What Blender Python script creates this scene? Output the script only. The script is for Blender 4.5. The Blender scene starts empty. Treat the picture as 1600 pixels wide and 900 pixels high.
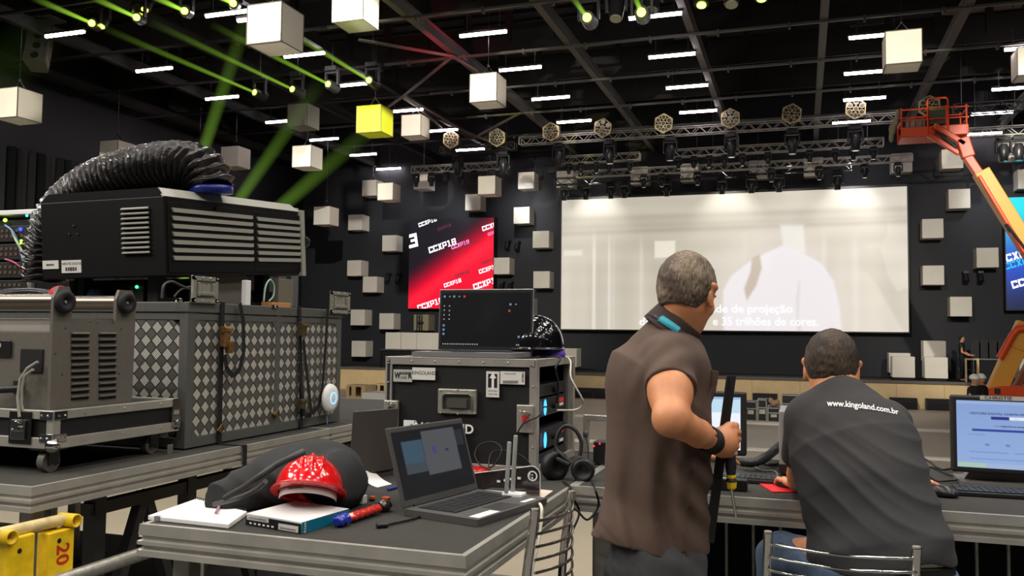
import bpy, bmesh, math, random
import numpy as np
from mathutils import Vector, Matrix
from mathutils.bvhtree import BVHTree
random.seed(7)
S = bpy.context.scene
C = S.collection
PI = math.pi
# ---------------------------------------------------------------- camera
FPX = 1348.8; YAW, PIT, ROL = .32427, .05216, .01058; EYE = 1.5
cf = Vector((-math.sin(YAW)*math.cos(PIT), math.cos(YAW)*math.cos(PIT), math.sin(PIT)))
r0 = Vector((math.cos(YAW), math.sin(YAW), 0)); u0 = r0.cross(cf)
cr = math.cos(ROL)*r0 + math.sin(ROL)*u0; cu_ = cr.cross(cf)
cam = bpy.data.objects.new('camera', bpy.data.cameras.new('camera')); C.objects.link(cam)
mw = Matrix((cr, cu_, -cf)).transposed().to_4x4(); mw.translation = (0, 0, EYE)
cam.matrix_world = mw
cam.data.sensor_width = 36; cam.data.lens = FPX/1600*36; cam.data.clip_end = 300; cam.data.clip_start = .05
S.camera = cam
O = Vector((0, 0, EYE))
def ray(px, py): return cf + cr*((px-800)/FPX) + cu_*((450-py)/FPX)
def PZ(px, py, z): d = ray(px, py); return O + d*((z-EYE)/d.z)
def PY(px, py, y): d = ray(px, py); return O + d*(y/d.y)
def PX(px, py, x): d = ray(px, py); return O + d*(x/d.x)
def PW(px, py, w): return O + ray(px, py)*w
# ---------------------------------------------------------------- view, world, lights
vs = S.view_settings; vs.view_transform = 'Standard'; vs.look = 'None'; vs.gamma = 1; vs.use_curve_mapping = False
vs.exposure = 0.0
S.display_settings.display_device = 'sRGB'
wd = bpy.data.worlds.new('world'); S.world = wd; wd.use_nodes = True
bg = wd.node_tree.nodes['Background']; bg.inputs[0].default_value = (.85, .9, 1, 1); bg.inputs[1].default_value = .035
def lin(c):
    return tuple(((x/255)/12.92 if x/255 <= .04045 else ((x/255+.055)/1.055)**2.4) for x in c)
def area(name, loc, rot, sx, sy, e, col=(1, .96, .9), spread=None):
    l = bpy.data.lights.new(name, 'AREA'); l.shape = 'RECTANGLE'; l.size = sx; l.size_y = sy; l.energy = e; l.color = col
    if spread: l.spread = spread
    o = bpy.data.objects.new(name, l); o.location = loc; o.rotation_euler = rot; C.objects.link(o); return o
def spot(name, loc, to, e, ang, blend=.4, col=(1, .95, .86), rad=.08):
    l = bpy.data.lights.new(name, 'SPOT'); l.energy = e; l.spot_size = math.radians(ang); l.spot_blend = blend; l.color = col; l.shadow_soft_size = rad
    o = bpy.data.objects.new(name, l); o.location = loc
    o.rotation_euler = (Vector(to)-Vector(loc)).to_track_quat('-Z', 'Y').to_euler(); C.objects.link(o); return o
# the hall's tube lights above and behind the camera
for i, x in enumerate((-15, -9.3, -3.8, 1.9, 7.6)):
    for j, y in enumerate((-7.5, -4, -.5, 3, 6.5, 10)):
        area('hall_tube_light', (x+.7, y, 9.9), (0, 0, 0), 1.4, .16, 165, (1, .95, .88))
area('added_fill_light', (-8.5, -1.0, 6.5), (math.radians(50), 0, math.radians(-38)), 2.6, 1.6, 300, (1, .93, .84))  # added lamp behind the camera, something bright for the metals to reflect
# front-of-house spots on the stage wall and its cubes
spot('stage_wash_light', (-9, 14, 9.3), (-17, 40, 3.0), 13000, 40, .6)
spot('stage_wash_light', (6, 15, 9.3), (9, 40, 3.0), 10000, 36, .6)
spot('stage_wash_light', (-1, 16, 9.3), (-1, 38, 0.0), 6500, 44, .6)
# ---------------------------------------------------------------- materials
MC = {}
def mat(name, rgb, rough=.5, metal=0, emit=None, estr=1, noise=0, nscale=40, bump=0, bscale=200, alpha=1, trans=0, coat=0, ior=1.45, spec=.5, cscale=None, ramp=None):
    if name in MC: return MC[name]
    m = bpy.data.materials.new(name); m.use_nodes = True; nt = m.node_tree; b = nt.nodes['Principled BSDF']
    c = lin(rgb); b.inputs['Base Color'].default_value = (*c, 1)
    b.inputs['Roughness'].default_value = rough; b.inputs['Metallic'].default_value = metal
    b.inputs['Coat Weight'].default_value = coat; b.inputs['Coat Roughness'].default_value = .05
    b.inputs['Transmission Weight'].default_value = trans; b.inputs['IOR'].default_value = ior
    b.inputs['Specular IOR Level'].default_value = spec; b.inputs['Alpha'].default_value = alpha
    if emit: b.inputs['Emission Color'].default_value = (*lin(emit), 1); b.inputs['Emission Strength'].default_value = estr
    tc = nt.nodes.new('ShaderNodeTexCoord')
    if noise:
        n = nt.nodes.new('ShaderNodeTexNoise'); n.inputs['Scale'].default_value = nscale; n.inputs['Detail'].default_value = 5
        nt.links.new(tc.outputs['Object'], n.inputs['Vector'])
        r = nt.nodes.new('ShaderNodeValToRGB')
        r.color_ramp.elements[0].position = .3; r.color_ramp.elements[1].position = .7
        r.color_ramp.elements[0].color = (*[x*(1-noise) for x in c], 1); r.color_ramp.elements[1].color = (*[min(1, x*(1+noise)) for x in c], 1)
        nt.links.new(n.outputs['Fac'], r.inputs[0]); nt.links.new(r.outputs[0], b.inputs['Base Color'])
    if bump:
        n2 = nt.nodes.new('ShaderNodeTexNoise'); n2.inputs['Scale'].default_value = bscale; n2.inputs['Detail'].default_value = 3
        nt.links.new(tc.outputs['Object'], n2.inputs['Vector'])
        bp = nt.nodes.new('ShaderNodeBump'); bp.inputs['Strength'].default_value = bump; bp.inputs['Distance'].default_value = .01
        nt.links.new(n2.outputs['Fac'], bp.inputs['Height']); nt.links.new(bp.outputs[0], b.inputs['Normal'])
    MC[name] = m; return m
def glow(name, rgb, strength):
    if name in MC: return MC[name]
    m = bpy.data.materials.new(name); m.use_nodes = True; nt = m.node_tree; nt.nodes.clear()
    e = nt.nodes.new('ShaderNodeEmission'); e.inputs[0].default_value = (*lin(rgb), 1); e.inputs[1].default_value = strength
    o = nt.nodes.new('ShaderNodeOutputMaterial'); nt.links.new(e.outputs[0], o.inputs[0]); MC[name] = m; return m
def screen_mat(name, strength, diffuse=.0):
    m = bpy.data.materials.new(name); m.use_nodes = True; nt = m.node_tree; b = nt.nodes['Principled BSDF']
    a = nt.nodes.new('ShaderNodeVertexColor'); a.layer_name = 'picture'
    b.inputs['Base Color'].default_value = (diffuse, diffuse, diffuse, 1); b.inputs['Roughness'].default_value = .7 if diffuse else .35
    nt.links.new(a.outputs[0], b.inputs['Emission Color']); b.inputs['Emission Strength'].default_value = strength
    return m
BLK = mat('black_plastic', (24, 24, 25), .45)
BLKM = mat('black_matte', (16, 16, 17), .8)
ALU = mat('brushed_aluminium', (186, 182, 173), .36, .6, noise=.12, nscale=9, bump=.05, bscale=120)
ALUD = mat('dull_aluminium', (146, 143, 136), .45, .6, noise=.15, nscale=12)
CHR = mat('chrome', (215, 213, 208), .08, 1)
CARPET = mat('deck_carpet', (58, 56, 52), .95, 0, noise=.35, nscale=260, bump=.6, bscale=500)
STEEL = mat('zinc_steel', (165, 162, 152), .3, .6, noise=.2, nscale=60)
RUB = mat('black_rubber', (20, 20, 20), .7)
WHT = mat('white_plastic', (232, 231, 228), .35)
LABEL = mat('label_paper', (215, 213, 206), .6)
INK = mat('black_ink', (20, 20, 22), .6)
WINK = mat('white_ink', (235, 235, 232), .5)
CABW = mat('white_cable', (215, 210, 195), .5)
CABB = mat('black_cable', (14, 14, 15), .5)
LINER = mat('case_laminate', (13, 13, 14), .55, bump=.25, bscale=900)
# ---------------------------------------------------------------- object helpers
WM = {}
def tag(o, label=None, cat=None, group=None, kind=None):
    if label: o['label'] = label
    if cat: o['category'] = cat
    if group: o['group'] = group
    if kind: o['kind'] = kind
    return o
def thing(name, label, cat, loc=(0, 0, 0), group=None, M=None):
    o = bpy.data.objects.new(name, None); C.objects.link(o); o.empty_display_size = .05
    if M is None: M = Matrix.Translation(Vector(loc))
    o.matrix_world = M; WM[o.name] = M.copy()
    tag(o, label, cat, group); return o
def copy_tree(o, M, label=None, group=None):
    r = o.copy(); C.objects.link(r); r.matrix_world = M; WM[r.name] = M.copy()
    if label: r['label'] = label
    if group: r['group'] = group
    for ch in list(o.children):
        c = ch.copy(); C.objects.link(c); c.parent = r; WM[c.name] = M.copy()
        for g in list(ch.children):
            d = g.copy(); C.objects.link(d); d.parent = c
    return r
def frame(o, x, y, z=None):
    """matrix with origin o and axes x, y (z = x cross y)"""
    x = Vector(x).normalized(); y = Vector(y).normalized(); z = x.cross(y) if z is None else Vector(z)
    m = Matrix((x, y, z)).transposed().to_4x4(); m.translation = Vector(o); return m
TXT = {}
def text_geo(s, bold=0.0):
    k = (s, bold)
    if k in TXT: return TXT[k]
    cu = bpy.data.curves.new('t', 'FONT'); cu.body = s; cu.size = 1; cu.align_x = 'CENTER'; cu.align_y = 'CENTER'; cu.offset = bold; cu.resolution_u = 3
    ob = bpy.data.objects.new('t', cu); C.objects.link(ob)
    dg = bpy.context.evaluated_depsgraph_get(); me = bpy.data.meshes.new_from_object(ob.evaluated_get(dg))
    v = [x.co.copy() for x in me.vertices]; f = [list(p.vertices) for p in me.polygons]
    bpy.data.objects.remove(ob); bpy.data.curves.remove(cu); bpy.data.meshes.remove(me)
    TXT[k] = (v, f); return TXT[k]
class MB:
    def __init__(s, M=None): s.v = []; s.f = []; s.sm = []; s.M = M; s.nb = 0
    def add(s, vs, fs, smooth=False, M=None):
        n = len(s.v); A = M if M is not None else None
        for p in vs:
            p = Vector(p)
            if A is not None: p = A @ p
            if s.M is not None: p = s.M @ p
            s.v.append(p)
        for f in fs: s.f.append([i+n for i in f]); s.sm.append(smooth)
        return s
    def bb(s, x0, x1, y0, y1, z0, z1, M=None):
        x0, x1 = min(x0, x1), max(x0, x1); y0, y1 = min(y0, y1), max(y0, y1); z0, z1 = min(z0, z1), max(z0, z1)
        e = .00013*(s.nb % 9); s.nb += 1      # keeps the faces of overlapping boxes apart
        if min(x1-x0, y1-y0, z1-z0) > 4*e: x0 += e; x1 -= e; y0 += e; y1 -= e; z0 += e; z1 -= e
        return s.add([(x, y, z) for z in (z0, z1) for y in (y0, y1) for x in (x0, x1)],
                     [(0, 2, 3, 1), (4, 5, 7, 6), (0, 1, 5, 4), (2, 6, 7, 3), (0, 4, 6, 2), (1, 3, 7, 5)], M=M)
    def box(s, c, sz, M=None):
        return s.bb(c[0]-sz[0]/2, c[0]+sz[0]/2, c[1]-sz[1]/2, c[1]+sz[1]/2, c[2]-sz[2]/2, c[2]+sz[2]/2, M)
    def bar(s, p0, p1, w, h=None, up=(0, 0, 1)):
        p0 = Vector(p0); p1 = Vector(p1); h = h or w; d = p1-p0; L = d.length; d.normalize(); up = Vector(up)
        if abs(d.dot(up)) > .99: up = Vector((0, 1, 0))
        x = d.cross(up).normalized(); z = x.cross(d)
        return s.bb(-w/2, w/2, 0, L, -h/2, h/2, M=frame(p0, x, d, z))
    def cyl(s, p0, p1, r, r2=None, n=14, smooth=True, caps=True):
        p0 = Vector(p0); p1 = Vector(p1); r2 = r if r2 is None else r2; d = (p1-p0).normalized()
        a = d.orthogonal().normalized(); b = d.cross(a)
        vs = [p0+(a*math.cos(t)+b*math.sin(t))*r for t in [2*PI*i/n for i in range(n)]]+[p1+(a*math.cos(t)+b*math.sin(t))*r2 for t in [2*PI*i/n for i in range(n)]]
        s.add(vs, [(i, (i+1) % n, n+(i+1) % n, n+i) for i in range(n)], smooth)
        if caps: s.add(vs, [list(range(n))[::-1], list(range(n, 2*n))])
        return s
    def tube(s, pts, r, n=8, closed=False):
        pts = [Vector(p) for p in pts]; m = len(pts); R = r if hasattr(r, '__len__') else [r]*m
        rings = []; a = None
        for i, p in enumerate(pts):
            if closed: d = pts[(i+1) % m]-pts[i-1]
            else: d = pts[min(i+1, m-1)]-pts[max(i-1, 0)]
            if d.length < 1e-9: d = Vector((0, 0, 1))
            d.normalize()
            if a is None: a = d.orthogonal().normalized()
            else:
                a = a-d*a.dot(d)
                a = a.normalized() if a.length > 1e-6 else d.orthogonal().normalized()
            b = d.cross(a); rings.append([p+(a*math.cos(2*PI*k/n)+b*math.sin(2*PI*k/n))*R[i] for k in range(n)])
        vs = [q for g in rings for q in g]; fs = []
        for i in range(m if closed else m-1):
            j = (i+1) % m
            for k in range(n): fs.append((i*n+k, i*n+(k+1) % n, j*n+(k+1) % n, j*n+k))
        s.add(vs, fs, True)
        if not closed: s.add(vs, [list(range(n))[::-1], list(range((m-1)*n, m*n))])
        return s
    def lathe(s, prof, M=None, n=24, smooth=True):
        vs = []; fs = []
        for (r, z) in prof: vs += [(r*math.cos(2*PI*k/n), r*math.sin(2*PI*k/n), z) for k in range(n)]
        for i in range(len(prof)-1):
            for k in range(n): fs.append((i*n+k, i*n+(k+1) % n, (i+1)*n+(k+1) % n, (i+1)*n+k))
        return s.add(vs, fs, smooth, M)
    def prism(s, poly, z0, z1, M=None, smooth=False):
        n = len(poly); vs = [(x, y, z0) for x, y in poly]+[(x, y, z1) for x, y in poly]
        s.add(vs, [(i, (i+1) % n, n+(i+1) % n, n+i) for i in range(n)], smooth, M)
        return s.add(vs, [list(range(n))[::-1], list(range(n, 2*n))], False, M)
    def sph(s, c, r, n=12, M=None):
        rx, ry, rz = r if hasattr(r, '__len__') else (r, r, r); vs = []; fs = []; m = max(4, n//2)
        for i in range(m+1):
            th = PI*i/m
            for k in range(n): vs.append((c[0]+rx*math.sin(th)*math.cos(2*PI*k/n), c[1]+ry*math.sin(th)*math.sin(2*PI*k/n), c[2]-rz*math.cos(th)))
        for i in range(m):
            for k in range(n): fs.append((i*n+k, i*n+(k+1) % n, (i+1)*n+(k+1) % n, (i+1)*n+k))
        return s.add(vs, fs, True, M)
    def text(s, t, M, size, xs=1, bold=0.0, shear=0, ext=.0):
        v, f = text_geo(t, bold)
        return s.add([Vector((p.x*size*xs+p.y*size*shear, p.y*size, ext)) for p in v], f, False, M)
    def build(s, name, m, parent=None, bevel=0, local=False, seg=2):
        me = bpy.data.meshes.new(name)
        if parent is not None and not local:
            inv = WM[parent.name].inverted(); vs = [inv @ p for p in s.v]
        else: vs = s.v
        me.from_pydata([tuple(p) for p in vs], [], s.f); me.materials.append(m)
        me.polygons.foreach_set('use_smooth', s.sm); me.update()
        o = bpy.data.objects.new(name, me); C.objects.link(o)
        if parent is not None: o.parent = parent; WM[o.name] = WM[parent.name]
        else: WM[o.name] = Matrix()
        if bevel:
            b = o.modifiers.new('bevel', 'BEVEL'); b.width = bevel; b.segments = seg; b.limit_method = 'ANGLE'; b.angle_limit = .7
        return o
def npmesh(name, V, F, m, parent=None, smooth=True):
    me = bpy.data.meshes.new(name)
    if parent is not None:
        inv = np.array(WM[parent.name].inverted()); V = V@inv[:3, :3].T+inv[:3, 3]
    me.vertices.add(len(V)); me.vertices.foreach_set('co', V.astype(np.float32).ravel())
    me.loops.add(F.size); me.loops.foreach_set('vertex_index', F.astype(np.int32).ravel())
    me.polygons.add(len(F)); k = F.shape[1]
    me.polygons.foreach_set('loop_start', np.arange(0, F.size, k, dtype=np.int32)); me.polygons.foreach_set('loop_total', np.full(len(F), k, dtype=np.int32))
    me.update(calc_edges=True); me.polygons.foreach_set('use_smooth', [smooth]*len(F)); me.materials.append(m)
    o = bpy.data.objects.new(name, me); C.objects.link(o)
    if parent is not None: o.parent = parent; WM[o.name] = WM[parent.name]
    return o
def struct(o): o['kind'] = 'structure'; return o
ORD = ['first', 'second', 'third', 'fourth', 'fifth', 'sixth', 'seventh', 'eighth', 'ninth', 'tenth', 'eleventh', 'twelfth', 'thirteenth', 'fourteenth', 'fifteenth', 'sixteenth', 'seventeenth', 'eighteenth', 'nineteenth', 'twentieth', 'twenty-first', 'twenty-second', 'twenty-third', 'twenty-fourth', 'twenty-fifth']
# ---------------------------------------------------------------- smooth solids (distance field + surface nets)
class SDF:
    def __init__(s, lo, hi, h):
        s.h = h; s.lo = np.array(lo, float); s.n = np.ceil((np.array(hi)-s.lo)/h).astype(int)+1
        s.D = np.full(s.n, 1.0, np.float32)
        s.ax = [s.lo[i]+h*np.arange(s.n[i]) for i in range(3)]
    def sl(s, lo, hi):
        a = np.clip(np.floor((np.array(lo)-s.lo)/s.h).astype(int), 0, s.n); b = np.clip(np.ceil((np.array(hi)-s.lo)/s.h).astype(int)+1, 0, s.n)
        return tuple(slice(a[i], b[i]) for i in range(3))
    def grid(s, q): return np.meshgrid(s.ax[0][q[0]], s.ax[1][q[1]], s.ax[2][q[2]], indexing='ij', sparse=True)
    def put(s, q, d, k, op='u'):
        A = s.D[q]
        if op == 'u':
            h = np.clip(.5+.5*(A-d)/k, 0, 1) if k else (d < A).astype(np.float32)
            s.D[q] = A*(1-h)+d*h-k*h*(1-h)
        else:
            h = np.clip(.5-.5*(A+d)/k, 0, 1); s.D[q] = A*(1-h)-d*h+k*h*(1-h)
    def cap(s, a, b, ra, rb, k=.02, flat=None, op='u'):
        """tapered capsule; flat=(axis, factor) squashes it along a direction"""
        a = np.array(a, float); b = np.array(b, float); R = max(ra, rb)*(1 if not flat else max(1, 1/flat[1]))+k+3*s.h
        q = s.sl(np.minimum(a, b)-R, np.maximum(a, b)+R); X, Y, Z = s.grid(q)
        ab = b-a; L2 = (ab@ab) or 1e-9
        x, y, z = X-a[0], Y-a[1], Z-a[2]
        t = np.clip((x*ab[0]+y*ab[1]+z*ab[2])/L2, 0, 1)
        dx, dy, dz = x-ab[0]*t, y-ab[1]*t, z-ab[2]*t; d2 = dx*dx+dy*dy+dz*dz
        if flat:
            n = np.array(flat[0], float); n /= np.linalg.norm(n); c = dx*n[0]+dy*n[1]+dz*n[2]; d2 = d2+c*c*(1/flat[1]**2-1)
            d = (np.sqrt(d2)-(ra+(rb-ra)*t))*min(1, (1+flat[1])/2)
        else: d = np.sqrt(d2)-(ra+(rb-ra)*t)
        s.put(q, d.astype(np.float32), k, op)
    def ell(s, c, r, ax=None, k=.02, op='u'):
        """ellipsoid with radii r along the columns of ax"""
        c = np.array(c, float); A = np.eye(3) if ax is None else np.array(ax, float); R = max(r)+k+3*s.h
        q = s.sl(c-R, c+R); X, Y, Z = s.grid(q); x, y, z = X-c[0], Y-c[1], Z-c[2]
        k0 = 0; k1 = 0
        for i in range(3):
            p = x*A[0][i]+y*A[1][i]+z*A[2][i]; k0 = k0+(p/r[i])**2; k1 = k1+(p/r[i]**2)**2
        k0 = np.sqrt(k0); k1 = np.sqrt(k1)+1e-9
        s.put(q, (k0*(k0-1)/k1).astype(np.float32), k, op)
    def disp(s, fn):
        q = (slice(None),)*3; X, Y, Z = s.grid(q); s.D = (s.D+fn(X, Y, Z)).astype(np.float32)
    def cut(s, fn, k=0):
        """keep where fn < 0"""
        q = (slice(None),)*3; X, Y, Z = s.grid(q); s.D = np.maximum(s.D, fn(X, Y, Z)).astype(np.float32)
    def mesh(s):
        D = s.D; D[0] = D[-1] = 1; D[:, 0] = D[:, -1] = 1; D[:, :, 0] = D[:, :, -1] = 1
        ins = D < 0; n = s.n; cnt = np.zeros(n-1, np.float32); acc = np.zeros((*(n-1), 3), np.float32)
        for axis in range(3):
            a = np.take(D, range(n[axis]-1), axis); b = np.take(D, range(1, n[axis]), axis)
            cr_ = (a < 0) != (b < 0); t = np.where(cr_, a/np.where(cr_, a-b, 1), 0)
            o1, o2 = [i for i in range(3) if i != axis]
            for e1 in (0, 1):
                for e2 in (0, 1):
                    sl = [slice(None)]*3; sl[o1] = slice(e1, n[o1]-1+e1); sl[o2] = slice(e2, n[o2]-1+e2); sl = tuple(sl)
                    c = cr_[sl]; cnt += c; acc[..., axis] += np.where(c, t[sl], 0); acc[..., o1] += c*e1; acc[..., o2] += c*e2
        act = cnt > 0; idx = np.full(n-1, -1, np.int64); ijk = np.argwhere(act); idx[act] = np.arange(len(ijk))
        V = s.lo+s.h*(ijk+acc[act]/cnt[act][:, None]); Fs = []
        for axis in range(3):
            o1, o2 = (axis+1) % 3, (axis+2) % 3
            a = np.take(ins, range(n[axis]-1), axis); b = np.take(ins, range(1, n[axis]), axis)
            E_ = np.argwhere(a != b); fl = a[tuple(E_.T)]
            ok = (E_[:, o1] > 0) & (E_[:, o2] > 0) & (E_[:, o1] < n[o1]-1) & (E_[:, o2] < n[o2]-1); E_ = E_[ok]; fl = fl[ok]
            d1 = np.zeros(3, int); d1[o1] = 1; d2 = np.zeros(3, int); d2[o2] = 1
            g = lambda P: idx[tuple(P.T)]
            Q = np.stack([g(E_), g(E_-d1), g(E_-d1-d2), g(E_-d2)], 1)
            Q[~fl] = Q[~fl][:, ::-1]; Fs.append(Q)
        return V, np.concatenate(Fs)
# ================================================================ the setting
WALLB = mat('back_wall_paint', (33, 34, 38), .72, bump=.03, bscale=3)
WALLS = mat('side_drape', (26, 28, 31), .6)
ROOF = mat('roof_sheet', (30, 29, 27), .8, noise=.3, nscale=.5)
HFLOOR = mat('hall_floor', (168, 157, 136), .5, noise=.06, nscale=.6)
PFLOOR = mat('riser_floor', (92, 90, 86), .8, noise=.12, nscale=30)
PLY = mat('plywood', (205, 178, 132), .6, noise=.07, nscale=2.5)
STG = mat('stage_deck_black', (38, 38, 38), .6)
HZ = -1.2; STZ = -.19
struct(MB().bb(-26, 24, 5.15, 41, HZ-.2, HZ).build('floor', HFLOOR))
struct(MB().bb(-9, 7, -3, 5.15, -.18, 0).build('floor', PFLOOR))
struct(MB().bb(-9, 7, 5.1, 5.14, HZ, -.18).build('trim_1', BLKM))
struct(MB().bb(-26, 24, 40, 40.3, HZ, 12.38).build('wall_back', WALLB))
wl = MB().bb(-25.6, -25.3, -10, 40, HZ, 12.38)
for i in range(120):
    y = 5+i*.29; wl.prism([(-25.3, y), (-25.12-.07*math.sin(i*1.7), y+.145), (-25.3, y+.29)], HZ, 7.6+0*y)
struct(wl.build('wall_left', mat('wall_left_drape', (20, 22, 26), .42)))
struct(MB().bb(23.7, 24, -10, 40, HZ, 12.38).build('wall_right', WALLS))
rf = MB().bb(-26, 24, -10, 41, 12.4, 12.6)
for k in range(60): rf.bb(-26, 24, -8+k*.8, -7.72+k*.8, 12.3, 12.4)
struct(rf.build('ceiling', ROOF))
for i, (a, b) in enumerate(((27.45, 27.85), (21.15, 21.4))):
    struct(MB().bb(-24, 23, a, b, HZ, HZ+.05).build('trim_%d' % (i+2), mat('white_edge_paint', (225, 220, 208), .5)))
# steel roof frame: beams running to the stage, purlins across
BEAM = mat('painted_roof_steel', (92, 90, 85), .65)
BEAMD = mat('dark_unlit_roof_steel', (30, 28, 26), .7)  # for joists; on left beams and purlins it puts shade into the colour
for i, x in enumerate((-24.4, -20.85, -17.25, -13.7, -10.08, -6.47, -2.9, .62, 4.12, 7.7, 11.3, 14.9)):
    m = MB(); w = .1
    m.bb(x-w, x+w, 2, 40, 10.0, 10.02); m.bb(x-.012, x+.012, 2, 40, 10.02, 10.34); m.bb(x-w, x+w, 2, 40, 10.34, 10.36)
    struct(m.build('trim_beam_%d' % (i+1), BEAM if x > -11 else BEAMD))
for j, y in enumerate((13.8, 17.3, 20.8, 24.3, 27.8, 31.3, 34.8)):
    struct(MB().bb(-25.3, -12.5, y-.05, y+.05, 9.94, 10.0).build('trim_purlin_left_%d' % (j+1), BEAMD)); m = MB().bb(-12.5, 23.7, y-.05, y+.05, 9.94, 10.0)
    for k in range(7, 26):
        x = -25+k*1.9; m.bb(x, x+.06, y-.08, y+.08, 9.86, 10.02)
    struct(m.build('trim_purlin_%d' % (j+1), BEAM))
for j, y in enumerate((15.5, 19, 22.55, 26.05, 29.5, 33)):
    m = MB().bb(-25.3, 23.7, y-.03, y+.03, 10.6, 11.5)      # deep dark roof joists
    for k in range(34): m.bb(-25+k*1.45, -24.8+k*1.45, y-.1, y+.1, 10.9, 12.3)
    struct(m.build('trim_joist_%d' % (j+1), BEAMD))
PAN = mat('pale_roof_panel', (96, 86, 74), .8)
for i, (x, y, w) in enumerate(((-9.5, 29.5, 3), (-5.8, 31, 3.2), (-4.2, 29.6, 1.5), (-.6, 30.8, 2.2), (1.6, 30.6, 1.3), (4.4, 29.8, 2.2), (-13.2, 24.5, 2.6), (-16.5, 22.5, 2.5), (-19.5, 26, 3), (8, 27, 2.4), (-2.2, 24, 2), (-21, 31, 2.6), (-22.5, 27, 1.8), (2.6, 26, 2.0), (-8, 34, 2.5), (-18, 30, 2.2))):
    struct(MB().bb(x, x+w, y, y+.6, 11.9, 11.95).build('trim_roof_panel_%d' % (i+1), PAN))
# wind-bracing under the roof, caught by the red light
def brace(name, px, y0):
    m = MB(); c = PZ(*px[0], 9.9)
    for q in px[1:]:
        m.bar(c, PZ(*q, 9.9), .07)
    struct(m.build(name, mat('brace_steel', (120, 112, 106), .6)))
brace('trim_brace_1', [(707, 88), (632, 149), (560, 62), (745, 111)], 0)
brace('trim_brace_2', [(632, 149), (560, 200), (742, 215), (690, 200)], 0)
brace('trim_brace_3', [(745, 213), (812, 177), (690, 188), (800, 235)], 0)
spot('red_head_light', PZ(690, 150, 8.0), PZ(690, 70, 10), 330, 62, .9, (1, .02, .1))
# ---------------------------------------------------------------- ceiling tube lights
TUBE = glow('fluorescent_tube', (255, 240, 250), 24)
HOUS = mat('lamp_housing', (70, 69, 66), .6)
TB = [(326, 24, 387, 17), (444, 88, 507, 83), (72, 56, 131, 50), (213, 111, 269, 106), (321, 155, 373, 150), (412, 192, 466, 187), (484, 220, 529, 215), (527, 134, 577, 130),
      (612, 175, 657, 170), (670, 205, 712, 202), (547, 242, 588, 241), (597, 264, 617, 263), (713, 236, 757, 231), (719, 56, 791, 49), (781, 110, 845, 104), (832, 156, 889, 150), (871, 192, 923, 187), (984, 29, 1064, 20), (1015, 90, 1085, 83), (1042, 138, 1105, 132), (1062, 177, 1120, 171),
      (1327, 60, 1410, 51), (1322, 116, 1390, 109), (1318, 157, 1384, 151), (1297, 193, 1364, 188), (1548, 141, 1625, 134), (1517, 179, 1583, 174), (1506, 211, 1566, 206), (1575, 78, 1650, 70), (372, 31, 440, 25)]
rows = {}
proto = None
for (a, b, c, d) in TB:
    p = PZ(a, b, 9.9); q = PZ(c, d, 9.9); xm = (p.x+q.x)/2; ym = (p.y+q.y)/2; rows.setdefault(round((ym-1.5)/3.47), []).append((xm, ym))
RN = {}
for rk, (key, lst) in enumerate(sorted(rows.items())):
    for k, (x, y) in enumerate(sorted(lst)):
        nm = 'glowing ceiling tube, %s from the left in the %s row from the stage' % (ORD[k], ORD[len(rows)-1-rk])
        M = Matrix.Translation((x, y, 9.9))
        if proto is None:
            proto = thing('ceiling_tube_light', nm, 'ceiling light', (x, y, 9.9), 'tube lights under the hall roof', M=M)
            MB(M=M).bb(-.72, .72, -.06, .06, .03, .1).bb(-.5, -.47, -.01, .01, .1, .6).bb(.47, .5, -.01, .01, .1, .6).build('housing', HOUS, proto)
            MB(M=M).cyl((-.69, 0, 0), (.69, 0, 0), .055, n=12).build('tube', TUBE, proto)
        else: copy_tree(proto, M, nm)
# ---------------------------------------------------------------- stage
st = MB().bb(-24, 15, 36.2, 40, STZ-.06, STZ).build('floor_stage', STG); struct(st)
for i in range(14):
    a, b = PY(500+i*75, 600, 36.2).x, PY(500+(i+1)*75, 600, 36.2).x
    if i == 13: b = 6.05
    struct(MB().bb(a+.004, b-.004, 36.16, 36.2, HZ, STZ-.06).build('trim_stage_front_%d' % (i+1), PLY))
struct(MB().bb(6.05, 15, 36.3, 36.34, HZ, STZ-.06).build('trim_stage_skirt', BLKM))
struct(MB().bb(-24, 6.05, 36.1, 36.22, STZ-.07, STZ+.03).build('trim_stage_lip', mat('stage_lip', (92, 88, 80), .7)))
# projection screen
tl = PY(878, 312, 39.5); br = PY(1420, 519, 39.5)
SX0, SX1, SZ0, SZ1 = tl.x, br.x, (br.z+PY(878, 514, 39.5).z)/2, (tl.z+PY(1418, 292, 39.5).z)/2
scr = thing('projection_screen', 'huge bright projection screen on the stage wall showing a white-jacketed figure and subtitles', 'screen', ((SX0+SX1)/2, 39.5, SZ0))
def sm(x, a, b): t = np.clip((x-a)/(b-a), 0, 1); return t*t*(3-2*t)
def polymask(U, V, poly, soft):
    d = np.full(U.shape, 1e9); inside = np.zeros(U.shape, bool); n = len(poly)
    for i in range(n):
        x1, y1 = poly[i]; x2, y2 = poly[(i+1) % n]
        t = np.clip(((U-x1)*(x2-x1)+(V-y1)*(y2-y1))/((x2-x1)**2+(y2-y1)**2+1e-9), 0, 1)
        d = np.minimum(d, np.hypot(U-x1-t*(x2-x1), V-y1-t*(y2-y1)))
        c = ((y1 > V) != (y2 > V)) & (U < (x2-x1)*(V-y1)/(y2-y1+1e-12)+x1); inside ^= c
    return np.clip(.5+np.where(inside, d, -d)/(2*soft), 0, 1)
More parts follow.
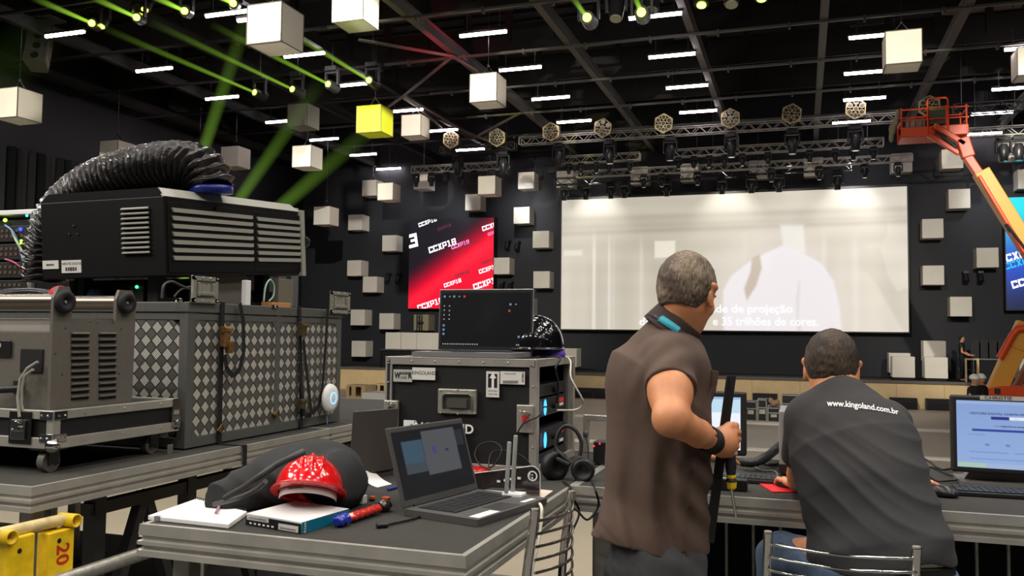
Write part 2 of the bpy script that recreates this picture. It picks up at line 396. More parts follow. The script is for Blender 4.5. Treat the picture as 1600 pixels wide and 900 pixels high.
def picture(name, m, parent, x0, x1, z0, z1, y, nx, nz, fn):
    u, v = np.meshgrid(np.linspace(0, 1, nx), np.linspace(0, 1, nz), indexing='ij')
    V = np.stack([x0+u*(x1-x0), np.full_like(u, y), z1-v*(z1-z0)], -1).reshape(-1, 3)
    I = np.arange(nx*nz).reshape(nx, nz); F = np.stack([I[:-1, :-1], I[:-1, 1:], I[1:, 1:], I[1:, :-1]], -1).reshape(-1, 4)
    o = npmesh(name, V, F, m, parent, False)
    col = fn(u, v).reshape(-1, 3)/255; col = np.where(col <= .04045, col/12.92, ((col+.055)/1.055)**2.4)
    at = o.data.color_attributes.new('picture', 'FLOAT_COLOR', 'POINT'); at.data.foreach_set('color', np.concatenate([col, np.ones((len(col), 1))], 1).astype(np.float32).ravel())
    return o
def film(u, v):
    X = 878+u*541; Y = 312+v*204-20*u*(1-v)+3*u*v      # photograph pixels of each screen point
    T = lambda c: np.array(c, float)[None, None]
    img = np.ones((*u.shape, 3))*T((206, 197, 178))
    img += (T((222, 212, 196))-img)*sm(X, 1020, 1400)[..., None]*.9
    n = np.sin(v*37+.6*np.sin(u*9))*.5+.5; img -= (n*(1-v)*13)[..., None]
    n = np.sin(u*61+1.3*np.sin(u*17))*np.sin(u*23+2); img += (n*8*sm(v, .3, .6))[..., None]
    def blend(m_, c, a=1.0):
        nonlocal img; img = img+(T(c)-img)*(m_*a)[..., None]
    for y0, w, a in ((343-.03*(X-878), 5, .5), (366-.035*(X-878), 4, .45), (356-.03*(X-878), 3, .22)): blend(np.exp(-((Y-y0)/w)**2), (165, 156, 138), a)
    for x0, w, a in ((935, 3, .7), (961, 2.2, .6), (1015, 3, .35), (1300, 4, .5), (1345, 6, .4), (1180, 5, .2), (968, 3, .2)): blend(np.exp(-((X-x0)/w)**2)*sm(Y, 350, 400), (250, 246, 236), a)
    blend(polymask(X, Y, [(1037, 377), (1071, 376), (1071, 402), (1037, 404)], 1.5), (250, 242, 222), .9)
    blend(polymask(X, Y, [(882, 392), (915, 391), (915, 400), (882, 401)], 1.5), (236, 228, 208), .8)
    blend(polymask(X, Y, [(1120, 519), (1128, 400), (1250, 340), (1330, 420), (1350, 519)], 14), (232, 222, 212), .5)
    blend(polymask(X, Y, [(1236, 352), (1270, 352), (1273, 396), (1240, 400)], 3), (250, 246, 238), .75)
    blend(polymask(X, Y, [(1148, 520), (1147, 455), (1160, 432), (1190, 408), (1238, 384), (1262, 392), (1296, 412), (1314, 440), (1322, 480), (1325, 521)], 2.5), (246, 240, 244), .95)
    blend(polymask(X, Y, [(1192, 404), (1204, 398), (1207, 420), (1198, 448), (1184, 470), (1180, 452), (1190, 425)], 2), (196, 178, 158), .9)
    blend(polymask(X, Y, [(1258, 470), (1262, 440), (1265, 440), (1262, 500), (1268, 519), (1260, 519)], 1.5), (222, 214, 214), .6)
    blend(sm(v, .0, .0001)*(1-sm(v, .06, .25)), (232, 224, 205), .35)  # brighter top band: pools of the top spots painted into the picture
    return np.clip(img, 0, 255)
picture('film_picture', screen_mat('film_picture', .84, .22), scr, SX0, SX1, SZ0, SZ1, 39.5, 361, 151, film)
m = MB(); t = .05
m.bb(SX0-t, SX0, 39.49, 39.6, SZ0-t, SZ1+t).bb(SX1, SX1+t, 39.49, 39.6, SZ0-t, SZ1+t).bb(SX0, SX1, 39.49, 39.6, SZ0-t, SZ0).bb(SX0, SX1, 39.47, 39.6, SZ1, SZ1+.1).bb(SX0, SX1, 39.53, 39.6, SZ0, SZ1).bb(SX0+.4, SX1-.4, 39.6, 39.995, SZ0+.4, SZ1-.4)
m.build('screen_frame', mat('screen_frame', (46, 44, 42), .5), scr)
SUB = glow('subtitle_white', (255, 255, 255), 1.0)
k = (SX1-SX0)/541
for s, pxy, wid in (('qualidade de projeção', (1150, 483), 172), ('de pixels', (1034, 503), 74), ('e 35 trilhões de cores.', (1195, 503), 160)):
    v, f = text_geo(s, .012); w0 = max(p.x for p in v)-min(p.x for p in v); sz = 18.5*k
    MB().text(s, frame(PY(*pxy, 39.47), (1, 0, 0), (0, 0, 1)), sz, xs=wid*k/(w0*sz), bold=.012).build('subtitle', SUB, scr)
# LED walls
def block_geo(s):
    vs = []; fs = []; x = 0; W = .62; w = .17
    def q(a, b, c, d):
        n = len(vs); vs.extend([Vector((x+a, b-.36, 0)), Vector((x+c, b-.36, 0)), Vector((x+c, d-.36, 0)), Vector((x+a, d-.36, 0))]); fs.append([n, n+1, n+2, n+3])
    def p4(*P):
        n = len(vs); vs.extend([Vector((x+a, b-.36, 0)) for a, b in P]); fs.append([n, n+1, n+2, n+3])
    for c in s:
        if c == 'C': q(0, 0, w, .72); q(w, 0, W, w); q(w, .72-w, W, .72); q(W-w, w, W, w+.07); q(W-w, .72-w-.07, W, .72-w)
        elif c == 'X': p4((0, 0), (w*1.3, 0), (W, .72), (W-w*1.3, .72)); p4((W-w*1.3, 0), (W, 0), (w*1.3, .72), (0, .72))
        elif c == 'P': q(0, 0, w, .72); q(w, .72-w*.8, W, .72); q(W-w, .3, W, .72-w*.8); q(w, .22, W, .22+w*.8)
        elif c == '1': q(W*.35, 0, W*.35+w, .72); q(W*.1, .55, W*.35, .72); q(W*.1, 0, W*.85, w*.7)
        elif c == '8': q(0, 0, w, .72); q(W-w, 0, W, .72); q(w, 0, W-w, w*.8); q(w, .72-w*.8, W-w, .72); q(w, .3, W-w, .3+w*.75)
        else: q(0, 0, W, w); q(0, .72-w, W, .72); q(W-w, w, W, .72-w); q(w, .3, W-w, .3+w*.8)
        x += W+.08
    m = (x-.08)/2
    return [Vector((v.x-m, v.y, 0)) for v in vs], fs
for s_ in ('CCXP18', '3'):
    for b_ in (.045, .06, .07): TXT[(s_, b_)] = block_geo(s_)
def clip_text(name, m, parent, items, x0, x1, z0, z1, y):
    bm = bmesh.new()
    for (s, M, size, xs, bold) in items:
        v, f = text_geo(s, bold); vs = [bm.verts.new(M @ Vector((p.x*size*xs, p.y*size, 0))) for p in v]
        for q in f:
            try: bm.faces.new([vs[i] for i in q])
            except ValueError: pass
    for co, no in (((x0, 0, 0), (-1, 0, 0)), ((x1, 0, 0), (1, 0, 0)), ((0, 0, z0), (0, 0, -1)), ((0, 0, z1), (0, 0, 1))):
        bmesh.ops.bisect_plane(bm, geom=bm.verts[:]+bm.edges[:]+bm.faces[:], plane_co=co, plane_no=no, clear_outer=True)
    mb = MB(); bm.verts.index_update(); mb.add([v.co.copy() for v in bm.verts], [[v.index for v in f.verts] for f in bm.faces]); bm.free()
    return mb.build(name, m, parent)
LY = 39.5
a = PY(640, 344, LY); b = PY(770, 482, LY); LX0, LX1, LZ1, LZ0 = a.x, b.x, (a.z+PY(770, 340, LY).z)/2, (b.z+PY(639, 482, LY).z)/2
led = thing('led_wall', 'tall LED wall glowing red and black with white event lettering, left of the projection screen', 'LED screen', ((LX0+LX1)/2, LY, LZ0))
def redpic(u, v):
    T = lambda c: np.array(c, float)[None, None]; d = v*1.05+u*.75
    s = sm(d, .55, 1.0)[..., None]; img = T((30, 27, 34))*(1-s)+T((235, 12, 48))*s
    img = img+(T((255, 40, 60))-img)*np.exp(-((d-1.02)/.09)**2)[..., None]*.8
    return np.clip(img, 0, 255)
MB().bb(LX0-.03, LX1+.03, LY+.01, LY+.49, LZ0-.03, LZ1+.03).build('cabinet', BLK, led)
picture('led_picture', screen_mat('led_red', 1.15), led, LX0, LX1, LZ0, LZ1, LY, 80, 90, redpic)
def led_txt(px, py, wpx, s='CCXP18', rot=17, bold=.045, y=LY):
    v, f = text_geo(s, bold); w0 = max(p.x for p in v)-min(p.x for p in v); W_ = wpx*y/FPX*1.13/.98
    sz = W_/w0*1.18; c = PY(px, py, y-.015); r = math.radians(rot)
    return (s, frame(c, (math.cos(r), 0, math.sin(r)), (-math.sin(r)*.9, 0, math.cos(r)*1.1), (0, -1, 0)), sz, W_/(w0*sz), bold)
clip_text('lettering', glow('led_white', (255, 250, 255), 1.5), led, [led_txt(691, 384, 45), led_txt(668, 347, 30), led_txt(770, 352, 34), led_txt(707, 442, 28, bold=.06), led_txt(763, 420, 30, bold=.06), led_txt(760, 442, 42, bold=.07), led_txt(672, 475, 42, bold=.07), led_txt(645, 376, 15, '3', 12, .06)], LX0, LX1, LZ0, LZ1, LY)
clip_text('pink_lettering', glow('led_pink', (255, 150, 215), 1.2), led, [led_txt(719, 382, 29), led_txt(772, 363, 20)], LX0, LX1, LZ0, LZ1, LY)
clip_text('faint_lettering', glow('led_faint', (120, 60, 74), .8), led, [led_txt(694, 355, 22), led_txt(735, 380, 20), led_txt(722, 428, 22), led_txt(762, 408, 20)], LX0, LX1, LZ0, LZ1, LY)
a = PY(1570, 309, LY); b = PY(1570, 484, LY); QX0, QX1, QZ1, QZ0 = a.x, a.x+3.9, a.z, b.z
led2 = thing('led_wall', 'LED wall glowing cyan and blue at the right edge behind the orange boom', 'LED screen', ((QX0+QX1)/2, LY, QZ0))
def bluepic(u, v):
    T = lambda c: np.array(c, float)[None, None]; s = sm(v+u*.2, .1, .62)[..., None]
    img = T((0, 222, 235))*(1-s)+T((6, 70, 190))*s; s2 = sm(v, .6, 1)[..., None]; return np.clip(img*(1-s2)+T((8, 26, 70))*s2, 0, 255)
MB().bb(QX0-.03, QX1+.03, LY+.01, LY+.49, QZ0-.03, QZ1+.03).build('cabinet', BLK, led2)
picture('led_picture', screen_mat('led_blue', 1.1), led2, QX0, QX1, QZ0, QZ1, LY, 60, 90, bluepic)
clip_text('lettering', led_white_m if False else MC['led_white'], led2, [led_txt(1592, 398, 44, bold=.07), led_txt(1612, 437, 44, bold=.07)], QX0, QX1, QZ0, QZ1, LY)
clip_text('pale_lettering', glow('led_cyan', (60, 200, 255), 1.0), led2, [led_txt(1597, 409, 40)], QX0, QX1, QZ0, QZ1, LY)
# real spots washing the top of the screen and the wall
for (px, e) in ((925, 650), (1135, 650), (1330, 850), (1235, 150)):
    p = PY(px, 262, 38.4); spot('screen_top_light', (p.x, 37.6, SZ1+.9), (p.x, 39.5, SZ1-1.3), e, 74, .9, (1, .93, .8))
for (px, py, tx, ty, e) in ((712, 300, 690, 345, 420), (800, 290, 820, 335, 360), (622, 290, 625, 330, 160), (1345, 265, 1350, 285, 120), (1565, 268, 1545, 330, 200), (930, 285, 930, 300, 120)):
    p = PY(px, py, 37.2); q = PY(tx, ty, 40); spot('wall_wash_light', p, q, e, 75, 1, (.92, .95, 1))
# ================================================================ white cubes
CS = .8
FAB = mat('cube_fabric', (212, 206, 192), .75, noise=.04, nscale=1.5)
FABY = mat('cube_fabric_lit_yellow', (226, 232, 40), .7)  # white fabric with the yellow-green stage light put into its colour
SEAM = mat('cube_seam', (88, 82, 74), .7)
WIRE = mat('hanging_wire', (90, 90, 92), .4, 1)
def cube(x0, y0, z0, label, group, seams=False, wires=False, m=FAB, cat='cube'):
    c = Vector((x0+CS/2, y0+CS/2, z0)); t = thing('fabric_cube', label, cat, c, group)
    MB().bb(x0, x0+CS, y0, y0+CS, z0, z0+CS).build('fabric_shell', m, t, bevel=.012)
    if seams:
        b = MB(); e = .009
        for a in (x0, x0+CS):
            for d in (y0, y0+CS): b.box((a, d, z0+CS/2), (2*e, 2*e, CS))
            for h in (z0, z0+CS): b.box((a, y0+CS/2, h), (2*e, CS, 2*e))
        for d in (y0, y0+CS):
            for h in (z0, z0+CS): b.box((x0+CS/2, d, h), (CS, 2*e, 2*e))
        b.build('seam', SEAM, t)
    if wires:
        b = MB(); q = Vector((x0+CS/2, y0+CS/2, z0+CS+.32))
        for sx in (.15, CS-.15): b.bar((x0+sx, y0+CS/2, z0+CS), q, .012)
        b.bar(q, (q.x, q.y, 12.3), .012); b.sph(q, .04, 8); b.build('hanging_wire', WIRE, t)
    return t
def hang(px, ptop, pbot, label, m=FAB, light=0, col=(1, .93, .8), seams=True, dx=-1.6):
    """nearest upright edge of a hanging cube"""
    w = FPX*CS/(pbot-ptop); p = PW(px, (ptop+pbot)/2, w)
    if p.y > 38.7: p = PY(px, (ptop+pbot)/2, 38.7)
    x0 = p.x-CS if px < 1253 else p.x
    cube(x0, p.y, p.z-CS/2, label, 'white cubes hung from the roof', seams, True, m)
    if light:
        c = Vector((x0+CS/2, p.y, p.z)); spot('cube_light', c+Vector((dx, -8.5, -1.2)), c, light*3.2, 9, .35, col, .1)
hang(27, 135, 182, 'hanging white cube at the left edge of the photo below the line array', light=1700, dx=3.5)
hang(439.5, 1, 64, 'largest and brightest hanging cube, below the roof tubes left of centre', light=2600)
hang(566.7, -24, 29.5, 'hanging beige cube cut by the top edge of the photo', light=300)
hang(776, 112, 157, 'bright hanging cube just right of the red-lit beam', light=2300, dx=2.2)
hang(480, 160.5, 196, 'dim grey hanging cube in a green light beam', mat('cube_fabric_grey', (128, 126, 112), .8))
hang(595, 162.5, 205, 'hanging cube coloured as if in yellow-green light', FABY, 1700, (1, .95, .3))
hang(657.5, 177.5, 211, 'bright hanging cube right beside the yellow one', light=2000, col=(1, .88, .78), dx=5)
hang(486, 226, 260, 'bright hanging cube between two green light beams', light=1300)
hang(184, 218, 254, 'hanging cube peeking over the left end of the ribbed duct')
hang(314.5, 229, 263, 'hanging cube peeking over the right end of the ribbed duct')
hang(372, 227.5, 259.5, 'dim hanging cube just right of the ribbed duct', seams=False)
hang(515, 322, 350.5, 'hanging cube just right of the black projector', seams=False)
hang(614, 285, 312, 'bright hanging cube overlapping a dimmer one, upper left of the red LED wall', light=900)
hang(588, 281, 305, 'dim cube half hidden behind a bright one, upper left of the red LED wall', seams=False)
hang(669.5, 270, 294, 'hanging cube under the left end of a truss with a dark lamp in front', seams=False)
hang(774, 274, 303, 'bright hanging cube with a lamp before it, above the red LED wall', light=700)
hang(1383.5, 49, 101, 'bright hanging cube high up left of the orange lift basket', light=1500)
hang(1590, 74, 118, 'hanging cube cut by the right edge of the photo, the higher one', light=1200)
hang(1567, 214, 248, 'bright hanging cube with a dark lamp in front, right of the lift basket', light=1200)
WC = [(555, 347.5, 'wall cube, topmost of the column left of the red LED wall'), (608.5, 380, 'wall cube with a pink-lit side beside the left edge of the red LED wall'), (553.5, 419, 'wall cube above left of another whose corners almost touch, right of the projector'),
      (578, 444.5, 'wall cube below right of another whose corners almost touch, above the checker-plate case'), (559, 496, 'wall cube just right of the checker-plate case clasp corner'), (604, 502, 'wall cube above the left end of the row of three stage cubes'),
      (560.5, 545, 'lowest wall cube between checker-plate case and road case'), (658, 504, 'olive-grey wall cube with a dark ladder strip, above the row of three'), (784, 415.5, 'wall cube touching the right edge of the red LED wall'),
      (815, 336.5, 'wall cube right of the top of the red LED wall'), (845, 374, 'wall cube nearest the left edge of the projection screen, upper one'), (846, 437, 'wall cube beside the left edge of the projection screen, lower one'),
      (822, 282, 'wall cube above the gap between the red LED wall and the projection screen'), (739, 316, 'wall cube sitting right on top of the red LED wall'), (820, 479, 'wall cube mostly hidden behind the raised laptop screen'),
      (882.5, 280, 'cube behind the trusses above the left end of the projection screen'), (999, 274, 'second cube from the left behind the trusses above the projection screen'), (1077, 269, 'third cube from the left behind the trusses above the projection screen'),
      (1185, 264.5, 'fourth cube from the left behind the trusses above the projection screen'), (1271, 260.5, 'fifth cube from the left behind the trusses above the projection screen'), (1409, 254, 'cube behind the trusses above the right end of the projection screen'),
      (1488, 248, 'brightest wall cube, right below the orange lift basket'), (1499, 310.5, 'wall cube left of the boom, highest of the plain ones'), (1457.5, 357, 'wall cube right of the projection screen, upper one'),
      (1543, 402.5, 'wall cube between the boom and the blue LED wall'), (1458.5, 430, 'wall cube right of the projection screen, middle one'), (1501.5, 479, 'wall cube above the standing stage worker'), (1608, 279, 'wall cube cut by the right edge above the blue LED wall')]
for (px, py, lb) in WC:
    p = PY(px, py, 39.2); cube(p.x-CS/2, 39.18, p.z-CS/2, 'white '+lb if 'olive' not in lb else lb, 'white cubes on the stage wall', m=FAB if 'olive' not in lb else mat('cube_fabric_olive', (140, 136, 108), .8))
p = PY(1490, 248, 39); spot('cube_light', (p.x-1, 31, 9.0), p, 1300, 9, .4, (1, .95, .85), .1)
for (px, y_) in ((999, 39), (1077, 39), (1271, 39), (822, 39)):
    p = PY(px, 272, y_); spot('cube_light', (p.x, 35.6, p.z+1.2), p, 60, 22, .5, (1, .95, .85), .1)
# dark strip of ladder truss hanging before the olive cube
p = PY(655, 504, 38.9); m = MB()
for s in (-.13, .0, .13): m.bar((p.x+s, 38.9, p.z-.42), (p.x+s, 38.9, p.z+.42), .03)
for k in range(6): m.bar((p.x-.13, 38.9, p.z-.4+k*.16), (p.x+.13, 38.9, p.z-.4+k*.16), .03)
m.bb(p.x-.13, p.x+.13, 38.9, 39.2, p.z-.03, p.z+.03)
tag(m.build('ladder_strip', BLK), 'small dark ladder strip fixed to the olive-grey wall cube', 'ladder')
# riser and the cubes standing on stage
RZ = PY(640, 546, 37.4).z
r = thing('stage_riser', 'low black riser carrying three white cubes at the left of the stage', 'platform', (PY(650, 546, 37.4).x, 37.8, STZ))
x0, x1 = PY(594, 546, 37.4).x, PY(705, 546, 37.4).x
MB().bb(x0, x1, 37.4, 38.6, RZ-.06, RZ).build('platform_top', mat('riser_edge', (70, 68, 64), .6), r)
m = MB()
for x in (x0+.03, x1-.03, (x0+x1)/2):
    for y in (37.44, 38.56): m.bb(x-.03, x+.03, y-.03, y+.03, STZ, RZ-.06)
m.build('frame', BLK, r); MB().bb(x0+.04, x1-.04, 37.5, 37.52, STZ, RZ-.06).build('skirt', BLKM, r)
for i, px in enumerate((614, 638.5, 663, 687)):
    p = PY(px, 528, 37.5); cube(p.x-CS/2+.0, 37.5, RZ, 'white cube on the black riser, %s from the left' % ORD[i], 'row of cubes on the riser')
def scube(px, y, label, z=STZ, base=True):
    x = PY(px, 575, y).x; t = cube(x-CS/2, y, z+(.14 if base else 0), label, 'white cubes standing on the stage')
    if base: MB().bb(x-CS/2+.04, x+CS/2-.04, y+.04, y+CS-.04, z, z+.14).build('dark_base', BLKM, t)
scube(1412, 36.35, 'white cube standing at the stage front right of the seated man')
scube(1406, 38.4, 'white cube mostly hidden behind the stage-front cube beside the screen corner', STZ+.1)
scube(1463, 36.35, 'white cube standing at the stage front, the rightmost one')
scube(1461, 37.6, 'white cube raised behind the rightmost stage-front cube', STZ+.62)
x = PY(1461, 560, 37.6).x; tag(MB().bb(x-.35, x+.35, 37.65, 38.35, STZ, STZ+.62).build('black_plinth', BLK, bevel=.01), 'black plinth under the raised white cube at the right of the stage', 'plinth')
scube(887, 36.5, 'white cube on the stage right of the road case with the amplifiers', STZ+.1)
scube(850, 37.9, 'white cube behind the black helmet on the road case', STZ+.1)
scube(1612, 36.8, 'white cube behind the boom lift at the right edge', STZ)
# black floor speakers along the stage front
sp = None
for i, px in enumerate((640, 700, 865, 910, 945, 1005, 1195, 1255, 1330, 1412, 1469)):
    p = PY(px, 610, 35.5); lb = 'low black floor speaker against the plywood stage front, %s from the left' % ORD[i]
    M = Matrix.Translation((p.x, 35.7, HZ))
    if sp is None:
        sp = thing('floor_speaker', lb, 'speaker', group='floor speakers along the stage front', M=M)
        MB(M=M).prism([(-.22, 0), (.22, 0), (.22, .42), (-.12, .42), (-.22, .3)], -.47, .47, M=frame((0, 0, 0), (0, 1, 0), (0, 0, 1))).build('cabinet', BLK, sp, bevel=.01)
        MB(M=M).bb(-.43, .43, -.235, -.22, .03, .28).build('grille', BLKM, sp)
    else: copy_tree(sp, M, lb)
# ================================================================ trusses and lamps over the stage
TRS = mat('truss_aluminium', (176, 173, 164), .38, .35)
TRSB = mat('truss_black', (26, 26, 27), .5)
def truss(px0, px1, py, Y, label, m=TRS, h=.3, pyx=None, hang=True, y_at=None):
    a = PY(px0, 200, Y).x; b = PY(px1, 200, Y).x; z = PY(y_at or (px0+px1)/2, py, Y).z; c = Vector(((a+b)/2, Y, z))
    t = thing('lighting_truss', label, 'truss', c, 'trusses over the stage'); k = MB(); r = .022
    for dy in (-h/2, h/2):
        for dz in (-h/2, h/2): k.cyl((a, Y+dy, z+dz), (b, Y+dy, z+dz), r, n=6)
    k.build('chords', m, t); k = MB(); n = max(2, int((b-a)/h)); st_ = (b-a)/n
    for i in range(n):
        s = 1 if i % 2 else -1; x0, x1 = a+i*st_, a+(i+1)*st_
        for dy in (-h/2, h/2): k.cyl((x0, Y+dy, z-s*h/2), (x1, Y+dy, z+s*h/2), .013, n=5)
        k.cyl((x0, Y-h/2, z-h/2), (x1, Y+h/2, z-h/2), .011, n=5)
    for x in (a, b):
        k.bar((x, Y-h/2, z-h/2), (x, Y-h/2, z+h/2), .03); k.bar((x, Y+h/2, z-h/2), (x, Y+h/2, z+h/2), .03)
    k.build('lattice', m, t)
    if hang:
        k = MB()
        for x in (a+(b-a)*.12, a+(b-a)*.88): k.cyl((x, Y, z), (x, Y, 12.3), .014, n=5)
        k.build('hanging_chain', WIRE, t)
    return z-h/2
zA = truss(813, 1400, 203, 33.6, 'grey lighting truss right behind the row of hexagonal lamps, topmost of the stack', y_at=1100)
zA2 = truss(690, 806, 232, 33.6, 'short dark truss behind the two leftmost hexagonal lamps', TRSB)
zB1 = truss(646, 795, 262, 35.2, 'grey lighting truss above the red LED wall', y_at=720)
zB = truss(876, 1000, 248, 35.2, 'grey lighting truss, second level, left section above the projection screen', y_at=930)
zB2 = truss(1052, 1380, 232, 35.2, 'grey lighting truss, second level, long right section above the projection screen', y_at=1200)
zC = truss(902, 1425, 259, 36.6, 'long thin grey truss, third level down above the projection screen', h=.27, y_at=1180)
zD = truss(868, 1150, 278, 37.6, 'lowest dark truss crossing the cubes above the left half of the projection screen', TRSB, .3, y_at=1000)
zD2 = truss(1165, 1330, 264, 37.6, 'lowest dark truss crossing the cubes above the right half of the projection screen', TRSB, .3, y_at=1240)
zE = truss(1508, 1640, 205, 33.6, 'truss at the right edge between the lift basket and the cut-off cube')
zF = truss(1490, 1600, 168, 30.0, 'faint dark truss above the tube light right of the lift basket', TRSB)
def mhead_build(label, M, group):
    t = thing('moving_head_light', label, 'stage light', group=group, M=M)
    MB(M=M).bb(-.17, .17, -.13, .13, -.16, -.04).bb(-.03, .03, -.03, .03, -.04, .05).cyl((-.12, 0, -.02), (.12, 0, -.02), .03).build('base', BLK, t, bevel=.015)
    k = MB(M=M)
    for s in (-1, 1): k.bb(s*.2-.025, s*.2+.025, -.07, .07, -.52, -.14)
    k.bb(-.2, .2, -.06, .06, -.2, -.15); k.build('yoke', BLK, t, bevel=.012)
    MB(M=M).lathe([(0, -.24), (.1, -.26), (.15, -.36), (.155, -.52), (.13, -.6), (.115, -.76), (.1, -.77), (0, -.76)], n=16).build('lamp_head', mat('lamp_head_black', (38, 38, 40), .35), t)
    MB(M=M).cyl((0, 0, -.772), (0, 0, -.765), .095, n=16).build('lens', mat('lens_glass', (60, 62, 70), .05, coat=1), t)
    return t
mh = None
def mhead(px, Y, z, s, where, lab=None):
    global mh
    p = PY(px, 240, Y); M = Matrix.Translation((p.x, Y, z+.02)) @ Matrix.Diagonal((s, s, s, 1)) @ Matrix.Rotation(random.uniform(-.5, .5), 4, 'Z')
    M = Matrix.Translation((0, 0, -.05*s+.03)) @ M
    if mh is None: mh = mhead_build(where, M, 'moving lights under the stage trusses')
    else: copy_tree(mh, M, where)
def rowheads(lst, Y, z, s, where):
    for i, px in enumerate(lst): mhead(px, Y, z, s if not isinstance(px, tuple) else s, 'black moving light %s, %s from left' % (where, ORD[i]))
rowheads([873, 953, 1047, 1143, 1238, 1337], 33.6, zA, 1.25, 'under the truss behind the hexagonal lamps')
rowheads([716, 787], 33.6, zA2, 1.25, 'below the two leftmost hexagonal lamps')
rowheads([651, 675, 698, 720, 742, 768], 35.2, zB1, .8, 'under the truss above the red LED wall')
rowheads([889, 908, 932, 952, 984], 35.2, zB, .62, 'under the left second-level truss')
rowheads([1060, 1084, 1108, 1132, 1160, 1200, 1265, 1305, 1333, 1365], 35.2, zB2, .66, 'under the long right second-level truss')
rowheads([1006, 1034, 1090, 1205, 1280, 1351, 1403], 36.6, zC, .75, 'under the thin third-level truss')
rowheads([882, 916, 955, 976, 1042, 1128], 37.6, zD, .95, 'under the lowest left truss')
rowheads([1174, 1217, 1308], 37.6, zD2, 1.05, 'under the lowest right truss')
rowheads([1568, 1592], 33.6, zE, 1.15, 'under the truss at the right edge')
# hexagonal seven-lamp blinders
HXF = mat('blinder_frame', (200, 184, 138), .45, .3)
hx = None
for i, (px, py) in enumerate(((705, 218), (777, 215), (861, 206), (942, 200), (1037, 193), (1141, 185), (1237, 178), (1337, 170), (1452, 166))):
    p = PY(px, py, 33.1); w = (p-O).dot(cf); M = Matrix.Translation(p) @ Matrix.Rotation(.12, 4, 'X') @ Matrix.Rotation(math.radians(8-4*(i % 3)), 4, 'Y')
    lb = 'hexagonal seven-lamp light above the stage, %s from the left' % ORD[i] if i < 8 else 'dark hexagonal lamp mostly hidden behind the orange lift basket'
    if hx is None:
        hx = thing('hexagonal_blinder', lb, 'stage light', group='hexagonal seven-lamp lights', M=M); k = MB(M=M); R = .37
        hp = [(R*math.cos(PI/6+j*PI/3), R*math.sin(PI/6+j*PI/3)) for j in range(6)]
        F0 = frame((0, 0, 0), (1, 0, 0), (0, 0, 1))
        for j in range(6):
            a, b = hp[j], hp[(j+1) % 6]; k.bar((a[0], 0, a[1]), (b[0], 0, b[1]), .035, .12, up=(0, 1, 0)); k.bar((0, 0, 0), (a[0], 0, a[1]), .03, .05, up=(0, 1, 0))
        k.build('frame', HXF, hx)
        for j in range(7):
            a = (0, 0) if j == 6 else (.235*math.cos(j*PI/3+PI/2), .235*math.sin(j*PI/3+PI/2))
            lm = MB(M=M).cyl((a[0], -.07, a[1]), (a[0], .1, a[1]), .098, .06, n=14).build('lamp', HXF, hx)
            MB(M=M).cyl((a[0], -.078, a[1]), (a[0], -.066, a[1]), .075, n=14).build('lens', mat('blinder_lens', (70, 62, 44), .15), lm)
        MB(M=M).bb(-.03, .03, .05, .5, -.03, .03).bb(-.3, .3, .1, .16, -.03, .03).build('bracket', BLK, hx)
    else: copy_tree(hx, M, lb)
# small dark spots fixed on the stage wall
ws = None
for i, (px, py, w_) in enumerate(((793, 381, 'right of the red LED wall, upper pair, left one'), (808, 383, 'right of the red LED wall, upper pair, right one'), (606, 433, 'left of the red LED wall, left one'), (622, 434, 'left of the red LED wall, right one'), (784, 446, 'just below the cube touching the red LED wall, left one'), (797, 446, 'just below the cube touching the red LED wall, right one'), (1509, 431, 'left of the blue LED wall, left one'), (1532, 431, 'left of the blue LED wall, right one'))):
    p = PY(px, py, 39.7); M = Matrix.Translation(p); lb = 'black wall spotlight '+w_
    if ws is None:
        ws = thing('wall_spotlight', lb, 'stage light', group='small spotlights on the stage wall', M=M)
        MB(M=M).bb(-.1, .1, -.1, .28, .1, .2).build('bracket', BLK, ws); MB(M=M).cyl((0, -.15, -.25), (0, .05, .12), .11, .1).build('lamp_can', BLK, ws)
    else: copy_tree(ws, M, lb)
# ---------------------------------------------------------------- green-yellow beam lights hung from the roof
def beam_mat(name, rgb, k, r0_, r1_, L):
    m = bpy.data.materials.new(name); m.use_nodes = True; nt = m.node_tree; nt.nodes.clear(); N = nt.nodes.new; l = nt.links.new
    tc = N('ShaderNodeTexCoord'); sp_ = N('ShaderNodeSeparateXYZ'); l(tc.outputs['Object'], sp_.inputs[0])
    def mt(op, a, b=None):
        x = N('ShaderNodeMath'); x.operation = op
        for i, v in enumerate((a, b)):
            if v is None: continue
            if isinstance(v, (int, float)): x.inputs[i].default_value = v
            else: l(v, x.inputs[i])
        return x.outputs[0]
    z = sp_.outputs[2]; r = mt('ADD', mt('MULTIPLY', z, (r1_-r0_)/L), r0_)
    q = mt('POWER', r, 2.0); fade = mt('SUBTRACT', 1.0, mt('DIVIDE', z, L*1.02)); fade = mt('MAXIMUM', fade, 0)
    rad = mt('DIVIDE', mt('SQRT', mt('ADD', mt('POWER', sp_.outputs[0], 2.0), mt('POWER', sp_.outputs[1], 2.0))), r)
    edge = mt('MAXIMUM', mt('SUBTRACT', 1.0, mt('POWER', rad, 2.0)), 0)
    s = mt('MULTIPLY', mt('MULTIPLY', mt('DIVIDE', k*r0_, q), fade), edge)
    e = N('ShaderNodeEmission'); e.inputs[0].default_value = (*lin(rgb), 1); l(s, e.inputs[1])
    o = N('ShaderNodeOutputMaterial'); l(e.outputs[0], o.inputs['Volume']); return m
GRN = glow('green_lens', (222, 255, 60), 14)
DK = mat('lamp_head_black', (38, 38, 40), .35)
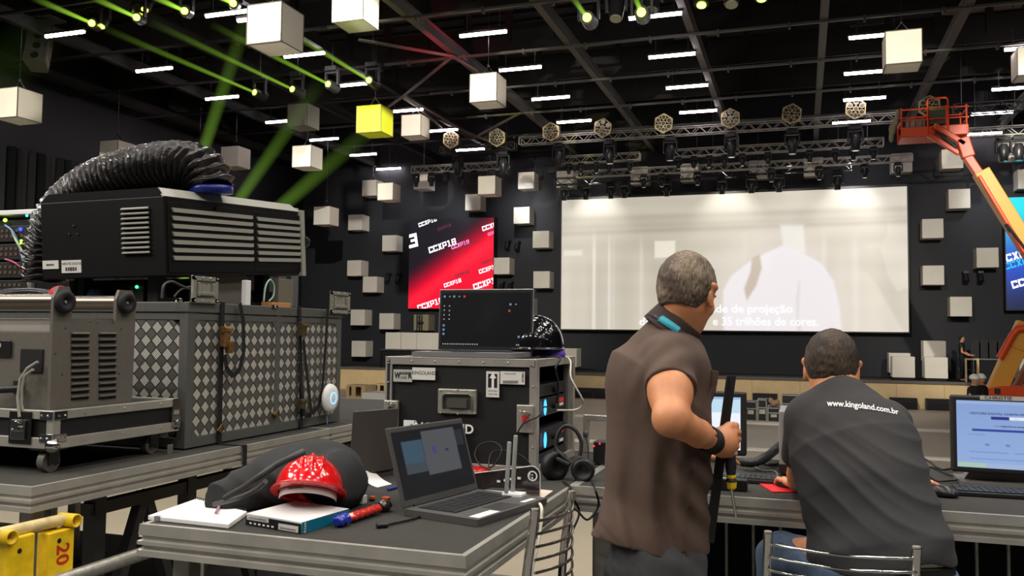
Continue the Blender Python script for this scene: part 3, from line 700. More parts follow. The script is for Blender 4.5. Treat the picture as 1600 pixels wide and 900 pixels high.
def gbeam(t, P0, P1, ra, rb, k, rgb=(140, 190, 50)):
    P0 = Vector(P0); P1 = Vector(P1); d = P1-P0; L = d.length; q = d.to_track_quat('Z', 'Y').to_matrix().to_4x4(); q.translation = P0
    b = MB().cyl((0, 0, 0), (0, 0, L), ra, rb, n=20).build('light_beam', beam_mat('haze_beam', rgb, k, ra, rb, L))
    b.parent = t; b.matrix_local = WM[t.name].inverted() @ q; return b
def ghead(px, py, Y, label, to=None, Y2=None, k=1.6, rb=.16, ra=.05, lit=True):
    p = PY(px, py, Y); t = thing('beam_light', label, 'stage light', p, 'beam lights hung from the roof')
    v = (PY(to[0], to[1], Y2)-p).normalized() if to else Vector((0, -.35, -1)).normalized()
    MB().cyl(p-v*.42, p-v*.02, .16, .14, n=14).build('lamp_head', DK, t)
    kk = MB(); up = Vector((0, 0, 1))
    for s in (-1, 1): kk.bar(p+Vector((s*.2, 0, .42))-v*.2, p+Vector((s*.2, 0, 0))-v*.2, .05, .1)
    kk.bar(p+Vector((-.22, 0, .42))-v*.2, p+Vector((.22, 0, .42))-v*.2, .08, .1); kk.build('yoke', DK, t)
    c = p-v*.2+Vector((0, 0, .5)); MB().box(c, (.36, .3, .14)).bar(c, (c.x, c.y, 12.3), .03).build('base', DK, t, bevel=.01)
    if lit: MB().cyl(p-v*.02, p, .085, n=16).build('glowing_lens', GRN, t)
    else: MB().cyl(p-v*.02, p, .12, n=16).build('lens', mat('pale_lens', (170, 176, 150), .2), t)
    if to and lit: gbeam(t, p, PY(*to, Y2), ra, rb, k)
    return t
B1 = [((397, 144), (158, 42)), ((456, 139), (235, 34)), ((512, 131), (330, 38)), ((576, 125), (420, 30))]
for i, (a, b) in enumerate(B1): ghead(*a, 22, 'green beam light, %s from the left in the lower row' % ORD[i], b, 17.5, k=.62, ra=.05, rb=.12)
B2 = [((143, 36), (50, -4)), ((213, 27), (140, -6)), ((288, 17), (230, -10)), ((364, 5), (330, -12))]
for i, (a, b) in enumerate(B2): ghead(*a, 17.6, 'green beam light, %s from the left in the upper row' % ORD[i], b, 14.5, k=.62, ra=.05, rb=.1)
for i, ((px, py), to) in enumerate((((917, 27), (893, -6)), ((1002, 19), (990, -10)), ((1096, 9), None), ((1190, -1), None))):
    ghead(px, py, 16.5, 'yellow-green glowing light at the top edge, %s of the four right of centre' % ORD[i], to, 15, k=.4, ra=.05, rb=.07)
for (px, py, w_) in ((962, 30, 'between the two leftmost yellow-green lights right of centre'), (1018, 17, 'overlapping the tube light at the top centre'), (1143, 8, 'between the two rightmost yellow-green lights')):
    ghead(px, py, 16.8, 'unlit black lamp '+w_, lit=False)
for (px, py) in ((158, 42), (226, 16)):
    ghead(px, py, 17.9, 'small yellow-green lamp beside the %s glowing light of the upper row' % ('first' if px < 200 else 'second'))
spot('green_spill_light', PY(590, 150, 15.5), PY(562, 20, 18), 170, 20, .8, (.55, 1, .02))
# broad beams rising from floor lights hidden behind the projector
for i, (x0, y0, x1, y1, rb, k, w_) in enumerate(((375, 310, 500, 130, .24, 1.5, 'crossing the dim grey cube'), (445, 318, 592, 190, .26, 1.7, 'ending under the yellow cube'), (318, 235, 388, 20, .24, 1.6, 'rising behind the ribbed duct'), (-10, 130, 75, 35, .7, .9, 'under the line array at the left edge'))):
    yf = 640; xf = x0-(yf-y0)*(x1-x0)/(y0-y1); P0 = PZ(xf, yf, HZ+.5); P1 = PY(x1, y1, P0.y)
    t = thing('floor_beam_light', 'green light whose broad beam is seen '+w_, 'stage light', (P0.x, P0.y, HZ), 'floor beam lights')
    MB().box((P0.x, P0.y, HZ+.08), (.4, .3, .16)).build('base', DK, t, bevel=.01); MB().cyl(P0-Vector((0, 0, .34)), P0, .14, n=14).build('lamp_head', DK, t); MB().cyl(P0, P0+Vector((0, 0, .01)), .1).build('glowing_lens', GRN, t)
    gbeam(t, P0+Vector((0, 0, .02)), P1, .07, rb, k*1.1, (130, 178, 60))
# ---------------------------------------------------------------- line array
P = PY(62, 30, 20); t = thing('line_array', 'curved column of grey loudspeakers hanging in the top left corner', 'speaker', P)
ga = mat('array_grey', (112, 108, 98), .6); ang = .12; q = P+Vector((0, 0, -.0))
MB().box(P+Vector((-.05, .25, .12)), (.75, .9, .06)).bar(P+Vector((0, .2, .14)), (P.x, P.y+.2, 12.3), .03).build('rigging_frame', mat('rig_grey', (90, 88, 82), .5), t)
MB().cyl(P+Vector((-.06, .2, .3)), P+Vector((-.06, .2, .55)), .1).build('hoist_motor', mat('hoist_orange', (240, 160, 30), .5, emit=(255, 170, 40), estr=1.5), t)
for i in range(4):
    M = Matrix.Translation(q) @ Matrix.Rotation(.5, 4, 'Z') @ Matrix.Rotation(-.12-i*.1, 4, 'X')
    cb = MB(M=M).prism([(-.33, 0), (.33, 0), (.24, .6), (-.24, .6)], -.34, 0).build('cabinet', ga, t, bevel=.015)
    MB(M=M).cyl((0, -.01, -.17), (0, .02, -.17), .12).build('driver', BLK, cb); MB(M=M).bb(.2, .3, -.02, .02, -.3, -.04).build('side_plate', mat('rig_grey', (90, 88, 82), .5), cb)
    q = M @ Vector((0, 0, -.36))
# ================================================================ orange boom lift
OR = mat('lift_orange', (228, 78, 24), .4); YE = mat('lift_lit_yellow', (226, 160, 58), .45); DKG = mat('lift_dark', (40, 38, 38), .6)
LYY = 28.0
def L(px, py, dy=0): return PY(px, py, LYY+dy)
a = L(1406, 221); b = L(1508, 168); base = PZ(1640, 655, HZ)
t = thing('boom_lift', 'orange articulated boom lift with its basket raised beside the screen trusses', 'lift', (L(1640, 600).x, LYY, HZ))
x0, x1, z0, z1 = a.x, b.x, a.z, b.z; k = MB()
k.bb(x0, x1, LYY-.5, LYY+.5, z0, z0+.12).bb(x0, x1, LYY-.52, LYY-.48, z0, z0+.3).bb(x0, x1, LYY+.48, LYY+.52, z0, z0+.3); bk = k.build('basket', OR, t, bevel=.02)
k = MB()
def rail(p): k.tube(p, .024, 6)
for y in (LYY-.5, LYY+.5):
    for h in (.62, 1.0): k.cyl((x0, y, z0+h*(z1-z0)/1.1), (x1, y, z0+h*(z1-z0)/1.1), .024, n=6)
    for x in (x0, x0+.72, x0+1.2, x1-.05): k.cyl((x, y, z0), (x, y, z1-.02), .026, n=6)
for x in (x0, x1):
    for h in (.62, 1.0): k.cyl((x, LYY-.5, z0+h*(z1-z0)/1.1), (x, LYY+.5, z0+h*(z1-z0)/1.1), .024, n=6)
g0, g1, gz = x0+.7, x0+1.24, L(1450, 161).z
k.tube([(g0, LYY-.52, z0+.1), (g0, LYY-.52, gz-.08), (g0+.05, LYY-.52, gz), (g1-.05, LYY-.52, gz), (g1, LYY-.52, gz-.08), (g1, LYY-.52, z0+.1)], .028, 6)
k.build('guard_rail', OR, t)
MB().bb(g0+.04, g1-.04, LYY-.46, LYY-.2, z1-.55, z1-.12).build('control_box', mat('lift_control_green', (86, 92, 70), .6), t, bevel=.03)
MB().bb(g0+.04, g1-.04, LYY-.5, LYY-.3, z1-.14, z1-.03).build('control_lid', mat('lift_lid_green', (130, 146, 100), .6), t, bevel=.02)
k = MB()
for i in range(9):
    xx = x0+.14+i*.058; k.add([(xx, LYY-.3-.04*math.sin(i*2), z0+.3), (xx+.058, LYY-.3-.04*math.sin(i*2+2), z0+.3), (xx+.058, LYY-.33-.02*math.sin(i*2+2), z1-.32), (xx, LYY-.33-.02*math.sin(i*2), z1-.32), (xx, LYY-.27, z0+.3), (xx+.058, LYY-.27, z0+.3), (xx+.058, LYY-.28, z1-.32), (xx, LYY-.28, z1-.32)], [(0, 1, 2, 3), (7, 6, 5, 4), (0, 4, 5, 1), (3, 2, 6, 7), (0, 3, 7, 4), (1, 5, 6, 2)])
k.build('plastic_sheet', mat('plastic_sheet', (150, 140, 134), .35), t)
s = SDF((x0-.45, LYY-.4, z0-.1), (x0+.1, LYY+.2, z1+.1), .03)
for i, (dx, z) in enumerate(((-.02, z1-.12), (-.08, z1-.35), (-.14, z1-.55), (-.18, z0+.35), (-.2, z0+.1))): s.ell((x0+dx-.05, LYY-.15, z), (.07+.02*(i % 2), .14, .16), k=.05)
npmesh('cloth_bundle', *s.mesh(), mat('pale_cloth', (150, 144, 120), .9), t)
def arm(name, pts, w, h, m, dy=0, bev=.03):
    k = MB()
    for p, q in zip(pts[:-1], pts[1:]): k.bar(L(*p, dy), L(*q, dy), w, h, up=(0, 1, 0))
    return k.build(name, m, t, bevel=bev)
arm('jib', [(1459, 196), (1508, 226)], .16, .2, OR, -.7); arm('jib', [(1450, 210), (1499, 240)], .14, .14, OR, -.6); arm('jib_cylinder', [(1462, 205), (1495, 231)], .1, .1, DKG, -.66)
arm('knuckle', [(1503, 216), (1513, 246)], .34, .3, OR, -.65)
arm('inner_boom', [(1505, 236), (1548, 300)], .24, .3, OR, -.6); arm('outer_boom', [(1532, 268), (1606, 388), (1700, 540)], .42, .45, YE, -.55); arm('boom_shadow_side', [(1528, 276), (1601, 398), (1693, 548)], .1, .4, OR, -.62)  # orange boom: lit top put in as yellow, shadow side kept orange
arm('cable_track', [(1571, 350), (1600, 388), (1690, 530)], .06, .3, DKG, -.75)
arm('riser_arm', [(1604, 505), (1586, 545), (1553, 618)], .5, .4, YE, -.3); arm('riser_arm', [(1612, 560), (1580, 618)], .16, .4, mat('lift_brown', (150, 92, 50), .6), .3)
k = MB(); k.tube([L(1610, 512, -.6), L(1590, 514, -.6), L(1583, 522, -.6), L(1562, 560, -.6)], .1, 8); k.build('link_arm', OR, t)
c0 = L(1534, 617); k = MB(); w0_ = L(1535, 617, -.8).x; w1_ = L(1720, 617, -.8).x; zt = L(1560, 604, -.8).z; zb = HZ+.45
k.prism([(w0_, zb), (w1_, zb), (w1_, zt+.05), (w0_+.5, zt), (w0_+.16, zt-.08), (w0_, zt-.25)], -.8, .8, M=frame((0, LYY, 0), (1, 0, 0), (0, 0, 1))); k.build('chassis_hood', OR, t, bevel=.06, seg=3)
MB().bb(w0_+.3, w0_+.44, LYY-.84, LYY-.8, zt-.2, zt-.05).build('hood_latch', DKG, t)
for x in (w0_+.5, w1_-.6):
    for y in (LYY-.9, LYY+.9): MB().cyl((x, y-.17, HZ+.42), (x, y+.17, HZ+.42), .42, n=24).build('wheel', RUB, t, bevel=.04)
# ---------------------------------------------------------------- people far away
SKIN = mat('skin', (196, 136, 100), .5, noise=.06, nscale=30)
def far_person(name_label, p, h, face, arm_pts, helmet=False, top=(28, 28, 30), arms2=None):
    p = Vector(p); f = Vector((math.sin(face), math.cos(face), 0)); r = Vector((f.y, -f.x, 0)); U = h/1.75
    t = thing('person', name_label, 'person', p)
    q = lambda x, y, z: np.array(p+(r*x+f*y)*U+Vector((0, 0, z*U)))
    lo = q(0, 0, 0)-[.8, .8, .05]; hi = q(0, 0, 1.85)+[.8, .8, 0]
    s = SDF(lo, hi, .022)
    s.ell(q(0, .02, 1.63), (.078*U, .095*U, .115*U), k=.01); s.cap(q(0, 0, 1.45), q(0, .01, 1.56), .055, .05); s.ell(q(0, .115, 1.61), (.018, .02, .025)); 
    for sx in (-1, 1):
        s.ell(q(sx*.08, 0, 1.62), (.015, .025, .03)); s.cap(q(sx*.1, 0, .92), q(sx*.11, .02, .5), .075, .055); s.cap(q(sx*.11, .02, .5), q(sx*.11, -.02, .08), .055, .04); s.cap(q(sx*.11, -.02, .04), q(sx*.12, .14, .04), .04, .035)
        a = arm_pts if sx > 0 or arms2 is None else arms2
        s.cap(q(sx*.17, 0, 1.4), q(sx*a[0][0], a[0][1], a[0][2]), .05, .042); s.cap(q(sx*a[0][0], a[0][1], a[0][2]), q(sx*a[1][0], a[1][1], a[1][2]), .04, .03)
        w = q(sx*a[1][0], a[1][1], a[1][2]); s.ell(w+np.array(f)*.05, (.03, .05, .04), k=.02)
        for g in range(4): s.cap(w+np.array(f)*.06+np.array([0, 0, .03-.018*g]), w+np.array(f)*.13+np.array([0, 0, .02-.02*g]), .011, .009, k=.004)
    s.cap(q(0, 0, .95), q(0, 0, 1.4), .13, .15, k=.05, flat=(np.array(f), .65)); npmesh('body', *s.mesh(), SKIN, t)
    s = SDF(lo, hi, .022); s.cap(q(0, 0, .93), q(0, 0, 1.38), .15, .165, k=.05, flat=(np.array(f), .7))
    for sx in (-1, 1): s.cap(q(sx*.16, 0, 1.41), q(sx*.2, .01, 1.22), .065, .06, k=.03)
    npmesh('shirt', *s.mesh(), mat('far_shirt', top, .8), t)
    s = SDF(lo, hi, .022)
    for sx in (-1, 1): s.cap(q(sx*.09, 0, .93), q(sx*.11, .02, .5), .1, .075, k=.03); s.cap(q(sx*.11, .02, .5), q(sx*.11, -.02, .1), .075, .06, k=.03)
    npmesh('trousers', *s.mesh(), mat('far_trousers', (24, 25, 30), .8), t)
    s = SDF(lo, hi, .022)
    if helmet:
        s.ell(q(0, .01, 1.68), (.125*U, .135*U, .12*U)); s.cut(lambda X, Y, Z: q(0, 0, 1.66)[2]-Z); npmesh('white_helmet', *s.mesh(), WHT, t)
    else:
        s.ell(q(0, -.01, 1.66), (.088*U, .1*U, .11*U)); s.cut(lambda X, Y, Z: (X-q(0, .05, 0)[0])*f.x+(Y-q(0, .05, 0)[1])*f.y); npmesh('hair', *s.mesh(), mat('dark_hair', (28, 24, 20), .7), t)
    return t
pp = PY(1503, 560, 38.2); far_person('person in black standing on the stage, one bare forearm held forward', (pp.x, 38.2, STZ), 1.76, 1.9, ((.24, .05, 1.12), (.2, .28, 1.0)))
for px, lb in ((1522, 'worker with white helmet left of the other, beside the lift chassis'), (1538, 'worker with white helmet nearest the lift riser arm')):
    pp = PY(px, 590, 24.4); far_person(lb, (pp.x, 24.4+(px-1522)*.03, HZ), 1.75, 2.4, ((.24, .05, 1.12), (.16, .26, 1.05)), True)
# ---------------------------------------------------------------- things on the hall floor and stage
def roadcase(px0, px1, py0, py1, label, Y=None, vert=False):
    b = PZ((px0+px1)/2, py1, HZ); Y = Y or b.y; x0, x1 = PY(px0, py1, Y).x, PY(px1, py1, Y).x; zt = PY((px0+px1)/2, py0, Y).z; zb = max(HZ, PY((px0+px1)/2, py1, Y).z); d = .6
    t = thing('small_road_case', label, 'road case', ((x0+x1)/2, Y+.3, zb)); MB().bb(x0+.01, x1-.01, Y+.01, Y+d, zb+.01, zt-.01).build('body', LINER, t)
    k = MB(); e = .035
    for x in (x0, x1-e):
        for y in (Y, Y+d-e): k.bb(x, x+e, y, y+e, zb, zt)
    for z in (zb, zt-e, zb+(zt-zb)*.6):
        for y in (Y, Y+d-e): k.bb(x0, x1, y, y+e, z, z+e)
        for x in (x0, x1-e): k.bb(x, x+e, Y, Y+d, z, z+e)
    k.build('edge_trim', ALUD, t); MB().bb((x0+x1)/2-.09, (x0+x1)/2+.09, Y-.01, Y+.02, zb+(zt-zb)*.35, zb+(zt-zb)*.55).build('handle', ALU, t)
    return Y, zt
roadcase(1163, 1183, 627, 658, 'small black road case, leftmost by the stage foot behind the monitor'); roadcase(1183.5, 1198.5, 624, 659, 'upright narrow road case with bright edges by the stage foot')
Y, zt = roadcase(1199, 1219, 637, 660, 'small road case with pale lettering right of the upright narrow one'); roadcase(1221, 1250, 617, 655, 'road case partly behind the seated man, rightmost by the stage foot')
s = SDF((PY(1199, 637, Y).x, Y, zt-.02), (PY(1219, 637, Y).x, Y+.5, zt+.5), .03); c = PY(1209, 630, Y+.25)
for i in range(7): s.ell((c.x+.12*math.sin(i*2.1), Y+.25+.1*math.cos(i*3), zt+.1+.05*(i % 3)), (.1, .1, .09), k=.04)
s.cut(lambda X, Y_, Z: zt-Z+X*0+Y_*0); tag(npmesh('cloth_heap', *s.mesh(), mat('brown_cloth', (130, 104, 78), .9)), 'crumpled brown cloth on the small road case by the stage foot', 'cloth')
def crate(px0, px1, py0, py1, label, m=PLY):
    b = PZ((px0+px1)/2, py1, HZ); Y = b.y; x0, x1 = PY(px0, py1, Y).x, PY(px1, py1, Y).x; zt = PY((px0+px1)/2, py0, Y).z
    t = thing('plywood_crate', label, 'crate', ((x0+x1)/2, Y+.3, HZ)); k = MB(); w = .05; zc = HZ+(zt-HZ)*.62
    k.bb(x0, x1, Y, Y+.02, HZ, zc).bb(x0, x1, Y, Y+.02, zt-w, zt); xs = [x0, x0+.16*(x1-x0), x0+.28*(x1-x0), x0+.5*(x1-x0), x0+.78*(x1-x0), x1]
    for i in (0, 2, 4): k.bb(xs[i], xs[i+1] if i < 4 else x1, Y, Y+.02, zc, zt-w)
    k.bb(x0, x0+.02, Y, Y+.7, HZ, zt).bb(x1-.02, x1, Y, Y+.7, HZ, zt).bb(x0, x1, Y+.68, Y+.7, HZ, zt).bb(x0, x1, Y, Y+.7, HZ, HZ+.02).bb(x0, x1, Y, Y+.7, zt-.02, zt)
    k.build('crate_body', m, t); return t
crate(540, 570, 602, 646, 'plywood crate with cut-outs standing between checker-plate case and road case'); crate(583, 604, 600, 628, 'second plywood crate, partly behind the white box near the road case')
b = PZ(584, 648, HZ); x0, x1 = PY(564, 648, b.y).x, PY(606, 648, b.y).x; zt = PY(584, 614, b.y).z
tag(MB().bb(x0, x1, b.y, b.y+.7, HZ, zt).build('white_box', WHT, bevel=.02), 'plain white box on the hall floor just left of the road case', 'box')
# barrier frame and chairs at the right end of the stage
xa, xb = PY(1508, 590, 36.8).x, PY(1530, 590, 36.8).x; zt = PY(1519, 560, 36.8).z
t = thing('doorway_frame', 'pale wooden frame standing on stage right behind the two helmeted workers', 'frame', ((xa+xb)/2, 36.8, STZ))
MB().bb(xb-.08, xb, 36.75, 36.85, STZ, zt).bb(xa, xb, 36.75, 36.85, zt-.06, zt).bb(xa, xa+.06, 36.75, 36.85, STZ, zt).build('wooden_frame', PLY, t); MB().cyl(((xa+xb)/2+.06, 36.8, STZ), ((xa+xb)/2+.06, 36.8, zt-.05), .015).build('post', ALUD, t)
xc = PY(1562, 561, 36.8).x; t = thing('stage_table', 'long dark table behind the boom with a pale front edge and chairs', 'table', ((xb+xc)/2, 37.3, STZ))
MB().bb(xb+.02, xc+.4, 36.9, 37.7, zt-.05, zt-.01).build('tabletop', mat('pale_edge', (120, 118, 112), .6), t); MB().bb(xb+.05, xc+.35, 36.95, 37.0, STZ, zt-.05).build('skirt', BLKM, t)
for i, px in enumerate((1527, 1541, 1555, 1569)):
    p = PY(px, 550, 38.2); t = thing('black_chair', 'barely visible black chair behind the long table, %s from the left' % ORD[i], 'chair', (p.x, 38.2, STZ), 'black chairs on stage right')
    MB().prism([(-.18, .9), (.18, .9), (.18, 1.5), (.1, 1.66), (-.1, 1.66), (-.18, 1.5)], -.03, .03, M=frame((p.x, 38.62, STZ), (1, 0, 0), (0, 0, 1))).build('backrest', mat('chair_black', (34, 34, 36), .7), t, bevel=.02)
    MB().bb(p.x-.17, p.x+.17, 38.3, 38.6, STZ+.8, STZ+.88).build('seat', mat('chair_black', (34, 34, 36), .7), t, bevel=.02)
    for sx in (-.15, .15):
        for y in (38.32, 38.6): MB().bar((p.x+sx, y, STZ), (p.x+sx, y, STZ+.8), .03).build('leg', BLK, t)
# ================================================================ staging decks
T = .95; KS = .809
def deck(name, label, x0, x1, y0, y1, legs=True, wear=False):
    t = thing(name, label, 'staging deck', ((x0+x1)/2, (y0+y1)/2, 0), 'aluminium-edged staging decks')
    MB().bb(x0+.012, x1-.012, y0+.012, y1-.012, T-.02, T).build('carpet_top', CARPET, t)
    prof = [(.014, 0), (-.002, -.0), (-.004, -.03), (.004, -.033), (.004, -.042), (-.006, -.046), (-.006, -.056), (.005, -.06), (.005, -.067), (-.005, -.072), (-.006, -.088), (.014, -.092)]
    k = MB(); cs = [(x0, y0, 1, 1), (x1, y0, -1, 1), (x1, y1, -1, -1), (x0, y1, 1, -1)]
    vs = []; n = len(prof)
    for (cx, cy, sx, sy) in cs: vs += [(cx+sx*d, cy+sy*d, T+.001+z) for d, z in prof]
    fs = []
    for c in range(4):
        e = (c+1) % 4
        for i in range(n-1): fs.append((c*n+i, c*n+i+1, e*n+i+1, e*n+i))
    k.add(vs, fs); k.build('rail', ALU, t)
    MB().bb(x0+.02, x1-.02, y0+.02, y1-.02, T-.09, T-.021).build('underside', BLKM, t)
    if legs:
        for x in (x0+.09, x1-.09):
            for y in (y0+.09, y1-.09):
                g = MB().bb(x-.028, x+.028, y-.028, y+.028, 0, T-.09).build('leg', ALUD, t, bevel=.005); MB().bb(x-.035, x+.035, y-.035, y+.035, 0, .012).build('foot', RUB, g)
    return t
deck('staging_deck', 'raised deck at the left carrying the cased machine and the checker-plate case', -4.53, -2.525, 2.33, 4.33)
deck('staging_deck', 'far left deck continuing behind the checker-plate case toward the stage', -4.53, -2.525, 4.34, 6.34)
deck('staging_deck', 'outer left deck beyond the checker-plate case, under the equipment rack', -6.54, -4.54, 2.33, 4.33)
deck('staging_deck', 'outer far left deck behind the equipment rack', -6.54, -4.54, 4.34, 6.34)
deck('staging_deck', 'front deck table with the open laptop, red helmet and notebook', -1.775, -.79, 2.01, 4.0)
deck('staging_deck', 'deck table in front of the standing and the seated man', -.785, 1.215, 3.06, 4.06)
deck('staging_deck', 'deck table at the right edge under the control monitor', 1.22, 3.22, 3.06, 4.06)
# crowd barriers under the tables
for i, x in enumerate((-.75, .42, 1.59)):
    t = thing('crowd_barrier', 'steel-barred crowd barrier standing under the deck tables, %s from the left' % ORD[i], 'barrier', (x+.55, 3.82, 0), 'crowd barriers'); k = MB(); w = 1.1
    k.tube([(x, 3.82, 0), (x, 3.82, .62), (x+.03, 3.82, .7), (x+.1, 3.82, .74), (x+w-.1, 3.82, .74), (x+w-.03, 3.82, .7), (x+w, 3.82, .62), (x+w, 3.82, 0)], .019, 8); k.build('frame_tube', STEEL, t)
    for j in range(9): MB().cyl((x+.11+j*.11, 3.82, .12), (x+.11+j*.11, 3.82, .74), .008, n=6).build('bar', STEEL, t)
    MB().cyl((x, 3.82, .12), (x+w, 3.82, .12), .012, n=6).build('bottom_rail', STEEL, t)
t = tag(MB().bb(-.78, 3.2, 3.98, 4.0, 0, T-.1).build('black_skirt', BLKM), 'black cloth skirt hanging behind the crowd barriers under the deck tables', 'skirt')
# under the left platform: truss, pipe and yellow frame
t = thing('support_truss', 'dark diagonal truss work under the left deck', 'truss', (-2.75, 3.2, 0)); k = MB()
for x in (-2.7,):
    for z in (.1, .78): k.bar((x, 2.75, z), (x, 6.2, z), .05)
    for i in range(6):
        y = 2.8+i*.55; k.bar((x, y, .1), (x, y+.27, .8), .045); k.bar((x, y+.27, .8), (x, y+.55, .1), .045); k.bar((x, y, 0), (x, y, .86), .06)
k.build('truss_frame', mat('truss_dark', (62, 60, 58), .45, .6), t)
p0 = PX(100, 893, -2.5); p1 = PX(226, 853, -2.5); zz = (p0.z+p1.z)/2
t = thing('steel_pipe', 'galvanised pipe with black tape between yellow frame and front deck', 'pipe', (-2.42, 2.4, 0))
MB().cyl((-2.42, p0.y-.3, zz), (-2.42, p1.y+.25, zz), .026, n=16).build('pipe', STEEL, t); MB().cyl((-2.42, p1.y-.05, zz), (-2.42, p1.y-.02, zz), .0268, n=16).build('tape', BLK, t)
for y in (p0.y-.25, p1.y+.22): MB().bb(-2.44, -2.4, y-.02, y+.02, 0, zz-.02).build('post', STEEL, t)
YEL = mat('worn_yellow_paint', (232, 192, 22), .45, noise=.16, nscale=22); CRM = mat('worn_cream_paint', (206, 184, 128), .4, noise=.2, nscale=30)
t = thing('yellow_frame', 'yellow painted steel frame with red number 20 under the corner of the left deck', 'frame', (-2.5, 2.1, 0)); fx = -2.45
for a, b in ((12, 55), (75, 116)):
    y0, y1 = PX(a, 850, fx).y, PX(b, 850, fx).y; zt = PX((a+b)/2, 829 if a > 50 else 838, fx).z
    pl = MB().bb(fx-.05, fx, y0, y1, 0, zt).build('post', YEL, t, bevel=.005)
    hc = PX((a+b)/2-3, 845 if a > 50 else 861, fx); MB().cyl((fx-.001, hc.y, hc.z), (fx+.0012, hc.y, hc.z), .0085).build('bolt_hole', BLK, pl)
    if a > 50:
        c = PX(97, 866, fx); MB().text('20', frame((fx+.001, c.y, c.z), (0, 0, -1), (0, 1, 0), (1, 0, 0)), .075, xs=1.0, bold=.02).build('number', mat('red_paint', (196, 40, 22), .6), pl)
r0_ = PX(115, 812, fx); r1_ = PX(14, 838, fx)
k = MB(); k.cyl((fx-.035, r1_.y-.25, r1_.z+.01), (fx-.035, r0_.y-.01, r0_.z), .021, n=14); k.build('top_pipe', CRM, t)
for c in (r0_, r1_):
    k = MB(); M = frame((fx-.06, c.y, c.z-.003), (0, 1, 0), (0, 0, 1), (1, 0, 0)); k.lathe([(.024, 0), (.024, .075), (.0185, .075), (.0185, .0)], M, 20); k.build('collar', YEL, t)
# ================================================================ flight-case tray with the grey machine
TX, TY0, TY1, TZ0, TZ1 = -2.67, 2.55, 3.24, 1.05, 1.19
TXL = -3.9
t = thing('wheeled_case_tray', 'black flight-case base with bright aluminium edges on castors under the grey machine', 'flight case', ((TX+TXL)/2, (TY0+TY1)/2, T))
MB().bb(TXL+.01, TX-.008, TY0+.008, TY1-.008, TZ0, TZ1-.012).build('black_body', LINER, t)
k = MB(); h = .036
for z0, z1 in ((TZ0-.006, TZ0+h), (TZ1-h, TZ1)):
    k.bb(TX-.02, TX+.003, TY0, TY1, z0, z1).bb(TXL, TX, TY0-.003, TY0+.02, z0, z1).bb(TXL, TX, TY1-.02, TY1, z0, z1).bb(TXL, TXL+.02, TY0, TY1, z0, z1)
for (x, y) in ((TX, TY0), (TX, TY1), (TXL, TY0)): k.bb(x-.034 if x == TX else x, x+.003 if x == TX else x+.03, y-.003 if y == TY0 else y-.034, y+.034 if y == TY0 else y+.003, TZ0, TZ1)
for px in (133, 195, 252): c = PX(px, 640, TX); k.cyl((TX+.003, c.y, TZ1-.018), (TX+.005, c.y, TZ1-.018), .006); k.cyl((TX+.003, c.y, TZ0+.018), (TX+.005, c.y, TZ0+.018), .006)
k.build('aluminium_edge', ALU, t, bevel=.003)
k = MB(); k.sph((TX-.008, TY0+.008, TZ0+.008), .028, 18); k.build('ball_corner', CHR, t)
for z in (TZ0+.035, TZ1-.02):
    k = MB()
    k.bb(TX+.002, TX+.006, TY0, TY0+.06, z-.016, z+.016).bb(TX-.06, TX, TY0-.007, TY0-.003, z-.016, z+.016)
    for dy in (.02, .048): k.sph((TX+.007, TY0+dy, z), .0045, 8); k.sph((TX-dy, TY0-.008, z), .0045, 8)
    k.build('corner_bracket', CHR, t, bevel=.002)
k = MB().bb(TX+.002, TX+.006, TY1-.045, TY1+.002, TZ1-.05, TZ1).bb(TX+.002, TX+.007, TY1-.05, TY1+.004, TZ0+.01, TZ0+.07)
k.sph((TX+.012, TY1-.02, TZ0+.035), .012, 10).build('rear_bracket', CHR, t, bevel=.002)
tg = PX(265, 705, TX+.01); MB().box((TX+.012, tg.y, tg.z), (.006, .035, .06)).build('hanging_clasp', mat('clasp_zinc', (150, 160, 150), .3, .8), t, bevel=.004)
c = PY(32, 668, TY0-.004); k = MB().bb(c.x-.055, c.x+.055, TY0-.008, TY0-.003, c.z-.062, c.z+.062); k.build('latch_plate', mat('latch_dark', (70, 68, 64), .3, .9), t, bevel=.004)
k = MB().bb(c.x-.035, c.x+.035, TY0-.018, TY0-.008, c.z-.045, c.z+.03).cyl((c.x, TY0-.03, c.z+.01), (c.x, TY0-.01, c.z+.01), .016).bb(c.x-.024, c.x+.024, TY0-.026, TY0-.018, c.z-.012, c.z-.004); k.build('butterfly_latch', CHR, t, bevel=.003)
for (px, py, y) in ((46, 722, TY0+.05), (222, 690, TY1-.1), (150, 700, TY1-.1), (-50, 730, TY0+.05)):
    x = TX-.07 if px in (46, 222) else TXL+.1; cc = Vector((x, y, T+.042))
    w = MB().cyl(cc-Vector((.016, 0, 0)), cc+Vector((.016, 0, 0)), .041, n=24).build('castor_wheel', mat('castor_grey', (96, 92, 86), .5), t, bevel=.005)
    MB().cyl(cc-Vector((.018, 0, 0)), cc+Vector((.018, 0, 0)), .018, n=16).build('hub', ALU, w)
    MB().bb(x-.024, x-.019, y-.02, y+.03, T+.03, TZ0-.01).bb(x+.019, x+.024, y-.02, y+.03, T+.03, TZ0-.01).bb(x-.05, x+.05, y-.045, y+.045, TZ0-.014, TZ0-.006).build('castor_fork', mat('fork_dark', (82, 80, 76), .35, .9), t)
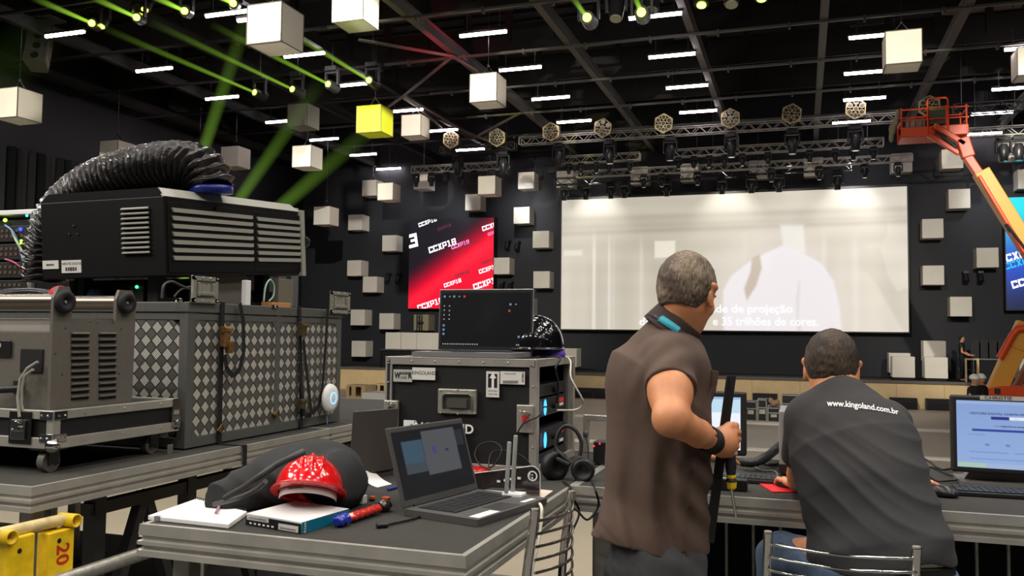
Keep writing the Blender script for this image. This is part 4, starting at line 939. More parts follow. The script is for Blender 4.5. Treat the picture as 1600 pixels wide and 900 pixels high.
# the machine
MG = mat('machine_grey', (96, 91, 83), .6, noise=.06, nscale=60, bump=.08, bscale=700); MGD = mat('machine_grey_dark', (66, 62, 57), .65)
MX = TX-.035; ya, yb = PX(79, 600, MX).y, PX(207, 600, MX).y; zt = PX(79, 497, MX).z
t = thing('grey_machine', 'boxy grey ventilated machine with two cross tubes, standing in the castored tray', 'machine', ((MX+TXL)/2, (ya+yb)/2, TZ1-.01))
MB().prism([(ya+.02, TZ1-.012), (yb-.01, TZ1-.012), (yb-.01, zt), (ya+.07, zt), (ya+.02, zt-.05)], TXL+.06, MX-.012, M=frame((0, 0, 0), (0, 1, 0), (0, 0, 1), (1, 0, 0))).build('housing', MG, t, bevel=.006)
e1, e2 = PX(98, 470, MX), PX(195, 472, MX); hw = .047
poly = [(ya, TZ1-.01), (yb, TZ1-.01), (yb+.006, e2.z+.01), (yb-.02, e2.z+.05), (e2.y-.03, e2.z+.05), (e2.y-hw, e2.z+.01), (e2.y-hw, zt-.02), (e1.y+hw, zt-.02), (e1.y+hw, e1.z+.02), (e1.y+.03, e1.z+.055), (e1.y-.02, e1.z+.055), (ya+.0, e1.z+.01), (ya, zt-.05)]
sp_ = MB().prism(poly, MX-.014, MX, M=frame((0, 0, 0), (0, 1, 0), (0, 0, 1), (1, 0, 0))).build('side_panel', MG, t, bevel=.003)
for e in (e1, e2):
    f_ = MB().lathe([(0, .0), (.042, 0), (.046, .01), (.042, .024), (.02, .024), (.016, .01), (0, .01)], frame((MX, e.y, e.z-.004), (0, 1, 0), (0, 0, 1), (1, 0, 0)), 24).build('rubber_end', RUB, t)
    MB().cyl((MX+.008, e.y, e.z-.004), (MX+.016, e.y, e.z-.004), .006).build('screw', ALU, f_)
    MB().cyl((TXL+.1, e.y, e.z-.004), (MX-.01, e.y, e.z-.004), .031, n=20).build('cross_tube', mat('tube_bronze', (120, 110, 100), .3, .85), t)
MB().prism([(-.047, zt-.04), (.047, zt-.04), (.047, e1.z+.02), (0, e1.z+.055), (-.047, e1.z+.02)], TXL+.08, TXL+.1, M=frame((0, e1.y, 0), (0, 1, 0), (0, 0, 1), (1, 0, 0))).build('tube_ear', MG, t)
for (c0, c1) in ((111, 139), (154, 181)):
    for i in range(12):
        a = PX(c0, 519+i*(9.9 if c0 < 120 else 9.8), MX); b = PX(c1, 519+i*9.3, MX)
        if a.z < TZ1+.03: continue
        MB().prism([(0, 0), (.012, -.004), (.012, -.007), (0, -.011)], a.y, b.y, M=Matrix(((1, 0, 0, MX), (0, 0, 1, 0), (0, 1, 0, a.z), (0, 0, 0, 1)))).build('louvre', MG, t)
        MB().bb(MX-.001, MX+.0008, a.y, b.y, a.z-.02, a.z-.011).build('louvre_slot', BLKM, t)
for (px, py) in ((102, 512), (141, 502), (152, 503), (189, 514), (87, 552), (97, 585), (186, 583)): c = PX(px, py, MX); MB().sph((MX, c.y, c.z), .004, 8).build('screw', MGD, t)
FY = ya+.018
def fr(px, py): return PY(px, py, FY)
a, b = fr(33, 545), fr(67, 583); MB().bb(a.x, b.x, FY-.004, FY+.004, b.z, a.z).build('dark_opening', BLKM, t, bevel=.003)
a, b = fr(-40, 531), fr(18.5, 558); bd = MB().bb(a.x, b.x, FY-.006, FY-.001, b.z, a.z).build('badge', mat('badge_black', (26, 22, 24), .4), t, bevel=.003)
c = fr(-8, 540); MB().text('KINGOLAND®', frame((fr(-20, 540).x, FY-.0065, c.z), (1, 0, 0), (0, 0, 1), (0, -1, 0)), .026, xs=.9, bold=.02).build('lettering', WINK, bd)
c = fr(-5, 550); MB().text('EQUIPAMENTOS', frame((fr(-16, 550).x, FY-.0065, c.z), (1, 0, 0), (0, 0, 1), (0, -1, 0)), .012, bold=.01).build('lettering', WINK, bd)
c = fr(2, 518); MB().text('TIE', frame((fr(6, 519).x, FY-.0+.012, c.z), (1, 0, 0), (0, .55, .83), (0, -.83, .55)), .035, xs=1.1, shear=.3, bold=.02).build('emblem', CHR, t)
a = fr(22, 595); MB().bb(a.x, fr(38, 595).x, FY-.004, FY, fr(30, 615).z, a.z).build('socket', BLKM, t)
k = MB(); pts = [fr(66, 565), fr(52, 575), fr(43, 592), fr(41, 620), fr(46, 650)]; pts = [p+Vector((0, -.02-.006*i, 0)) for i, p in enumerate(pts)]; k.tube(pts, .006, 8)
pts = [fr(62, 577), fr(50, 586), fr(45, 605), fr(44, 630), fr(49, 652)]; k.tube([p+Vector((0, -.03, 0)) for p in pts], .006, 8); tag(k.build('grey_hose', mat('hose_grey', (150, 146, 138), .4)), 'pair of thin grey hoses curving out of the dark opening of the grey machine', 'hose')
k = MB(); k.tube([fr(34, 607)+Vector((0, -.02, 0)), fr(14, 608)+Vector((0, -.04, 0)), fr(-4, 617)+Vector((0, -.05, 0)), fr(-25, 635)+Vector((0, -.05, 0))], .0085, 8)
w = k.build('white_cable', CABW); tag(w, 'white cable with a black plug at the left edge, plugged into the grey machine', 'cable'); MB().cyl(fr(36, 607)+Vector((0, -.012, 0)), fr(14, 608)+Vector((0, -.04, 0)), .014).build('plug', BLK, w, local=True)
# ================================================================ checker-plate case
def checker():
    m = bpy.data.materials.new('checker_plate'); m.use_nodes = True; nt = m.node_tree; b = nt.nodes['Principled BSDF']; N = nt.nodes.new; l = nt.links.new
    def mt(op, a, c=None, d=None):
        x = N('ShaderNodeMath'); x.operation = op
        for i, v in enumerate((a, c, d)):
            if v is None: continue
            if isinstance(v, (int, float)): x.inputs[i].default_value = v
            else: l(v, x.inputs[i])
        return x.outputs[0]
    tc = N('ShaderNodeTexCoord'); s = N('ShaderNodeSeparateXYZ'); l(tc.outputs['Object'], s.inputs[0])
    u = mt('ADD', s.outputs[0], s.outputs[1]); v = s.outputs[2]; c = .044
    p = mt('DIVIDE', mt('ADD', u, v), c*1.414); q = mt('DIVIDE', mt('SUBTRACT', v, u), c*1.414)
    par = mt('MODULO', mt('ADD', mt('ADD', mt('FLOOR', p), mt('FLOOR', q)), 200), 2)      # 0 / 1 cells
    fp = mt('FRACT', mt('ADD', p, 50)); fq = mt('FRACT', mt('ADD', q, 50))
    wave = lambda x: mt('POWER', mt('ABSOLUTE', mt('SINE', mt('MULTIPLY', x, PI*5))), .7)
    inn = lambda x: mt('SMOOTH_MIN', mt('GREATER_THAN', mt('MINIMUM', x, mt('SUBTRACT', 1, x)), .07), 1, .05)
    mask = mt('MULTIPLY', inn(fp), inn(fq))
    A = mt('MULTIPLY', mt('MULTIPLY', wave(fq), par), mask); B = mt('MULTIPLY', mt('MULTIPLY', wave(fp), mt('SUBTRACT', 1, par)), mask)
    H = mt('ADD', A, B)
    mx = N('ShaderNodeMix'); mx.data_type = 'RGBA'; mx.inputs[6].default_value = (*lin((72, 70, 66)), 1); mx.inputs[7].default_value = (*lin((250, 246, 236)), 1); l(mt('ADD', mt('MULTIPLY', A, 1.0), mt('MULTIPLY', B, .12)), mx.inputs[0])  # polished bars; one slant brighter, the light it catches put into colour
    l(mx.outputs[2], b.inputs['Base Color']); b.inputs['Metallic'].default_value = .55; b.inputs['Roughness'].default_value = .36
    bp = N('ShaderNodeBump'); bp.inputs['Strength'].default_value = .45; bp.inputs['Distance'].default_value = .004; l(H, bp.inputs['Height']); l(bp.outputs[0], b.inputs['Normal'])
    return m
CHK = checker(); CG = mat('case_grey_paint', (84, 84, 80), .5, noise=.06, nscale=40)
CX, CY0, CY1, CZ1, CXL = -2.67, 3.285, 4.68, 1.628, -4.1; CZ0 = T+.006
t = thing('checker_plate_case', 'large grey-framed case clad in shiny checker plate, strapped down on the left deck', 'case', ((CX+CXL)/2, (CY0+CY1)/2, T))
MB().bb(CXL+.01, CX-.012, CY0+.012, CY1-.01, CZ0+.01, CZ1-.01).build('core', BLKM, t)
k = MB(); fw = .05
yd = PX(434, 560, CX).y
for y0, y1 in ((CY0, CY0+fw), (yd-.022, yd+.022), (CY1-fw, CY1)): k.bb(CX-.02, CX, y0, y1, CZ0, CZ1)
k.bb(CX-.02, CX, CY0, CY1, CZ0, CZ0+.05).bb(CX-.02, CX, CY0, CY1, CZ1-.085, CZ1-.05)
k.bb(CX-fw, CX, CY0-.0, CY0+.02, CZ0, CZ1).bb(CXL, CX, CY0, CY0+.02, CZ0, CZ0+.05).bb(CXL, CX, CY0, CY0+.02, CZ1-.085, CZ1-.05).bb(CXL, CXL+fw, CY0, CY0+.02, CZ0, CZ1)
for x in (CX-.55, CX-1.0): k.bb(x-.02, x+.02, CY0, CY0+.02, CZ0, CZ1)
k.build('frame', CG, t, bevel=.003)
MB().bb(CXL-.004, CX+.006, CY0-.006, CY1+.004, CZ1-.048, CZ1).build('lid', CG, t, bevel=.004)
def oct_(a0, a1, z0, z1, c=.035): return [(a0+c, z0), (a1-c, z0), (a1, z0+c), (a1, z1-c), (a1-c, z1), (a0+c, z1), (a0, z1-c), (a0, z0+c)]
for a0, a1 in ((CY0+fw, yd-.022), (yd+.022, CY1-fw)):
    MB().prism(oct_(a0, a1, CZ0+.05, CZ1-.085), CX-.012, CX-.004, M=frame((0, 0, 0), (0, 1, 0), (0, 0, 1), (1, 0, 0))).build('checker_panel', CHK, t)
    for (yy, zz_, d1, d2) in ((a0, CZ0+.05, 1, 1), (a1, CZ0+.05, -1, 1), (a0, CZ1-.085, 1, -1), (a1, CZ1-.085, -1, -1)):
        MB().prism([(yy, zz_), (yy+.036*d1, zz_), (yy, zz_+.036*d2)], CX-.012, CX, M=frame((0, 0, 0), (0, 1, 0), (0, 0, 1), (1, 0, 0))).build('corner_gusset', CG, t)
for a0, a1 in ((CX-fw, CX-.53), (CX-.57, CX-.98), (CX-1.02, CXL+fw)):
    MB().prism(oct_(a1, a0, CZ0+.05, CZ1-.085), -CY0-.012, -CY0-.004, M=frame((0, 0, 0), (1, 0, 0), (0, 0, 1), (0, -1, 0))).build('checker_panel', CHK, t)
CLP = mat('clasp_zinc2', (176, 174, 162), .35, .55, noise=.15, nscale=50)
for (a, b, z0_, z1_) in ((299, 338, 473, 432), (516, 545, 490, 456)):
    y0, y1 = PX(a, 450, CX+.01).y, PX(b, 450, CX+.01).y; z0, z1 = PX((a+b)/2, z0_, CX+.01).z, PX((a+b)/2, z1_, CX+.01).z
    k = MB(); fwd = frame((CX+.008, 0, 0), (0, 1, 0), (0, 0, 1), (1, 0, 0)); w = .02
    k.prism([(y0, z0), (y1, z0), (y1, z1), (y0, z1)], 0, .004, M=fwd)
    for pl_ in ([(y0, z0), (y1, z0), (y1, z0+w), (y0, z0+w)], [(y0, z1-w), (y1, z1-w), (y1, z1), (y0, z1)], [(y0, z0), (y0+w, z0), (y0+w, z1), (y0, z1)], [(y1-w, z0), (y1, z0), (y1, z1), (y1-w, z1)]): k.prism(pl_, .004, .014, M=fwd)
    for j in range(4):
        for zq in (z0+.008, z1-.008): k.sph((CX+.025, y0+.01+j*(y1-y0-.02)/3, zq), .0055, 8)
    k.build('handle_frame', CLP, t, bevel=.003)
    k = MB().bb(CX+.012, CX+.03, y0+.03, y1-.03, z0+.035, z0+.05).bb(CX+.012, CX+.03, y0+.03, y0+.042, z0+.03, z1-.03).bb(CX+.012, CX+.03, y1-.042, y1-.03, z0+.03, z1-.03); k.build('handle', CLP, t, bevel=.003)
for (px, py) in ((281, 469), (429, 479)): c = PX(px, py, CX+.008); MB().sph((CX+.008, c.y, c.z), .012, 10).box((CX+.008, c.y, c.z), (.008, .05, .016)).build('catch', CHR, t)
for (px, py) in ((342, 672), (430, 648)): c = PX(px, py, CX+.006); MB().cyl((CX, c.y, c.z), (CX+.02, c.y, c.z), .014).tube([(CX+.02, c.y-.03, c.z), (CX+.024, c.y, c.z+.03), (CX+.02, c.y+.02, c.z)], .004, 6).build('lock', mat('lock_brass', (120, 100, 66), .4, .7), t)
def ribbon(k, pts, w, th, nrm=(1, 0, 0)):
    pts = [Vector(p) for p in pts]; n = Vector(nrm)
    for p, q in zip(pts[:-1], pts[1:]): k.bar(p, q+(q-p).normalized()*.002, w, th, up=n)
BLS = mat('strap_black', (17, 17, 18), .7)
def strapx(pts, off=.012): return [Vector((CX+off, PX(a, b, CX+off).y, PX(a, b, CX+off).z)) for a, b in pts]
t = thing('ratchet_strap', 'black ratchet strap nearer the camera, running down over the deck edge', 'strap', strapx([(347, 690)])[0]); k = MB()
y1_ = strapx([(347, 580)])[0].y
ribbon(k, [(CX-.6, y1_, CZ1+.004), (CX+.012, y1_, CZ1+.004)], .032, .003, (0, 0, 1)); ribbon(k, strapx([(348, 472), (347, 520), (345, 600), (343, 694)]), .03, .003)
ribbon(k, [(CX+.012, strapx([(343, 690)])[0].y, T+.003), (-2.515, strapx([(343, 690)])[0].y, T+.004)], .03, .003, (0, 0, 1)); yy = strapx([(343, 690)])[0].y; ribbon(k, [(-2.512, yy, T+.005), (-2.512, yy, T-.11), (-2.6, yy, T-.18)], .03, .003)
k.build('strap_web', BLS, t)
k = MB(); ribbon(k, strapx([(375, 474), (380, 500), (381, 550), (374, 578), (364, 588), (354, 575), (351, 555)], .03), .026, .002); k.build('loose_end', BLS, t)
c = strapx([(352, 526)], .03)[0]; k = MB().box(c, (.03, .045, .1)).cyl(c+Vector((.01, -.03, .035)), c+Vector((.01, .03, .035)), .014).box(c+Vector((.01, .02, -.05)), (.03, .03, .06)); k.build('ratchet', mat('brass_ratchet', (140, 104, 62), .4, .6, noise=.5, nscale=60), t, bevel=.004)
t = thing('ratchet_strap', 'black ratchet strap farther along the checker-plate case, its tail hanging double', 'strap', strapx([(470, 668)])[0]); k = MB(); y2_ = strapx([(468, 560)])[0].y
ribbon(k, [(CX-.6, y2_, CZ1+.004), (CX+.012, y2_, CZ1+.004)], .032, .003, (0, 0, 1)); ribbon(k, strapx([(468, 478), (469, 520), (470, 600), (471, 671)]), .03, .003); k.build('strap_web', BLS, t)
k = MB(); ribbon(k, strapx([(474, 530), (480, 590), (487, 648), (476, 650), (471, 600)], .025), .026, .002); k.build('loose_end', BLS, t)
k = MB(); ribbon(k, strapx([(512, 482), (510, 520), (507, 560), (504, 605), (498, 635), (484, 648)], .03), .026, .002); k.build('loose_end', BLS, t)
for (a, b) in ((473, 514), (471, 632)):
    c = strapx([(a, b)], .03)[0]; MB().box(c, (.03, .05, .08 if b < 600 else .045)).cyl(c+Vector((.01, -.03, .02)), c+Vector((.01, .03, .02)), .012).build('ratchet', mat('dark_brass_ratchet', (92, 80, 52), .45, .6), t, bevel=.004)
c = strapx([(512, 622)], .03)[0]; M = frame(c, (0, 1, 0), (0, 0, 1), (1, 0, 0))
t = thing('wifi_puck', 'white egg-shaped access point with blue light ring hanging on the strap tail', 'access point', M=M)
MB(M=M).lathe([(0, -.0), (.07, .0), (.086, .012), (.08, .026), (.05, .036), (0, .04)], n=32).build('shell', WHT, t); MB(M=M).lathe([(.03, .0405), (.036, .0395), (.036, .0405), (.03, .0415)], n=32).build('light_ring', glow('ring_blue', (120, 190, 255), 2.2), t)
k = MB(); k.tube([c+Vector((0, .0, -.08)), c+Vector((0, -.005, -.11)), c+Vector((0, .004, -.16))], .003, 6); k.build('thin_cable', mat('cable_blue', (120, 150, 190), .5), t)
# ================================================================ big black projector with duct
R_ = Matrix(((1.0, -.0202, -.0105), (.0193, .9971, -.0742), (.012, .074, .9972)))
MP = Matrix.Translation((-2.794, 3.278, 1.739)) @ R_.to_4x4() @ Matrix.Scale(KS, 4)
iMP = MP.inverted(); oL = iMP @ O
def onp(px, py, axis, val):
    d = iMP.to_3x3() @ ray(px, py); return oL+d*((val-oL[axis])/d[axis])
W_, L_, H_ = .9, 1.47, .47
t = thing('cinema_projector', 'big black louvred projector on top of the checker-plate case', 'projector', M=MP)
PB = mat('projector_black', (6, 6, 7), .5, bump=.1, bscale=900, spec=.3); PG = mat('projector_grey', (150, 148, 138), .45)
ch = .05
MB(M=MP).bb(-W_, -.004, .004, L_-.03, .01, H_).build('body', PB, t, bevel=.006)
k = MB(M=MP); k.prism([(-W_, H_), (-.004, H_), (-.05, H_+ch), (-W_+.06, H_+ch)], .006, L_-.04, M=frame((0, 0, 0), (1, 0, 0), (0, 0, 1), (0, 1, 0))); k.build('top_cover', PB, t)
k = MB(M=MP); k.add([(0, 0, H_), (0, L_-.02, H_), (-.052, L_-.06, H_+ch+.003), (-.052, .02, H_+ch+.003), (-.01, 0, H_-.004), (-.01, L_-.02, H_-.004), (-.07, L_-.06, H_+ch-.004), (-.07, .02, H_+ch-.004)], [(0, 1, 2, 3), (7, 6, 5, 4), (0, 4, 5, 1), (3, 2, 6, 7), (1, 5, 6, 2), (0, 3, 7, 4)]); k.build('top_edge_strip', PG, t)
k = MB(M=MP); k.prism([(0, L_-.025), (.001, L_-.02), (-.04, L_+.03), (-.06, L_+.03), (-.02, L_-.03)], -.0, H_, M=frame((0, 0, 0), (1, 0, 0), (0, 1, 0))); k.bb(-.02, .012, L_-.02, L_+.032, .0, H_+.012).build('front_edge_strip', PG, t)
MB(M=MP).bb(-W_, -.03, L_-.03, L_+.03, 0, H_+.03).build('front_cover', PG, t, bevel=.01)
for (a, b) in ((268, 394), (400.5, 467.5)):
    y0, y1 = onp(a, 370, 0, 0).y, onp(b, 370, 0, 0).y
    MB(M=MP).bb(-.003, .001, y0-.03, y1+.015, .03, H_-.03).build('side_door', PB, t, bevel=.003)
    for i in range(7):
        z = onp((a+b)/2, (334 if a < 300 else 345)+i*(11.7 if a < 300 else 10.2), 0, 0).z
        MB(M=MP).prism([(y0, z+.0125), (y1, z+.0125), (y1, z-.006), (y1-.012, z-.0125), (y0+.012, z-.0125)], .0, .012, M=Matrix(((0, 0, 1, 0), (1, 0, 0, 0), (0, 1, 0, 0), (0, 0, 0, 1)))).build('side_louvre', PG, t, bevel=.003)
c = onp(334, 326, 0, 0); MB(M=MP).cyl((0, c.y, c.z), (.012, c.y, c.z), .012).build('door_knob', CHR, t)
x0, x1 = onp(191, 350, 1, 0).x, onp(233, 350, 1, 0).x
for i in range(10):
    z = onp(212, 326+i*7.65, 1, 0).z; MB(M=MP).prism([(0, .008), (-.014, .0), (-.014, -.004), (0, -.006)], x0, x1, M=Matrix(((0, 0, 1, 0), (1, 0, 0, 0), (0, 1, 0, z), (0, 0, 0, 1)))).build('rear_louvre', PG, t)
for (a, b, c_, d, s) in ((66.5, 407.5, 91.5, 420, 0), (96, 407, 127, 426, 1)):
    p, q = onp(a, b, 1, 0), onp(c_, d, 1, 0); lb = MB(M=MP).bb(p.x, q.x, -.001, .004, q.z, p.z).build('sticker', LABEL, t)
    k = MB(M=MP)
    for j in range(14 if s else 4): xx = p.x+.03+j*(q.x-p.x-.06)/(14 if s else 4); k.bb(xx, xx+(.003 if j % 3 else .006), -.002, 0, q.z+.012, q.z+.034) if s else k.bb(xx, xx+.012, -.002, 0, q.z+.02, q.z+.03)
    if s: k.text('CHRISTIE DIGITAL', frame(((p.x+q.x)/2, -.0015, p.z-.022), (1, 0, 0), (0, 0, 1), (0, -1, 0)), .02, bold=.01)
    k.build('print', INK, lb)
for (px, py) in ((115, 353), (108, 366), (121, 366)): c = onp(px, py, 1, 0); MB(M=MP).sph((c.x, 0, c.z), .006, 8).build('screw', MGD, t)
c = onp(481, 368, 0, .01); MB(M=MP).cyl((0, L_+.03, .25), (0, L_+.06, .25), .04, n=16).build('focus_knob', BLK, t)
MB(M=MP).cyl((-.45, L_+.02, .24), (-.45, L_+.2, .24), .11, .12, n=24).build('lens_barrel', BLK, t)
# collar on top
cc = onp(330, 303, 2, H_+ch); MB(M=MP).lathe([(.0, 0), (.132, 0), (.132, .045), (.12, .05), (.0, .05)], Matrix.Translation((cc.x, cc.y, H_+ch)), 32).build('blue_collar', mat('collar_blue', (14, 34, 122), .3), t)
# feet on the case
k = MB()
for (x, y) in ((-2.95, 3.4), (-3.4, 3.4), (-2.95, 4.25), (-3.4, 4.25)):
    z1 = (MP @ Vector((0, (y-3.278)/KS, 0))).z; k.bb(x-.03, x+.03, y-.03, y+.03, CZ1+.001, z1+.012)
for x in (-2.95, -3.4): k.bb(x-.02, x+.02, 3.37, 4.3, CZ1+.001, CZ1+.03)
k.build('support_frame', BLK, t)
MB().prism([(3.35, CZ1+.001), (4.35, CZ1+.001), (4.35, 1.81), (3.35, 1.735)], -3.44, -3.42, M=frame((0, 0, 0), (0, 1, 0), (0, 0, 1), (1, 0, 0))).build('gap_screen_panel', mat('gap_panel_brown', (44, 40, 36), .6), t)  # added panel, hides the green beam behind the gap under the projector
# duct
DUM = mat('duct_foil_black', (30, 26, 24), .27, noise=.4, nscale=25, bump=.35, bscale=60, coat=.3)
cw = MP @ Vector((cc.x, cc.y, H_+ch+.06)); dy_ = cw.y
ctl = [cw-Vector((0, 0, .02))]+[PY(a, b, dy_-c_) for a, b, c_ in ((326, 283, .0), (318, 270, .0), (302, 261, .01), (276, 258, .02), (235, 262, .02), (190, 273, .02), (148, 289, .0), (112, 316, -.02), (86, 350, -.03), (74, 390, -.03), (70, 440, -.02))]
def catmull(P, n):
    P = [P[0]]+list(P)+[P[-1]]; o = []
    for i in range(1, len(P)-2):
        for j in range(n):
            s_ = j/n; a, b, c, d = P[i-1], P[i], P[i+1], P[i+2]
            o.append(.5*((2*b)+(c-a)*s_+(2*a-5*b+4*c-d)*s_*s_+(3*b-a-3*c+d)*s_**3))
    return o+[P[-2]]
cl = catmull(ctl, 40); ln = [0]
for a, b in zip(cl[:-1], cl[1:]): ln.append(ln[-1]+(b-a).length)
tot = ln[-1]; nst = 760; pts = []; j = 0
for i in range(nst):
    d = tot*i/(nst-1)
    while j < len(ln)-2 and ln[j+1] < d: j += 1
    f_ = (d-ln[j])/max(1e-9, ln[j+1]-ln[j]); pts.append(cl[j].lerp(cl[j+1], min(1, f_)))
k = MB(); n = 40; vs = []; fs = []
for i, p in enumerate(pts):
    d = (pts[min(i+1, nst-1)]-pts[max(i-1, 0)]).normalized(); A = d.cross(Vector((0, 1, 0))).normalized(); B = Vector((0, 1, 0)) if abs(d.y) < .9 else A.cross(d)
    s_ = i/(nst-1)*tot
    for q in range(n):
        th = 2*PI*q/n; ph = s_/.037+.22*math.sin(th*2+s_*5)+.10*math.sin(th*5+s_*9); saw = ph-math.floor(ph); rr = .098+.03*(1-abs(2*saw-1))**1.0+.002*math.sin(th*9+s_*60)
        vs.append(p+(A*math.cos(th)+B*math.sin(th))*rr)
for i in range(nst-1):
    for q in range(n): fs.append((i*n+q, i*n+(q+1) % n, (i+1)*n+(q+1) % n, (i+1)*n+q))
k.add(vs, fs, True); tag(k.build('ribbed_duct', DUM), 'crinkled black ribbed air duct arching over the black projector', 'duct')
# clutter between case and projector
tag(MB().bb(-3.34, -2.98, 3.5, 4.62, CZ1+.001, CZ1+.1).build('gap_blocker', BLKM, bevel=.006), 'flat black box added to block the dark gap between projector and case lid', 'unit')  # added box, keeps the green beam from showing through the gap
def onT(px, py): return PZ(px, py, CZ1)
k = MB(); c = PX(386, 455, CX-.05); MB()
tag(MB().bb(CX-.07, CX-.04, c.y-.02, c.y+.02, CZ1, PX(386, 438, CX-.05).z).build('white_post', WHT, bevel=.003), 'small white post on the case lid under the projector, blue tip', 'post')
c = PX(438, 470, CX-.04); tag(MB().bb(CX-.1, CX-.03, PX(423, 470, CX-.04).y, PX(452, 470, CX-.04).y, CZ1, CZ1+.025).build('wood_block', mat('wood_orange', (190, 130, 80), .6), bevel=.002), 'small orange-brown wood block on the lid of the checker-plate case', 'block')
k = MB(); P_ = lambda a, b, x=CX-.06: PX(a, b, x)
k.tube(catmull([P_(412, 471), P_(415, 448), P_(422, 437), P_(428, 446), P_(427, 462), P_(420, 471)], 8), .005, 6); tag(k.build('green_cable', mat('cable_green', (150, 190, 170), .5)), 'pale green looped cable on the lid near the far end of the projector', 'cable')
k = MB(); k.tube(catmull([P_(253, 466), P_(256, 446), P_(268, 440), P_(282, 446), P_(296, 452)], 8), .006, 6).tube(catmull([P_(272, 464), P_(282, 453), P_(298, 448), P_(316, 447)], 8), .005, 6); tag(k.build('black_cable', mat('cable_dark_grey', (58, 58, 56), .5)), 'dark cables looping on the lid behind the nearer square clasp', 'cable')
pa, pb = PX(355, 436, CX-.2), PX(384, 470, CX-.2)
t_ = tag(MB().bb(CX-.24, CX-.2, pa.y-.25, pb.y, CZ1, pa.z+.03).build('mounting_plate', mat('plate_grey', (96, 92, 84), .5), bevel=.003), 'grey metal mounting plate below the middle of the projector', 'plate')
pa, pb = PX(436, 436, CX-.12), PX(458, 458, CX-.12); tag(MB().bb(CX-.16, CX-.12, pa.y, pb.y, CZ1, pa.z+.005).build('beige_plate', mat('plate_beige', (110, 106, 92), .5), bevel=.003), 'beige metal plate under the far end of the projector', 'plate')
def blob(name, label, cat, px, py, r, m, z=None, flat=.6):
    c = PZ(px, py, z) if z else PY(px, py, 3.42); c.z = z or CZ1+.001; s = SDF(c-Vector(r)*1.6, c+Vector(r)*1.6, min(r)/7)
    for i in range(7): s.ell((c.x+r[0]*.5*math.sin(i*2.4), c.y+r[1]*.5*math.cos(i*1.7), c.z+r[2]*.45+r[2]*.2*math.sin(i*3)), (r[0]*.5, r[1]*.5, r[2]*.45), k=min(r)*.3)
    z0 = c.z; s.cut(lambda X, Y, Z: z0-Z+0*X+0*Y); s.disp(lambda X, Y, Z: .06*min(r)*np.sin(X*300/r[0]*.05+Y*180)*np.sin(Y*260+Z*200)); return tag(npmesh(name, *s.mesh(), m), label, cat)
blob('red_cloth', 'crumpled red cloth on the case lid behind the cross tube of the grey machine', 'cloth', 103, 457, (.08, .06, .085), mat('cloth_red', (200, 28, 32), .6))
blob('blue_plug', 'blue plug lying on the case lid beside the crumpled red cloth', 'plug', 150, 458, (.04, .035, .07), mat('plug_blue', (88, 118, 150), .5))
k = MB()
for i in range(9):
    o_ = i*.012; k.tube(catmull([Vector((CXL+.05, 3.36+o_, CZ1+.012+.006*(i % 3))), Vector((PY(10, 462, 3.37).x, 3.37+o_, CZ1+.05+.01*(i % 3))), Vector((PY(60, 462, 3.36).x, 3.36+o_, CZ1+.055+.008*(i % 2))), Vector((PY(95, 464, 3.38).x, 3.38+o_, CZ1+.012))], 8), .0055, 6)
tag(k.build('cable_bundle', mat('cable_mixed', (52, 54, 62), .45, noise=.6, nscale=14)), 'bundle of dark cables running along the near edge of the case lid', 'cable')
c = PY(216, 459, 3.36); c.z = CZ1+.001; t = thing('switch_box', 'tiny black box with green light on the lid beside the far cross-tube end', 'switch', c); MB().box(c+Vector((-.02, .03, .04)), (.09, .05, .078)).build('body', BLK, t, bevel=.003); MB().sph(c+Vector((-.012, .002, .074)), .008).build('green_light', glow('led_green', (60, 255, 130), 4), t)
# equipment rack at the left edge
RY = 4.15; rx1 = PY(62, 380, RY).x; zt = PY(30, 328, RY).z
t = thing('equipment_rack', 'equipment rack with small lights and patch cables at the left edge', 'rack', (rx1-.35, RY+.3, T)); k = MB()
k.bb(rx1-.7, rx1, RY+.02, RY+.6, T, zt-.06).build('cabinet', BLKM, t); MB().bb(rx1-.72, rx1+.01, RY-.01, RY+.62, zt-.03, zt).build('white_top', WHT, t, bevel=.004)
for x in (rx1-.08, rx1-.66): MB().bb(x, x+.03, RY-.005, RY+.02, T, zt-.03).build('rack_rail', ALUD, t)
for i in range(9):
    z = zt-.1-i*.115; u = MB().bb(rx1-.62, rx1-.09, RY, RY+.02, z-.1, z).build('rack_unit', mat('rack_unit', (30, 29, 30), .5), t, bevel=.003)
    k = MB()
    for j in range(12):
        for r2 in (0, 1): k.bb(rx1-.6+j*.04, rx1-.578+j*.04, RY-.004, RY, z-.04-r2*.035, z-.02-r2*.035)
    k.build('ports', mat('port_metal', (120, 100, 84), .4, .6), u)
for (px, py, c_, r) in ((8, 344, (190, 255, 60), .012), (32, 358, (40, 60, 255), .012), (42, 337, (60, 220, 230), .008), (33, 376, (170, 240, 70), .008), (33, 380, (170, 240, 70), .008)):
    c = PY(px, py, RY-.006); MB().sph(c, r, 10).build('status_light', glow('led_%d' % px, c_, 5), t)
for (lb, col, P4) in (('blue', (70, 120, 190), ((8, 352), (20, 362), (30, 385), (38, 415), (42, 428))), ('pale green', (190, 205, 150), ((18, 360), (26, 378), (37, 398), (43, 428), (44, 445))), ('pink', (190, 80, 110), ((8, 405), (22, 410), (34, 420), (42, 432)))):
    k = MB(); k.tube(catmull([PY(a, b, RY-.02-.015*(i % 2)) for i, (a, b) in enumerate(P4)], 6), .006, 6); tag(k.build('patch_cable', mat('cable_'+lb.replace(' ', '_'), col, .5)), lb+' patch cable curving down the front of the left equipment rack', 'cable')
